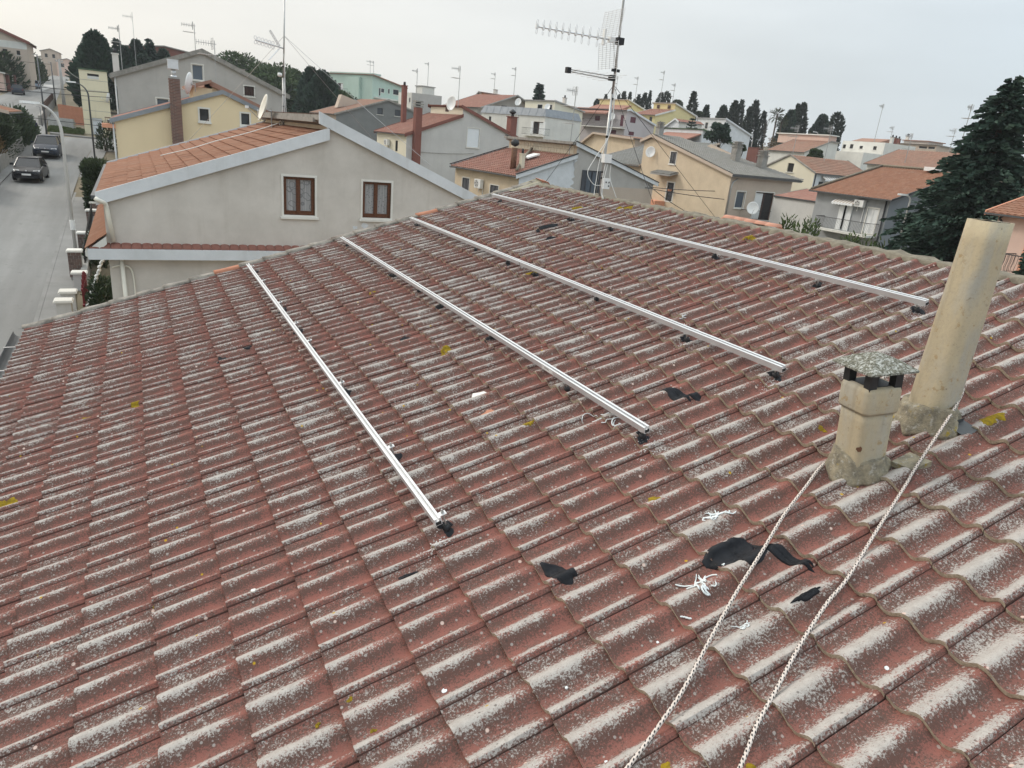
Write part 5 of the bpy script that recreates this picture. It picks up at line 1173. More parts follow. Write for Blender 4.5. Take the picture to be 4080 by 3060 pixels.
# white ridge line of mortared caps on the north verge
b = MB(); b.tube([(-.4, 6.85, .86 - H19.bz), (7.7, 6.85, 3.2 - H19.bz)], .09, 6); b.tube([(7.7, 6.9, 3.2 - H19.bz), (7.7, -.35, 3.2 - H19.bz)], .10, 6); b.build('ridge_caps', 'mortar', H19.root, True)
H18 = House('house', 'ivory gabled house with striped old tile roof left of the grey house', 'house', (60.0, 48.08), 0, 6.3, 9.0, [(0, 2.42), (2.75, 3.66), (6.3, 2.15)], wallm='ivory', sidem='white', roofm='old_tile', trim='moldy', ov=.15, ovf=.1, bh=.12, tiles=(.35, .42, .05, .04), ridge='x', wins=[('W', 2.82, 3.63, 1.9, 2.77, 'hole'), ('W', 2.71, 3.75, -.51, .88, 'shut2w'), ('S', 1.05, 3.92, 1.41, 1.79, 'awning'), ('S', .86, 1.57, .42, 1.25, 'small')])
b = MB(); b.cyl((6.36, .15, 1.9 - H18.bz), (6.36, .15, -2 - H18.bz), .05, 6); b.build('downpipe', 'dark', H18.root)
for k, (x, y, z, h) in enumerate(((62.5, 53.6, 3.0, 3.6), (64.5, 51.0, 3.2, 3.6))): aerial((x, y, z), h, ('left', 'right')[k] + ' of two aerials on the ivory gabled house', 172, 1, r_=.03)
# ------------------------------------------------------------------ right background
H20 = House('house', 'white flat-roofed block with stained walls and small dark windows', 'house', (119.84, 83.79), 0, 9, 9, [(0, 8.3), (9, 8.3)], wallm='offwhite', roof=False, th=0., wins=[('W', 8.11, 8.8, 6.89, 7.6, 'hole'), ('W', 6.5, 7.23, 6.94, 7.71, 'hole'), ('W', 4.42, 5.11, 7.0, 7.52, 'hole'), ('W', 1.53, 2.25, 6.94, 7.58, 'hole')])
b = MB(); b.box(-5.0, -.01, .2, 16, 0, 6.2 - H20.bz); b.build('terrace_block', 'offwhite', H20.root)
b = MB(); b.box(-5.1, -4.9, 6, 16, 6.2 - H20.bz, 6.9 - H20.bz); b.build('terrace_parapet', 'moldy', H20.root)
prof_ = [(1.0, 8.35 - H20.bz), (4, 9.1 - H20.bz), (8, 8.4 - H20.bz)]; b = MB(); prism(b, prof_, 2, 8); b.build('rooftop_shed', 'old_tile', H20.root)
for k in range(3): chimney_on(H20, 3 + k * 2, 1 + k * .7, 8.2, 9.4, .5, .5, mat='brown' if k else 'offwhite', cap='moldy', cowl='pot')
aerial((121, 87, 8.5), 6.5, 'tall aerial on the white flat-roofed block', 180, 0, r_=.05); aerial((124, 86, 8.3), 3.0, 'short aerial on the white flat-roofed block', 180, 1, r_=.04)
H20b = House('house', 'salmon-walled house with old orange roof beside the white block', 'house', (101.5, 85.5), 0, 8, 8, [(0, 5.3), (6, 7.5), (8, 7.4)], wallm='offwhite', roofm='old_tile', trim='moldy', ov=.3, ovf=.2, bh=.2, tiles=(.4, .5, .05, .03))
b = MB(); b.box(6, 7.9, .5, 12, 6.8 - H20b.bz, 8.3 - H20b.bz); b.build('attic_storey', 'pink', H20b.root); b = MB(); b.box(5.7, 8.2, .2, 12.3, 8.31 - H20b.bz, 8.5 - H20b.bz); b.build('attic_coping', 'offwhite', H20b.root)
H21 = House('house', 'wide house with faded orange-brown roof behind the grey house', 'house', (90.56, 54.07), 0, 13, 10.8, [(0, 4.1), (6.5, 6.35), (13, 4.0)], wallm='offwhite', roofm='old_tile', trim='moldy', ov=.4, ovf=.3, bh=.2, tiles=(.35, .42, .045, .03))
aerial((91.5, 60, 4.6), 3.5, 'cluttered aerial at the eave of the faded orange roof', 165, 2, r_=.04); aerial((97, 56.5, 6.4), 6.0, 'very tall leaning aerial above the faded orange roof', 185, 2, r_=.05); aerial((99, 59, 6.2), 3.2, 'short aerial above the faded orange roof', 170, 1, r_=.035)
H22 = House('house', 'low brown-roofed house on the skyline behind the faded orange roof', 'house', (163.0, 101.5), 0, 8, 9.5, [(0, 10.6), (8, 10.3)], wallm='tan', roofm='old_tile', trim='moldy', ov=.4, ovf=.3, bh=.2, tiles=(.45, .55, .05, .03), wins=[('W', 2.2, 4.2, 9.6, 10.1, 'hole'), ('W', .3, 1.9, 9.6, 10.1, 'hole')])
b = MB(); b.box(1, 7, 3, 9, 10.3 - H22.bz, 11.2 - H22.bz); b.build('upper_storey', 'offwhite', H22.root); b = MB(); b.box(.6, 7.4, 2.6, 9.4, 11.21 - H22.bz, 11.4 - H22.bz); b.build('upper_roof', 'old_tile', H22.root)
chimney_on(H22, 2, 9.0, 10.4, 12.2, .6, .6, mat='offwhite', cowl='ball')
H23 = House('house', 'pink house with salmon trim and orange roof at the right edge', 'house', (33.4, 7.9), 0, 8, 7.8, [(0, 1.32), (4, 2.4), (8, 1.3)], wallm='pink', roofm='orange_tile', trim='salmon', ov=.40, ovf=.4, bh=.18, tiles=(.3, .36, .04, .02), wins=[('W', 4.7, 5.7, -1.25, .5, 'french'), ('W', 2.0, 6.6, -1.3, -.45, 'balcony')])
b = MB(); b.box(-.06, -.002, 6.0, 6.35, -1.3 - H23.bz, .6 - H23.bz); b.build('salmon_pilaster', 'salmon', H23.root)
b = MB(); b.tube(spline([(-.36, 7.4, 1.1 - H23.bz), (-.26, 7.6, .95 - H23.bz), (-.06, 7.55, .7 - H23.bz), (-.06, 7.55, -.5 - H23.bz)], 5), .05, 8); b.build('downpipe', 'dark', H23.root, True)
# ------------------------------------------------------------------ middle background
H12 = House('house', 'mauve-grey house with plum shutters and long railed balcony', 'house', (75.37, 102.49), 14, 8.2, 11.7, [(0, 9.35), (.55, 9.47), (8.2, 7.55)], wallm='pinkgrey', sidem='pinkgrey', roofm='red_tile', trim='white', ov=.35, ovf=.3, bh=.28, tiles=(.42, .5, .05, .03),
    wins=[('S', 1.21, 2.7, 7.3, 8.26, 'purple'), ('S', 1.23, 2.73, 5.23, 5.85, 'purple'), ('W', 6.06, 7.27, 7.23, 8.08, 'purple'), ('W', .51, 1.22, 6.57, 8.39, 'purple'), ('W', 3.33, 3.97, 6.68, 8.33, 'purple'), ('W', -.1, 10.0, 6.30, 7.5, 'balcony'), ('W', 1.84, 3.27, 5.21, 5.85, 'purple')])
b = MB(); prism(b, [(-1.6, 8.55 - H12.bz), (.3, 9.2 - H12.bz), (.3, 9.0 - H12.bz), (-1.6, 8.3 - H12.bz)], 3.2, 12); b.build('lower_roof', 'red_tile', H12.root)
chimney_on(H12, 6.6, -2.4, 2.5, 7.2, .9, .9, mat='offwhite', cap='offwhite', cowl='ball')
dish_at(H12.world((-.6, 2.6, 7.9 - H12.bz)), 215, 'white satellite dish on the balcony with plum shutters', .6, 25)
H13 = House('house', 'yellow house with flat parapet, the farther of two yellow houses', 'house', (101.81, 138.62), 14, 8, 9, [(0, 13.95), (8, 11.9)], wallm='yellow', trim='offwhite', roofm='old_tile', ov=.3, ovf=.3, bh=.3, tiles=(.5, .6, .05, .03))
b = MB(); prism(b, [(-5.0, 11.1 - H13.bz), (0, 12.7 - H13.bz), (0, 12.4 - H13.bz), (-5.0, 10.8 - H13.bz)], -1, 9.5); b.build('lower_roof', 'red_tile', H13.root); b = MB(); b.box(-4.6, 0, -.6, 9, 0, 11.0 - H13.bz); b.build('lower_wall', 'yellow', H13.root)
H14 = House('house', 'yellow house with two attic windows, the nearer of two yellow houses', 'house', (100.51, 126.49), 14, 15.0, 6.0, [(0, 10.75), (6.6, 12.4), (6.6, 13.7), (15.0, 11.85)], wallm='yellow', trim='offwhite', roofm='red_tile', ov=.4, ovf=.3, bh=.3, tiles=(.5, .6, .05, .03), wins=[('W', .7, 1.5, 9.0, 10.2, 'small')])
for y in (1.2, 4.2): b = MB(); b.box(6.45, 6.58, y, y + .7, 12.5 - H14.bz, 13.2 - H14.bz); b.build('attic_window', 'shutbrown', H14.root)
for k, (x, y, z, h) in enumerate(((104, 130, 13.6, 6.5), (110, 133, 13.2, 5), (106, 142, 13.5, 6.0), (103, 146, 13.8, 5.5))): aerial((x, y, z), h, 'aerial number %s above the yellow houses' % ('one from the right', 'two from the right', 'three from the right', 'four from the right, leftmost')[k], 180, 1 + k % 2, r_=.05)
H15 = House('house', 'white house with sloping white verge behind the cedar', 'house', (106.46, 111.03), 0, 7.6, 8.4, [(0, 10.7), (7.6, 8.2)], wallm='white', roofm='red_tile', trim='white', ov=.3, ovf=.3, bh=.28, tiles=(.45, .5, .05, .03), wins=[('W', 5.01, 5.83, 8.57, 9.82, 'dark'), ('W', 1.32, 2.06, 9.2, 9.9, 'dark'), ('W', 4.0, 8.3, 7.9, 8.9, 'balcony')])
H15b = House('house', 'small white gable left of the monkey puzzle tree', 'house', (87.18, 102.43), 0, 5.0, 5.5, [(0, 6.85), (4.1, 9.0), (5.0, 8.6)], wallm='white', sidem='offwhite', roofm='red_tile', trim='white', ov=.2, ovf=.3, bh=.25, tiles=(.45, .5, .05, .03), ridge='x')
H16 = House('house', 'white house with green-edged sloping roof in front of the cedar', 'house', (76.25, 83.62), 0, 8.8, 9.2, [(0, 6.72), (8.8, 4.72)], wallm='white', roofm='old_tile', trim='greenslab', ov=.2, ovf=.2, bh=.22, tiles=(.4, .5, .04, .02))
b = MB(); prism(b, [(-5.2, 4.2 - H16.bz), (-.05, 6.05 - H16.bz), (-.05, 5.85 - H16.bz), (-5.2, 4.0 - H16.bz)], .2, 8.5); b.build('lower_roof', 'red_tile', H16.root); b = MB(); b.box(-4.8, 0, .4, 8.2, 0, 4.05 - H16.bz); b.build('lower_wall', 'offwhite', H16.root)
H11 = House('house', 'off-white apartment block with lead mansard and railed balcony', 'apartment block', (55.18, 95.5), 20, 9, 13.8, [(0, 6.45), (9, 6.45)], wallm='offwhite', roof=False, th=0., wins=[('W', .25, 2.2, 3.65, 5.5, 'french'), ('W', -1.2, 3.6, 3.50, 4.5, 'balcony'), ('W', 11.48, 12.02, 5.1, 5.79, 'small')])
b = MB(); zb = H11.bz; b.add([(-.15, -.15, 6.3 - zb), (-.15, 13.95, 6.3 - zb), (.35, 13.5, 7.45 - zb), (.35, .35, 7.45 - zb), (9.1, -.15, 6.3 - zb), (8.7, .35, 7.45 - zb), (9.1, 13.95, 6.3 - zb), (8.7, 13.5, 7.45 - zb)], [(0, 1, 2, 3), (0, 3, 5, 4), (3, 2, 7, 5), (4, 5, 7, 6), (1, 6, 7, 2)]); b.build('mansard', 'lead', H11.root)
for k in range(9): b = MB(); y = .3 + k * 1.55; b.tube([(-.16, y, 6.32 - zb), (.34, y, 7.46 - zb)], .03, 4); b.build('mansard_seam', 'lead', H11.root)
b = MB(); b.cyl((-.08, 5.6, 6.3 - zb), (-.08, 5.6, 0), .07, 8); b.build('downpipe', 'plas', H11.root)
for k in range(2): b = MB(); b.box(-.09, -.03, (-.25, 2.25)[k], (.20, 2.70)[k], 3.7 - zb, 5.5 - zb); b.build('open_shutter', 'shutwhite', H11.root)
H11b = House('house', 'pale yellow gabled block with blank side wall right of the apartment block', 'house', (60.56, 102.16), 12, 6.6, 7.5, [(0, 9.2), (6.6, 8.2)], wallm='ivory', sidem='ivory', roofm='old_tile', trim='concrete', ov=.3, ovf=.25, bh=.18, tiles=(.4, .5, .04, .02), wins=[('S', 2.38, 3.83, 5.66, 6.71, 'roller'), ('W', .6, 1.3, 7.0, 8.5, 'dark'), ('W', 3.0, 4.2, 6.8, 8.5, 'dark'), ('W', -.1, 5.6, 6.6, 7.5, 'balcony'), ('W', -.1, 2.4, 3.6, 4.6, 'balcony')])
chimney_on(H11b, 3.5, 1.5, 8.4, 9.9, .5, .5, mat='offwhite', cap='moldy', cowl='pot'); dish_at(H11b.world((-.6, .9, 8.0 - H11b.bz)), 215, 'white satellite dish beside the pale yellow block, upper', .5); dish_at(H11b.world((-.6, -.2, 5.6 - H11b.bz)), 215, 'white satellite dish beside the pale yellow block, lower', .5)
H11c = House('house', 'grey gabled house with orange roof behind the lead mansard', 'house', (55.48, 121.28), 12, 13.2, 10, [(0, 7.75), (8.18, 10.62), (13.2, 8.73)], wallm='greyB', roofm='red_tile', trim='concrete', ov=.3, ovf=1.4, bh=.2, tiles=(.45, .5, .05, .03), wins=[('S', 5.6, 7.0, 7.6, 8.5, 'hole'), ('S', 9.6, 10.3, 7.5, 8.6, 'hole')])
dish_at((63.6, 120.6, 9.2), 215, 'white satellite dish in front of the grey gabled house', .65)
H11d = House('house', 'orange-walled gable with brown roof behind the apartment block', 'house', (67.45, 145.59), 12, 4.2, 7.5, [(0, 9.5), (3.6, 12.0), (4.2, 11.9)], wallm='pink', sidem='salmon', roofm='old_tile', trim='concrete', ov=.2, ovf=.5, bh=.2, tiles=(.45, .5, .05, .03), ridge='x', wins=[('S', 3.2, 4.6, 10.6, 11.2, 'hole')])
aerial((71, 147, 12), 4.2, 'aerial over the orange-walled gable, left of two', 180, 1, r_=.05); aerial((76, 147, 12), 6.0, 'aerial over the orange-walled gable, right of two', 180, 1, r_=.06); chimney_on(H11d, .6, 6.5, 11, 13, .7, .7, mat='offwhite', cap='moldy', cowl='none')
H6 = House('house', 'mint green apartment house with low roof on the far skyline', 'apartment house', (54.53, 184.48), 28, 12, 16.6, [(0, 15.1), (12, 13.4)], wallm='mint', roofm='old_tile', trim='old_tile', ov=.5, ovf=.6, bh=.2, tiles=(.5, .6, .04, .03),
    wins=[('S', 2.33, 2.89, 10.35, 12.19, 'dark'), ('S', 3.11, 4.2, 11.21, 12.19, 'dark'), ('S', 5.71, 6.24, 11.19, 12.33, 'dark'), ('S', 7.58, 9.64, 11.16, 12.44, 'dark'), ('S', 11.24, 11.7, 11.34, 12.02, 'dark'), ('W', 4.33, 6.2, 11.15, 12.47, 'roller'), ('W', 10.9, 12.9, 10.6, 12.69, 'french'), ('W', 9.0, 14.9, 10.4, 11.4, 'balcony')])
b = MB(); b.box(.6, 12.3, -1.3, 0, 9.6 - H6.bz, 9.95 - H6.bz); b.build('balcony_ledge', 'offwhite', H6.root); b = MB(); b.box(.02, 3.0, -.02, 16, 15.0 - H6.bz, 15.45 - H6.bz); b.build('roof_crown', 'mint', H6.root)
b = MB(); b.box(-.9, -.001, 4.0, 8.0, 0, 14.3 - H6.bz); b.build('stair_projection', 'mint', H6.root)
for k, x in enumerate((3, 4.2)): aerial(H6.world((x, 4, 15.2 - H6.bz)), 3.5, ('left', 'right') [k] + ' of two aerials on the mint green house', 180, 1, r_=.05)
aerial((45.0, 125, 6), 7.0, 'mast with single boom in front of the mint green house', 180, 0, r_=.05)
H7 = House('house', 'grey and white flat-roofed block right of the mint green house', 'house', (59.32, 168.04), 10, 8.5, 6.5, [(0, 11.2), (8.5, 11.3)], wallm='greyB', sidem='offwhite', roof=False, th=0., wins=[('W', .5, 1.2, 9.0, 10.0, 'hole'), ('W', 2.2, 3.4, 6.8, 8.2, 'hole'), ('W', 2.2, 3.4, 9.0, 10.2, 'hole')])
b = MB(); b.box(3.0, 6.4, .2, 3.4, 11.2 - H7.bz, 12.9 - H7.bz); b.build('lift_house', 'offwhite', H7.root); b = MB(); b.box(2.8, 6.6, 0, 3.6, 12.91 - H7.bz, 13.1 - H7.bz); b.build('lift_house_roof', 'concrete', H7.root)
aerial((64, 170, 13), 5.5, 'whip aerial on the grey and white flat-roofed block', 180, 0, r_=.06)
H7b = House('house', 'long white parapet block on the skyline right of the grey block', 'house', (66.0, 158.0), 10, 16, 8, [(0, 8.2), (16, 8.4)], wallm='white', roof=False, th=0.)
H24 = House('house', 'small dark red building among the cypresses', 'house', (119.81, 113.82), 0, 5.5, 4, [(0, 6.0), (5.5, 4.6)], wallm='brown', roofm='old_tile', trim='brown', ov=.1, ovf=.1, bh=.15, tiles=(.5, .5, .04, .02), wins=[('S', 1, 1.8, 3.0, 3.8, 'hole')])
H5 = House('house', 'pinkish stone house with brown roof on the hill at the far left', 'house', (-27.0, 155.52), 0, 11.0, 10, [(0, 15.4), (11.0, 11.1)], wallm='tan', sidem='tan', roofm='old_tile', trim='brown', ov=.5, ovf=.4, bh=.5, tiles=(.45, .5, .05, .03), wins=[('S', 7.4, 8.1, 7.2, 9.3, 'hole'), ('S', 9.4, 9.9, 8.6, 9.3, 'hole')])
b = MB(); b.box(.2, 10.98, -.012, -.002, 9.6 - H5.bz, 10.7 - H5.bz); b.build('upper_render_band', 'offwhite', H5.root)
# low salmon roof just beyond the near ridge; low grey yard wall with red coping
SL = House('house', 'low outbuilding with salmon ridge-tiled roof just beyond the near ridge', 'outbuilding', (12.5, 11.6), 0, 4.6, 1.9, [(0, -.25), (2.3, .60), (4.6, -.25)], wallm='beige', roofm='salmon_tile', trim='clay', ov=.2, ovf=.1, bh=.12, tiles=(.24, .36, .06, .03), wins=())
for k in range(5): b = MB(); y = -.1 + .41 * k; rg = [[(2.3 + .12 * math.cos(math.pi * j / 6), y + e * .44, .60 + .01 * (1 - e) + .09 * math.sin(math.pi * j / 6) - SL.bz) for j in range(7)] for e in (0, 1)]; b.add(rg[0] + rg[1], [(j, j + 1, 8 + j, 7 + j) for j in range(6)] + [tuple(range(7))]); b.build('ridge_tile', 'salmon_tile', SL.root, True)
YW = House('house', 'low grey lean-to with dull red roof left of the grey house', 'outbuilding', (50.0, 38.6), 0, 4.0, 5.0, [(0, -.15), (4.0, .6)], wallm='lgrey', roofm='red_tile', trim='moldy', ov=.05, ovf=.05, bh=.1, tiles=(.5, .5, .02, .01))
# far town beyond the crest of the street
for k, (x, y, w, z, m, lab) in enumerate(((-29, 335, 6, 19.5, 'tan', 'tall tan'), (-24, 330, 7, 16.5, 'pink', 'pink'), (-18.5, 328, 6, 14.5, 'lgrey', 'grey'), (-33, 345, 6, 17, 'offwhite', 'off-white'))):
    hh = House('house', lab + ' far-off house at the top of the street', 'house', (x, y), 0, w, 8, [(0, z - 1), (w / 2, z), (w, z - 1)], wallm=m, roofm='old_tile', trim='moldy', bh=.2, tiles=(.8, .9, .05, .03), wins=[('S', w * .2, w * .35, z - 3.2, z - 1.9, 'hole'), ('S', w * .6, w * .75, z - 3.2, z - 1.9, 'hole')])
for k, (x, y, w, z, m) in enumerate(((2.5, 175, 16, 13.6, 'brown'), (14, 185, 14, 13.2, 'offwhite'))):
    hh = House('house', ('red-brown', 'white')[k] + ' house half hidden behind the conifers left of the grey gable', 'house', (x - 4, y), 0, w, 10, [(0, z), (w / 2, z + 1.0), (w, z)], wallm=m, roofm='old_tile', trim='moldy', bh=.2, tiles=(.8, .9, .05, .03))
# ------------------------------------------------------------------ vegetation
def leaf_quad(b, p, d, w, l, rr, tr):
    d = Vector(d).normalized(); a = d.cross(Vector((rr.uniform(-1, 1), rr.uniform(-1, 1), rr.uniform(-1, 1)))).normalized()
    p = Vector(p); b.add([p - a * w * .5, p + a * w * .5, p + d * l + a * w * .25, p + d * l * 1.1 - a * w * .2], [(0, 1, 2, 3)], tr=tr)
def tree(kind, x, y, ztop, rad, label, cat='tree', group=None, seed=0, zb=None, dens=1.):
    rr = random.Random(seed * 131 + int(x * 7)); z0 = gz(x, y) - .2 if zb is None else zb; H = ztop - z0
    nm = {'cypressw': 'cypress_tree', 'cypress': 'cypress_tree', 'conif': 'conifer_tree', 'spruce': 'spruce_tree', 'bigspruce': 'spruce_tree', 'pine': 'stone_pine', 'broad': 'broadleaf_tree', 'palm': 'palm_tree', 'bare': 'winter_tree', 'poplar': 'winter_tree', 'araucaria': 'monkey_puzzle_tree', 'cedar': 'cedar_tree'}[kind]
    t = thing(nm, label, cat, (x, y, z0), 0, group); b = MB(); tk = MB(); U = rr.uniform
    if kind in ('spruce', 'bigspruce'):
        big = kind == 'bigspruce'; tk.tube([(0, 0, 0), (0, 0, H * .5), (0, 0, H * .98)], [rad * .09 + .08, rad * .06 + .04, .02], 8)
        nw = 60 if big else 26
        for k in range(nw):
            f_ = k / nw; z = H * (.10 + .88 * f_); Rm = rad * (1 - f_) ** .74 * U(.85, 1.10) + .12; nb = int((17 if big else 9) * (1 - .5 * f_)) + 3
            for j in range(nb):
                az = 2 * math.pi * (j + U(0, .8)) / nb + k * .7; L = Rm * U(.58, 1.16); up = U(-.05, .35) - .25 * (1 - f_); n = max(5, int((100 if big else 14) * dens * L / rad + 8))
                ca, sa = math.cos(az), math.sin(az); z = H * (.10 + .88 * f_) + U(-.5, .5) * H * .88 / nw * 2.2
                if big: tk.tube([(0, 0, z), (ca * L * .8, sa * L * .8, z + up * L * .4 - .12 * L)], [.02, .006], 4, False)
                for i in range(n):
                    s = L * ((i + U(0, 1)) / n) ** .75; w = .20 * L * (1.1 - s / L) + .05; zz = z + up * s * .7 - .28 * s * s / max(L, .1)
                    px, py = ca * s - sa * U(-w, w) * 1.5, sa * s + ca * U(-w, w) * 1.5; side = U(-.9, .9)
                    dd = Vector((ca - sa * side, sa + ca * side, U(-.45, .15))); l = (U(.13, .29) * (1.25 if rad > 3 else 1.) if big else U(.35, .7) * (rad / 2.2 + .35))
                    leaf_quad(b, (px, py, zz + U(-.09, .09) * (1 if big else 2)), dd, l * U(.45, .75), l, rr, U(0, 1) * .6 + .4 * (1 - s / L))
        mat = 'spruce'
    elif kind in ('conif', 'cypress', 'cypressw'):
        tk.tube([(0, 0, 0), (0, 0, H * .6)], [rad * .12 + .06, .05], 7); n = int((2200 if kind == 'conif' else 2000) * dens * max(1., rad * .8)); lobes = [(U(0, 6.28), U(.35, .95), U(.2, .75)) for _ in range(7)]
        for i in range(n):
            f_ = U(0, 1) ** (.85 if kind == 'conif' else 1.0); az = U(0, 6.28)
            if kind == 'conif': pr_ = (1 - f_ ** 1.5) ** .9 * (.65 + .35 * min(1, f_ * 6))
            elif kind == 'cypress': pr_ = min(1, f_ * 6 + .4) * (1 - f_ ** 2.6) ** .8
            else: pr_ = min(1, f_ * 6 + .5) * (1 - f_ ** 7) ** .7
            lump = 1 + .22 * math.sin(az * 3 + f_ * 9 + seed) + .14 * math.sin(az * 5 - f_ * 17 + seed * 2)
            r_ = rad * pr_ * lump * U(.55, 1.05) ** .6 ; z = H * (.06 + .94 * f_)
            l = U(.3, .62) * (.55 + .4 * rad); leaf_quad(b, (r_ * math.cos(az), r_ * math.sin(az), z), (math.cos(az) * .6 + U(-.4, .4), math.sin(az) * .6 + U(-.4, .4), U(.2, 1.1)), l * .55, l, rr, U(0, 1))
        mat = 'conif' if kind == 'conif' else 'cyp'
    elif kind in ('broad', 'pine', 'cedar'):
        rz = min(H * .48, rad * (1.0 if kind != 'pine' else .95)); zc = H - rz
        tk.tube([(0, 0, 0), (U(-.2, .2), U(-.2, .2), zc * .6), (0, 0, zc)], [rad * .09 + .06, rad * .06 + .05, .05], 7); cl = []
        for k in range(26 if kind != 'cedar' else 15):
            az = U(0, 6.28); e = U(-.3, 1); q = U(.45, .9); cl.append(Vector((rad * q * math.cos(az) * math.cos(e * 1.2), rad * q * math.sin(az) * math.cos(e * 1.2), zc + rz * .75 * math.sin(e * 1.3))))
            tk.tube([(0, 0, zc * .7), cl[-1]], [.06, .02], 4, False)
        for c in cl:
            cr_ = rad * U(.28, .48) * (.62 if kind == 'cedar' else 1.)
            for i in range(int(190 * dens)):
                v = Vector((rr.gauss(0, 1), rr.gauss(0, 1), rr.gauss(0, 1))).normalized() * cr_ * U(.6, 1.05) ** .5; v.z *= .75; l = U(.18, .42) * (.45 + .3 * min(rad, 3))
                leaf_quad(b, c + v, v + Vector((U(-.5, .5), U(-.5, .5), U(-.2, .6))), l * .7, l, rr, U(0, 1))
        mat = {'broad': 'broad', 'pine': 'pine', 'cedar': 'conif'}[kind]
    elif kind == 'palm':
        tk.tube([(0, 0, 0), (.1, 0, H * .5), (0, 0, H - rad * .8)], [.22, .17, .16], 8); zc = H - rad * .8
        for k in range(46):
            az = U(0, 6.28); e = U(-1.0, 1.3); L = rad * U(.8, 1.15); d = Vector((math.cos(az) * math.cos(e), math.sin(az) * math.cos(e), math.sin(e)))
            for i in range(9):
                s = L * (.45 + .55 * i / 9); p = Vector((0, 0, zc)) + d * s - Vector((0, 0, .18 * s * s / L)); leaf_quad(b, p, d + Vector((U(-.6, .6), U(-.6, .6), U(-.7, .1))), .10, .45, rr, U(0, 1))
            tk.tube([(0, 0, zc), Vector((0, 0, zc)) + d * L * .5], [.02, .012], 3, False)
        mat = 'palm'
    elif kind == 'araucaria':
        tk.tube([(0, 0, 0), (0, 0, H)], [.2, .03], 7)
        for k in range(13):
            f_ = k / 13; z = H * (.35 + .63 * f_); L = rad * (1.05 - f_) * 1.05 + .1
            for j in range(7):
                az = 2 * math.pi * (j + U(0, .5)) / 7 + k; d = Vector((math.cos(az), math.sin(az), .35))
                for i in range(16): s = L * i / 15; p = Vector((0, 0, z)) + Vector((d.x * s, d.y * s, -.12 * s + .32 * s * s / L)); leaf_quad(b, p, d + Vector((U(-.7, .7), U(-.7, .7), U(-.1, .9))), .12, .30, rr, U(0, 1))
        mat = 'spruce'
    else:
        def br(p, d, L, r_, n):
            q = p + d * L; tk.tube([p, q], [r_, r_ * .6], 4, False)
            if n:
                for _ in range(3): br(q, (d + Vector((U(-.7, .7), U(-.7, .7), U(-.2, .6)))).normalized(), L * U(.6, .85), r_ * .6, n - 1)
            else:
                for _ in range(3): leaf_quad(b, q, (U(-1, 1), U(-1, 1), U(0, 1)), .16, .32, rr, U(0, 1))
        br(Vector((0, 0, 0)), Vector((0, 0, 1)), H * .34, .14, 4)
        sc = rad / max(.1, max(abs(v[0]) for v in b.v)); zs = H / max(v[2] for v in b.v)
        for m_ in (b, tk): m_.tf(lambda p: (p[0] * sc, p[1] * sc, p[2] * zs))
        mat = 'dry' if kind == 'bare' else 'twig'
    tk.build('trunk', 'bark', t, True); b.build('crown', mat, t, fixn=False); return t
def shrub(name, x, y, z0, h, rx, ry, mat, label, n=700, seed=0, lf=.22, upr=.5, cat='shrub', group=None, box=False, yaw=0):
    rr = random.Random(seed); U = rr.uniform; t = thing(name, label, cat, (x, y, z0), yaw, group); b = MB(); s = MB()
    for k in range(7): s.tube([(U(-.3, .3) * rx, U(-.3, .3) * ry, 0), (U(-.7, .7) * rx, U(-.7, .7) * ry, h * U(.5, .9))], [.03, .01], 4, False)
    if box: c_ = MB(); c_.box(-rx * .86, rx * .86, -ry * .93, ry * .93, 0, h * .90, tr=.9); c_.build('inner_foliage', mat, t)
    for i in range(n):
        if box:
            f_ = rr.random()
            p = Vector((U(-rx, rx), U(-ry, ry), U(0, h)))
            ax = rr.randrange(5)
            if ax == 0: p.x = rx * U(.9, 1.04)
            elif ax == 1: p.x = -rx * U(.9, 1.04)
            elif ax == 2: p.y = -ry * U(.95, 1.03)
            else: p.z = h * U(.93, 1.04)
            d = Vector((p.x / rx * .5 + U(-.5, .5), p.y / ry * .5 + U(-.5, .5), U(0, 1)))
        else:
            az = U(0, 6.28); q = U(.2, 1) ** .5; zz = U(.05, 1); w = math.sqrt(max(0, 1 - (zz * .9) ** 3)) * (1 + .25 * math.sin(3 * az + seed)); p = Vector((rx * q * w * math.cos(az), ry * q * w * math.sin(az), h * zz * U(.8, 1.1))); d = Vector((math.cos(az) * .5 + U(-.4, .4), math.sin(az) * .5 + U(-.4, .4), upr + U(-.3, .6)))
        leaf_quad(b, p, d, lf * U(.3, .5), lf * U(.7, 1.3), rr, U(0, 1))
    s.build('stem', 'bark', t); b.build('foliage', mat, t, fixn=False); return t
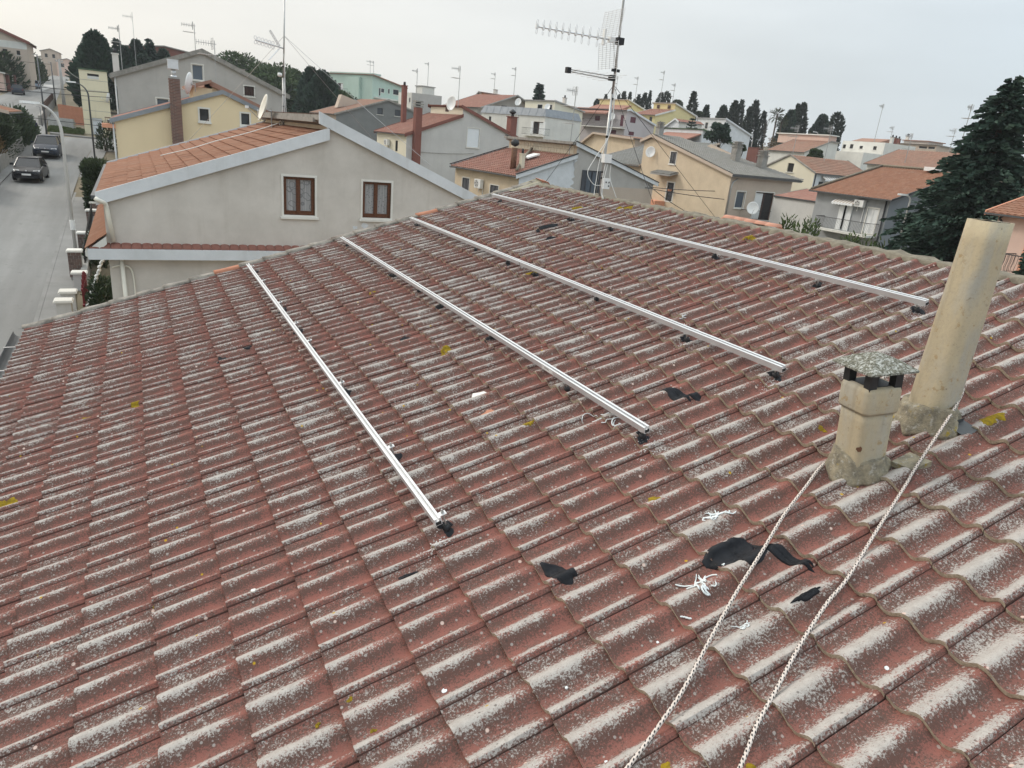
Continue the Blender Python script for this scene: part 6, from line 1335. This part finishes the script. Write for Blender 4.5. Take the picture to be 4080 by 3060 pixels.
VEG = [('conif', -5.7, 120.5, 10.6, 2.76), ('spruce', -5.5, 130.6, 11.9, 1.65), ('conif', -3.5, 128.8, 10.3, 1.03), ('spruce', -2.1, 154.8, 13.4, 1.03), ('spruce', 3.1, 145.8, 13.4, 1.19), ('conif', -0.9, 144.7, 11.1, 1.33), ('conif', 1.0, 149.1, 12.6, 1.61), ('conif', 5.3, 150.0, 11.7, 1.65), ('broad', -18.0, 145.6, 7.5, 1.11), ('broad', -17.0, 155.2, 8.9, 1.59), ('broad', -16.7, 174.2, 11.1, 1.79), ('broad', -17.3, 192.5, 10.5, 2.28), ('broad', -17.6, 204.9, 10.6, 1.48), ('pine', 21.0, 172.7, 14.6, 3.97), ('pine', 27.0, 168.9, 13.4, 3.97), ('pine', 23.0, 139.3, 9.9, 2.81), ('pine', 28.5, 155.3, 12.1, 2.41), ('conif', 27.6, 130.9, 10.6, 1.83), ('conif', 27.3, 121.0, 9.5, 2.22), ('conif', 30.3, 126.3, 8.9, 1.09), ('broad', 40.3, 159.5, 8.6, 1.49), ('spruce', 78.8, 140.4, 15.0, 1.56), ('cypress', 116.7, 174.1, 15.7, 1.03), ('cypress', 119.0, 173.4, 17.1, 0.61), ('cypress', 122.3, 171.7, 17.4, 0.57), ('cypress', 123.7, 171.3, 18.3, 0.97), ('cypress', 125.2, 170.5, 18.4, 0.55), ('cypress', 126.1, 169.2, 16.7, 0.52), ('cypress', 127.3, 169.1, 17.9, 0.8), ('cypress', 128.9, 168.4, 18.5, 1.03), ('cypress', 130.3, 168.0, 19.3, 0.52), ('cypressw', 129.6, 162.0, 18.6, 0.88), ('cypressw', 131.0, 161.4, 19.1, 0.92), ('broad', 129.9, 155.1, 16.9, 1.22), ('cypress', 123.0, 141.1, 17.8, 1.07), ('broad', 127.5, 143.0, 13.9, 0.93), ('conif', 129.2, 142.6, 15.2, 1.16), ('conif', 129.2, 136.5, 14.9, 1.69), ('cypress', 128.0, 131.6, 16.1, 1.2), ('cypress', 129.4, 130.9, 16.6, 0.76), ('cypress', 127.0, 125.5, 14.7, 0.9), ('cypress', 130.0, 126.9, 16.4, 1.12), ('cypress', 129.9, 123.6, 14.1, 0.74), ('cypress', 137.0, 120.5, 16.4, 0.93), ('cypress', 139.9, 121.5, 16.9, 1.22), ('conif', 133.6, 119.2, 14.4, 1.83), ('conif', 141.7, 116.9, 14.1, 2.13), ('cypressw', 144.9, 115.6, 15.3, 1.22), ('palm', 124.4, 114.6, 14.4, 1.48), ('palm', 125.1, 113.6, 12.8, 1.22), ('bare', 114.6, 105.4, 8.0, 2.11), ('poplar', 126.6, 119.1, 13.4, 0.9), ('bare', 129.9, 109.9, 10.3, 0.69), ('araucaria', 80.3, 91.0, 8.9, 1.63), ('cedar', 73.8, 77.1, 7.6, 1.75), ('broad', 73.6, 72.4, 4.7, 0.49), ('broad', 87.0, 71.1, 5.2, 0.93), ('bigspruce', 30.0, 15.0, 6.6, 1.04), ('spruce2', 28.9, 12.3, 1.4, 0.51), ('oleander', 35.9, 29.4, -0.7, 0.38), ('oleander', 35.0, 27.5, -0.7, 0.53), ('oleander', 36.4, 27.9, -0.6, 0.4), ('oleander', 39.4, 27.2, -1.4, 0.52), ('oleander', 39.3, 26.0, -1.3, 0.68), ('oleander', 39.5, 24.7, -1.3, 0.61)]
FAC = dict(conif=1.5, pine=1.5, cypress=1.4, cypressw=1.35, spruce=1.25, bare=1.3)
VEG += [('conif', -3.4, 136., 9.6, 2.4), ('conif', 1.8, 139., 9.4, 2.2), ('conif', 5.6, 141., 9.4, 2.0), ('pine', 24.5, 150., 10.8, 3.6), ('pine', 30., 142., 8.6, 3.), ('pine', 33.5, 136., 8.0, 2.6)]
NOTE = {'conif': 'dark bushy conifer', 'spruce': 'dark pointed spruce', 'cypress': 'slim dark cypress', 'cypressw': 'flat-topped dark cypress', 'broad': 'rounded evergreen tree', 'pine': 'broad green stone pine', 'palm': 'fan palm', 'bare': 'brown winter tree', 'poplar': 'leafless pale-twigged tree', 'araucaria': 'tiered monkey puzzle tree', 'cedar': 'spreading dark cedar'}
WHERE = [((-8, 0, 0, 140), 'behind the electricity cabin'), ((-8, 8, 140, 160), 'on the skyline left of the grey gable'), ((-20, -14, 130, 220), 'on the bank left of the far street'), ((18, 32, 115, 180), 'behind the right slope of the grey gable'), ((36, 44, 150, 170), 'below the mint green house'), ((70, 90, 130, 150), 'behind the pale apartment block'), ((115, 127, 160, 180), 'behind the farther yellow house'), ((127, 135, 140, 172), 'behind the nearer yellow house'), ((120, 127, 138, 145), 'behind the nearer yellow house, tallest and alone'), ((120, 133, 118, 139), 'right of the white house'), ((133, 150, 110, 125), 'left of the white flat-roofed block'), ((110, 132, 100, 118), 'beside the fan palms'), ((70, 90, 70, 95), 'in front of the white houses')]
cnt = {}
for i, (kind, x, y, zt_, rd) in enumerate(VEG):
    if kind in ('oleander', 'bigspruce', 'spruce2'): continue
    wh = next((w for (x0, x1, y0, y1), w in WHERE if x0 <= x <= x1 and y0 <= y <= y1), 'among the far houses')
    key = (kind, wh); cnt[key] = cnt.get(key, 0) + 1
cur = {}; ORD = ['first', 'second', 'third', 'fourth', 'fifth', 'sixth', 'seventh', 'eighth', 'ninth', 'tenth']
for i, (kind, x, y, zt_, rd) in enumerate(VEG):
    if kind in ('oleander', 'bigspruce', 'spruce2'): continue
    wh = next((w for (x0, x1, y0, y1), w in WHERE if x0 <= x <= x1 and y0 <= y <= y1), 'among the far houses')
    key = (kind, wh); cur[key] = cur.get(key, 0) + 1
    if kind == 'broad' and x < -14:
        shrub('evergreen_bush', x - rd * 2.2, y, gz(x, y) - .3, zt_ - gz(x, y) - .2, rd * (2.1 if y < 170 else 2.4), rd * 2.2, 'hedge', 'dense evergreen bush on the bank left of the far street, ' + ORD[cur[key] - 1] + ' from the left', 1800, 300 + i, .7, .5, group=wh); continue
    lab = NOTE[kind] + ' ' + wh + ('' if cnt[key] == 1 else ', ' + ORD[cur[key] - 1] + ' from the left')
    tree(kind, x + (1.2 if i == 0 else 0), y, zt_, rd * (1.2 if i == 0 else FAC.get(kind, 1.1)), lab, group=wh if cnt[key] > 1 else None, seed=i, dens=1.15 if rd > 2 else .9)
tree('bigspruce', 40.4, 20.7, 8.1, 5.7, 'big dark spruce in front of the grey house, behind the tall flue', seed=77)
tree('bigspruce', 28.9, 11.4, 1.3, 1.3, 'smaller blue-green spruce at the right frame edge before the pink house', seed=78, dens=.8)
k = 0
for (kind, x, y, zt_, rd) in VEG:
    if kind != 'oleander': continue
    gb = gz(x, y); shrub('oleander_shrub', x, y, gb - .1, (zt_ - gb) * .93, rd * 1.9, rd * 1.6, 'ole', 'upright green oleander before the grey house, %s from the left' % ORD[k], 2200, 60 + k, .24, .9, group='oleanders before the grey house'); k += 1
# street hedges
shrub('garden_shrub', -2.3, 27.6, road_z(27), 1.1, .5, 1.8, 'hedge', 'dark plants in the narrow garden behind the red gate', 900, 12, .2)
shrub('hedge', -10.2, 75.0, road_z(74) - .1, 2.9, 1.9, 5.0, 'hedge', 'tall dark hedge left of the street behind the parked cars', 3000, 5, .34)
shrub('hedge', -9.65, 65.2, road_z(65) + .1, 2.0, .55, 4.2, 'hedge', 'clipped hedge on the garden wall beside the dark blue car', 2600, 6, .28, box=True)
shrub('hedge', -2.95, 46.2, road_z(46) - .1, 2.6, .5, 2.4, 'hedge', 'clipped boxy hedge beside the orange-roofed house', 3200, 7, .22, box=True)
shrub('ivy_shrub', -9.6, 59.0, road_z(59) + 1.0, 1.3, .6, 1.2, 'dry', 'dry brownish creeper on the garden wall left of the cars', 500, 8, .25)
shrub('garden_shrub', -3.0, 73.5, road_z(73), 2.3, .8, 1.0, 'hedge', 'small dark shrub below the red balcony by the corner', 600, 9, .25)
shrub('garden_shrub', -2.5, 33.5, road_z(33), 1.5, .6, 1.6, 'hedge', 'dark undergrowth behind the brick gate piers', 700, 10, .2)
# pale resurfaced patch on the far street
b = MB(); rr = random.Random(21); n = 16
b.add([(-15.6 + 1.5 * math.cos(6.283 * k / n) * rr.uniform(.7, 1.2) + .02 * (y_ - 168), y_, road_z(y_) + .018) for k in range(n) for y_ in (168 + 15 * math.sin(6.283 * k / n),)], [tuple(range(n))])
MT['patch'] = plaster('pale_road_patch', (.42, .415, .40), (.36, .355, .34), .5, .9, .2, 0)
tag(b.build('road_patch', 'patch'), kind='structure')
# grass verge
b = MB(); rr = random.Random(3)
for i in range(2600):
    y = rr.uniform(85.5, 91); x = -8.5 + (y - 85.5) * -.03 + rr.uniform(0, 3.2) * (1 if y < 90 else .9); leaf_quad(b, (x, y, road_z(y) + .10), (rr.uniform(-.5, .5), rr.uniform(-.5, .5), 1), .08, .22, rr, rr.random())
tag(b.build('grass', 'grass', None, fixn=False), 'patch of green grass on the street corner by the cabin', 'grass', kind='stuff')
# ------------------------------------------------------------------ street walls, piers, gates
def pier(x, y, zt_, w, kind, lab, zb=None):
    zb = road_z(y) if zb is None else zb; t = thing('gate_pier', lab, 'pier', (x, y, zb), 0, 'gate piers along the street'); h = zt_ - zb
    b = MB(); b.box(-w / 2 + .008, w / 2 - .008, -w / 2 + .008, w / 2 - .008, -.2, h - .08); b.build('core', 'concrete' if kind != 'plain' else 'lgrey', t)
    b = MB(); b.box(-w / 2 - .06, w / 2 + .06, -w / 2 - .06, w / 2 + .06, h - .08, h - .03); b.box(-w / 2 - .03, w / 2 + .03, -w / 2 - .03, w / 2 + .03, h - .03, h); b.build('cap', 'marble', t)
    if kind == 'brick':
        lx = w / 2.5; bw = MB(); bw.cbox((0, 0, 0), (lx - .02, .05, .115)); me = bw.mesh('brick', 'brick2'); bh_ = MB(); bh_.cbox((0, 0, 0), (lx / 2 - .02, .05, .115)); mh = bh_.mesh('brick', 'brick2')
        nr = int((h - .1) / .13)
        for r_ in range(nr):
            z = h - .16 - r_ * .13
            if z < .05: break
            for face in (0, 1):          # street side (-x) and near side (-y)
                xs = [(-w / 2 + lx / 2, me), (-w / 2 + lx * 1.5, me), (w / 2 - lx / 4, mh)] if r_ % 2 else [(-w / 2 + lx / 4, mh), (-w / 2 + lx, me), (-w / 2 + lx * 2, me)]
                for q, m_ in xs:
                    o = link('brick', m_, t, (q, -w / 2 + .005, z) if face == 0 else (-w / 2 + .005, q, z))
                    if face: o.rotation_euler = (0, 0, math.pi / 2)
    return t
pier(-3.42, 25.2, -4.32, .46, 'plain', 'plain grey gate pier with white cap, nearest the gutter corner')
pier(-3.38, 26.6, -4.32, .46, 'plain', 'plain grey gate pier with white cap, second from the gutter corner')
pier(-3.22, 30.2, -4.36, .46, 'plain', 'tall plain grey gate pier behind the red gate', zb=-6.0)
pier(-3.40, 31.6, -3.72, .46, 'brick', 'nearest brown brick pier with white cap beside the lamp post')
pier(-3.28, 35.6, -3.59, .40, 'brick', 'second brown brick pier with white cap')
pier(-3.15, 41.6, -3.30, .44, 'brick', 'third brown brick pier with white cap')
pier(-3.05, 43.6, -3.12, .42, 'brick', 'farthest brown brick pier with white cap')
g = thing('gate', 'open dark red metal gate between the grey piers', 'gate', (-3.0, 27.4, road_z(27.4)), 0)
for k in range(7): b = MB(); y = .2 + k * .36; b.box(-.03, .03, y, y + .05, .1, .95 + .25 * math.sin(k / 6 * math.pi)); b.build('bar', 'redmetal', g)
b = MB(); b.box(-.035, .035, 0, 2.6, .15, .23); b.box(-.035, .035, 0, 2.6, .75, .83); b.build('gate_rail', 'redmetal', g)
fe = thing('fence', 'dark iron railing running between the brick piers', 'fence', (-3.1, 32.0, road_z(32)), 0)
for k in range(36): b = MB(); y = .1 + k * .26; b.box(-.02, .02, y, y + .035, .5 + y * .08, 1.25 + y * .08); b.build('bar', 'dark', fe)
b = MB(); b.tube([(0, 0, 1.2), (0, 9.4, 1.95)], .03, 4); b.tube([(0, 0, .6), (0, 9.4, 1.35)], .03, 4); b.build('fence_rail', 'dark', fe)
wl_ = thing('garden_wall', 'low plastered garden wall under the iron railing', 'wall', (-3.1, 38, road_z(38)), 0); b = MB(); b.add([(-.12, -7, -.9), (.12, -7, -.9), (.12, 8, .3), (-.12, 8, .3), (-.12, -7, 0), (.12, -7, 0), (.12, 8, 1.2), (-.12, 8, 1.2)], [(0, 1, 5, 4), (1, 2, 6, 5), (2, 3, 7, 6), (3, 0, 4, 7), (4, 5, 6, 7)]); b.build('wall_body', 'concrete', wl_)
b = MB()                                           # twisted white plastic wrap on a post
pts = [(-2.98, 27.5, -5.4), (-2.76, 27.5, -4.8), (-2.60, 27.5, -4.33), (-2.42, 27.5, -3.85), (-2.24, 27.5, -3.35)]; sp_ = spline(pts, 22); b.tube([p + Vector((.025 * math.cos(i * .9), .025 * math.sin(i * .9), 0)) for i, p in enumerate(sp_)], [.050 + .016 * math.sin(i * 1.3) for i in range(len(sp_))], 7)
tag(b.build('wrapped_stem', 'plas', None, True), 'stem wrapped in twisted white plastic beside the grey wall', 'plant wrap')
# left side of the street
lw = thing('garden_wall', 'stone garden wall on the left of the street with a red gate', 'wall', (-9.15, 58, road_z(58)), 0)
b = MB()
for y0, y1, h in ((-14, -9.5, 1.0), (-6.5, 12, 1.1)): b.add([(-.2, y0, y0 * .07 - .5), (.2, y0, y0 * .07 - .5), (.2, y1, y1 * .06 - .5), (-.2, y1, y1 * .06 - .5), (-.2, y0, y0 * .07 + h), (.2, y0, y0 * .07 + h), (.2, y1, y1 * .06 + h), (-.2, y1, y1 * .06 + h)], [(0, 1, 5, 4), (1, 2, 6, 5), (2, 3, 7, 6), (3, 0, 4, 7), (4, 5, 6, 7)])
b.build('wall_body', 'moldy', lw)
b = MB(); b.box(-.05, .05, -9.4, -6.6, -.4, 1.5); b.build('red_gate', 'redmetal', lw)
for y in (-9.5, -6.5): b = MB(); b.box(-.3, .3, y - .3, y + .3, -1.2, 1.9 + y * .05); b.build('wall_pier', 'tan', lw)
LH = House('house', 'corner of an orange-tiled house at the left frame edge', 'house', (-15.0, 58.5), 0, 5.1, 6, [(0, 2.3), (5.1, 1.32)], wallm='white', roofm='orange_tile', trim='tan', ov=1.7, ovf=.3, bh=.18, tiles=(.35, .4, .05, .03))
LH2 = House('house', 'low pink terrace with red doors on the left of the far street', 'house', (-21.5, 143), 0, 3.0, 22, [(0, 5.6), (3.0, 5.2)], wallm='pink', sidem='tan', roofm='old_tile', trim='offwhite', bh=.15, tiles=(.6, .6, .05, .03), wins=[('S', .5, 1.4, 2.6, 4.2, 'purple')])
for k in range(5): b = MB(); b.box(3.0, 3.5, 2 + k * 4, 2.6 + k * 4, 0, 4.9 + k * .15 - LH2.bz); b.build('porch_post', 'offwhite' if k % 2 else 'brown', LH2.root)
bw_ = thing('block_wall', 'low cinder-block wall behind the grass verge', 'wall', (-8.9, 92.2, road_z(92) - .1), R(0)); bw_.rotation_euler = (0, 0, math.atan2(-3.6, 3.5))
b = MB(); b.box(0, 3.6, .03, .17, 0, 1.15); b.build('mortar_core', 'concrete', bw_); m1 = MB(); m1.cbox((0, 0, 0), (.385, .2, .19)); me = m1.mesh('block', 'block')
for r_ in range(5):
    for k in range(9): link('block', me, bw_, (.2 + k * .4 + (.12 if r_ % 2 else -.0), .1, .12 + .21 * r_))
dw = thing('garden_wall', 'dark stone wall with stepped fence up the far street', 'wall', (-9.9, 100, road_z(100)), 0)
b = MB(); b.box(-.15, .15, -7.0, 26, -.5, 1.0); b.tf(lambda p: (p[0] - p[1] * .03, p[1], p[2] + p[1] * .06)); b.build('wall_body', 'moldy', dw)
for k in range(12): b = MB(); b.box(-.08 - k * .06, .08 - k * .06, k * 2, k * 2 + 1.85, 1.0 + k * .12, 1.75 + k * .12); b.build('fence_board', 'shutbrown', dw)
ow = House('outbuilding', 'orange-red low shed wall behind the concrete pole', 'outbuilding', (-8.2, 97.5), 0, 4.6, 4, [(0, 1.5), (4.6, 1.1)], wallm='clay', roof=False, th=0.)
rb = thing('balcony_grille', 'rusty red balcony grille at the corner of the cream house', 'balcony', (-2.6, 62, .2), 0)
for k in range(9): b = MB(); b.tube(spline([(k * .12, 0, 0), (k * .12 - .06, -.1, .3), (k * .12, 0, .9)], 4), .02, 4); b.build('bar', 'rust', rb)
b = MB(); b.tube([(-.05, 0, .9), (1.05, 0, .9)], .03, 5); b.tube([(-.05, 0, 0), (1.05, 0, 0)], .03, 5); b.build('grille_rail', 'rust', rb)
# ------------------------------------------------------------------ lamps, poles, wires
def lamp(p, H, arm, lab, mat='steel', r_=.07, head=.7, yaw=180, rise=.9):
    t = thing('street_lamp', lab, 'street lamp', p, yaw - 180)
    pts = [(0, 0, 0), (0, 0, H - rise * 1.6)] + [(-arm * (1 - math.cos(a)), 0, H - rise * 1.6 + rise * 1.6 * math.sin(a)) for a in [math.pi / 2 * k / 7 for k in range(1, 8)]]
    n = len(pts); b = MB(); b.tube(pts, [r_ * (1 - .5 * i / (n - 1)) if i > 1 else r_ * (1 - .1 * i) for i in range(n)], 10); b.build('post', mat, t, True)
    b = MB(); b.loft([[(-arm - x, y, H + z) for y, z in ((-w, -.03), (w, -.03), (w * .8, .07), (-w * .8, .07))] for x, w in ((-.15, .05), (.1, .11), (head - .15, .12), (head, .05))]); b.build('lamp_head', 'plas', t)
    b = MB(); b.box(-arm - head + .1, -arm - .05, -.08, .08, H - .045, H - .032); b.build('lens', 'glassblue', t); return t
l1 = lamp((-3.72, 36.6, road_z(36.6)), 6.4, .85, 'tall pale street lamp with curved arm beside the brick piers', 'lgrey', .075, .6, rise=.7)
b = MB(); b.cyl((0, 0, .9), (0, 0, 1.35), .112, 12); b.build('paper_notice', 'plas', l1)
lamp((-3.72, 65.6, road_z(65.6)), 5.9, .9, 'dark street lamp with curved arm in front of the cabin', 'gutter', .07, .5, rise=.55)
lamp((38.9, 23.6, gz(38.9, 23.6)), 1.35 - gz(38.9, 23.6), .35, 'pale street lamp in front of the grey house', 'lgrey', .055, .42, yaw=145, rise=.2)
lamp((112, 92, gz(112, 92)), 9.0, 1.0, 'far street lamp beside the old orange roof', 'lgrey', .1, .8)
lamp((121, 117, gz(121, 117)), 7.0, .3, 'far street lamp before the cypresses', 'lgrey', .08, .5)
def pole(p, H, r_, lab, mat='concrete', cross=True):
    t = thing('utility_pole', lab, 'pole', p); b = MB(); b.tube([(0, 0, -.2), (0, 0, H)], [r_, r_ * .6], 10); b.build('post', mat, t, True)
    b = MB()
    if cross: b.box(-.4, .4, -.05, .05, H - .35, H - .25)
    else: b.box(-.35, .02, -.05, .05, H - .06, H)
    b.build('cross_arm', 'steel', t)
    if cross:
        for x in (-.32, .32): b = MB(); b.lathe([(.0, 0), (.05, .0), (.05, .1), (.0, .13)], (x, 0, H - .25), 8); b.build('insulator', 'plas', t, True)
    return t
pole((-8.42, 83.9, road_z(83.9)), 7.3, .09, 'slim grey pole at the street corner, nearest of the far poles', 'gutter', False); pole((-10.42, 124.9, road_z(124.9)), 5.8, .10, 'slim grey pole up the far street', 'gutter', False); pole((-8.5, 111.8, road_z(111.8)), 6.6, .24, 'thick concrete utility pole by the big conifer')
pole((-9.44, 91.9, road_z(91.9)), 2.0, .05, 'short sign post by the cinder-block wall', 'gutter', False)
WI = [((-25, 74, 4.0), (-1.9, 71, 3.0), .5), ((-25, 74, 3.2), (-2.2, 70, 2.6), .4), ((-25, 72, 2.0), (-3.2, 71, .2), .3), ((-8.5, 111.8, 6.8), (-4.0, 88, 4.2), .8), ((-25, 118, 7), (-10.4, 124.8, 6.6), .3), ((55, 47.5, .2), (39.6, 48.6, -.5), .25), ((47.1, 46.6, -1.0), (40, 50.2, -.6), .1), ((47, 50, -3.0), (39.8, 49, -.3), .2)]
for k, (p, q, sg) in enumerate(WI):
    b = MB(); b.tube(catenary(p, q, sg, 14), .022 if k < 5 else .03, 4); tag(b.build('overhead_wire', 'dark', None), ['upper wire crossing the street before the cabin', 'middle wire crossing the street before the cabin', 'lowest wire dropping to the red balcony', 'white service cable from concrete pole to cabin', 'wire high over the far street', 'cable strung along the beige house wall', 'short cable between grey gable and beige house', 'slanting cable below the dark door'][k], 'wire')
# ------------------------------------------------------------------ cars
def car(x, y, yaw, lab, pm, L=3.85, Wd=1.66, Hh=1.44, hood=.95, wagon=False, hoodz=.86):
    """nose towards local -y"""
    t = thing('car', lab, 'car', (x, y, road_z(y) + .012), yaw, 'cars parked in the street'); w = Wd / 2
    body = MB(); st = []
    belt = hoodz + .05
    secs = [(-L / 2, .40, .52, .62), (-L / 2 + .06, .28, .66, .84), (-L / 2 + .30, .20, .74, .96), (-L / 2 + hood * .6, .18, hoodz - .05, 1.0), (-L / 2 + hood, .18, hoodz + .04, 1.0), (0, .18, belt + .02, 1.0), (L / 2 - .6, .20, belt + .05, 1.0), (L / 2 - .15, .25, belt + .04, .96), (L / 2, .36, belt - .15, .84)]
    rings = []
    for (yy, zb_, zt_, k) in secs:
        ww = w * k; rings.append([(-ww * .90, yy, zb_), (ww * .90, yy, zb_), (ww, yy, zb_ + .14), (ww, yy, (zb_ + zt_) / 2 + .06), (ww * .93, yy, zt_ - .05), (ww * .80, yy, zt_), (-ww * .80, yy, zt_), (-ww * .93, yy, zt_ - .05), (-ww, yy, (zb_ + zt_) / 2 + .06), (-ww, yy, zb_ + .14)])
    body.loft(rings); bo = body.build('body', pm, t, True); bo.data.set_sharp_from_angle(angle=R(38))
    # glasshouse and roof
    y0 = -L / 2 + hood - .05; yr0 = y0 + .72; yr1 = L / 2 - (.25 if wagon else .55); y1 = L / 2 - .06; zt_ = Hh
    g = MB(); a = w * .86; c = w * .66
    g.loft([[(-a, y0, belt - .02), (a, y0, belt - .02), (a, y1, belt - .0), (-a, y1, belt - .0)], [(-c, yr0, zt_ - .04), (c, yr0, zt_ - .04), (c, yr1, zt_ - .05), (-c, yr1, zt_ - .05)]]); g.build('windows', 'carglass', t)
    rf = MB(); rf.loft([[(-c - .02, yr0 - .05, zt_ - .055), (c + .02, yr0 - .05, zt_ - .055), (c + .02, yr1 + .05, zt_ - .065), (-c - .02, yr1 + .05, zt_ - .065)], [(-c + .03, yr0 + .02, zt_ - .0), (c - .03, yr0 + .02, zt_ - .0), (c - .03, yr1 - .03, zt_ - .01), (-c + .03, yr1 - .03, zt_ - .01)]]); rf.build('roof', pm, t, True)
    for sx in (1, -1):
        for (ya, yb) in ((y0 - .03, yr0 - .03), (y1 + .02, yr1 + .02), ((yr0 + yr1) / 2 - .02, (yr0 + yr1) / 2)):
            b = MB(); b.tube([(sx * (a + .005), ya, belt - .02), (sx * (c + .012), yb, zt_ - .045)], .03, 5); b.build('pillar', pm, t)
        b = MB(); b.cbox((sx * (w + .08), y0 + .32, belt + .08), (.18, .09, .13)); b.build('wing_mirror', pm, t)
        b = MB(); yy = -L / 2; b.add([(sx * w * .42, yy + .10, .60), (sx * w * .80, yy + .22, .62), (sx * w * .83, yy + .36, .73), (sx * w * .46, yy + .18, .71), (sx * w * .42, yy + .03, .59), (sx * w * .83, yy + .13, .61), (sx * w * .87, yy + .30, .74), (sx * w * .46, yy + .12, .72)], [(4, 5, 6, 7), (0, 1, 5, 4), (1, 2, 6, 5), (2, 3, 7, 6), (3, 0, 4, 7)]); b.build('headlight', 'plas', t)
        b = MB(); b.cbox((sx * w * .80, L / 2 - .03, belt - .2), (.14, .10, .26)); b.build('tail_light', 'redmetal', t)
        for yy in (-L / 2 + .68, L / 2 - .66):
            wh = MB(); wh.lathe([(.20, -.10), (.29, -.10), (.305, -.06), (.305, .06), (.29, .10), (.20, .10)], (0, 0, 0), 20); wh.tf(lambda p: (sx * (w - .09) + p[2], yy + p[0], .305 + p[1])); wo = wh.build('wheel', 'black', t, True)
            rm = MB(); rm.lathe([(.0, .07), (.06, .08), (.19, .05), (.205, .095), (.205, -.09)], (0, 0, 0), 16); rm.tf(lambda p: (sx * (w - .09) + sx * p[2], yy + p[0], .305 + p[1])); rm.build('rim', 'alu', wo, True)
    yy = -L / 2
    b = MB(); b.cbox((0, yy + .005, .46), (.50, .03, .11)); b.build('number_plate', 'plas', t)
    b = MB(); b.cbox((0, yy + .06, .30), (Wd * .55, .10, .10)); b.cbox((0, yy + .055, .63), (Wd * .34, .10, .05)); b.build('grille', 'black', t)
    b = MB(); b.lathe([(0, 0), (.05, 0), (.05, .012), (0, .015)], (0, 0, 0), 10); b.tf(lambda p: (p[0], yy + .045 - p[2], .69 + p[1])); b.build('badge', 'alu', t)
    b = MB(); b.box(-w * .86, w * .86, yy + .10, yy + .14, .24, .40); b.build('bumper_strip', 'black', t)
    b = MB(); b.tube([(0, yr1 - .2, zt_ - .02), (0, yr1 - .05, zt_ + .2)], .008, 4); b.build('car_aerial', 'black', t); return t
car(-7.05, 54.9, -2, 'black hatchback parked nearest, nose towards the camera', 'blackpaint', 3.84, 1.66, 1.43)
car(-6.95, 67.4, -3, 'dark blue people carrier parked behind the black hatchback', 'bluepaint', 4.26, 1.76, 1.62, .85, True, .95)
car(-16.6, 141.5, 184, 'dark hatchback parked far up the street on the left', 'bluepaint', 3.9, 1.66, 1.5, wagon=True)
car(-16.3, 163.0, 184, 'pale silver car parked farthest up the street', 'silverpaint', 4.1, 1.7, 1.45)
# ------------------------------------------------------------------ pedestrian in dark jacket
def person(x, y, yaw):
    z = road_z(y) + .012; t = thing('person', 'pedestrian in dark blue jacket and pale cap walking up the street', 'person', (x, y, z), yaw)
    J = [((0, 0, .95), .145), ((0, .01, 1.18), .16), ((0, .03, 1.40), .155), ((0, .04, 1.50), .062), ((0, .05, 1.60), .088), ((0, .05, 1.70), .080),
         ((-.10, 0, .88), .095), ((-.11, .10, .48), .065), ((-.11, .02, .09), .045), ((-.11, .16, .04), .035), ((.10, 0, .88), .095), ((.11, -.08, .48), .065), ((.11, -.22, .11), .045), ((.11, -.08, .05), .035),
         ((-.20, .03, 1.38), .07), ((-.25, -.06, 1.12), .052), ((-.24, .05, .88), .040), ((-.235, .08, .80), .032), ((.20, .03, 1.38), .07), ((.25, .08, 1.12), .052), ((.24, .16, .90), .040), ((.235, .19, .82), .032)]
    E_ = [(0, 1), (1, 2), (2, 3), (3, 4), (4, 5), (0, 6), (6, 7), (7, 8), (8, 9), (0, 10), (10, 11), (11, 12), (12, 13), (2, 14), (14, 15), (15, 16), (16, 17), (2, 18), (18, 19), (19, 20), (20, 21)]
    def skin(name, idx, grow, mat):
        mp_ = {k: i for i, k in enumerate(idx)}; me = bpy.data.meshes.new(name); me.from_pydata([J[k][0] for k in idx], [(mp_[a], mp_[b]) for a, b in E_ if a in mp_ and b in mp_], []); me.materials.append(MT[mat])
        o = link(name, me, t); m = o.modifiers.new('skin', 'SKIN')
        for i, k in enumerate(idx):
            sv_ = me.skin_vertices[0].data[i]; sv_.radius = (J[k][1] * grow, J[k][1] * grow); sv_.use_root = i == 0
        o.modifiers.new('sub', 'SUBSURF').render_levels = 2; return o
    skin('body', list(range(22)), 1., 'shutdark')
    skin('jacket', [0, 1, 2, 14, 15, 16, 18, 19, 20], 1.13, 'navy')
    b = MB(); b.lathe([(.098, .0), (.10, .05), (.07, .11), (.0, .125)], (0, .05, 1.66), 14); b.build('cap', 'marble', t, True)
MT['navy'] = flat('navy_cloth', (.020, .028, .062), .9, 0, .2, .25)
MT['shutdark_cloth'] = flat('dark_cloth', (.05, .05, .055), .9, 0, .2, .2)
person(-8.95, 79.5, 10)
# ------------------------------------------------------------------ haze: a closed box of thin pale air round the whole scene
b = MB(); b.box(-420, 420, -260, 620, -22, 24); hz = b.build('haze', None)
hm = bpy.data.materials.new('thin_haze'); hm.use_nodes = True; nt_ = hm.node_tree; nt_.nodes.clear(); ho = nt_.nodes.new('ShaderNodeOutputMaterial'); pv = nt_.nodes.new('ShaderNodeVolumePrincipled')
pv.inputs['Color'].default_value = (.93, .95, 1., 1); pv.inputs['Density'].default_value = .0003; nt_.links.new(pv.outputs[0], ho.inputs['Volume']); hz.data.materials.append(hm); tag(hz, kind='stuff')
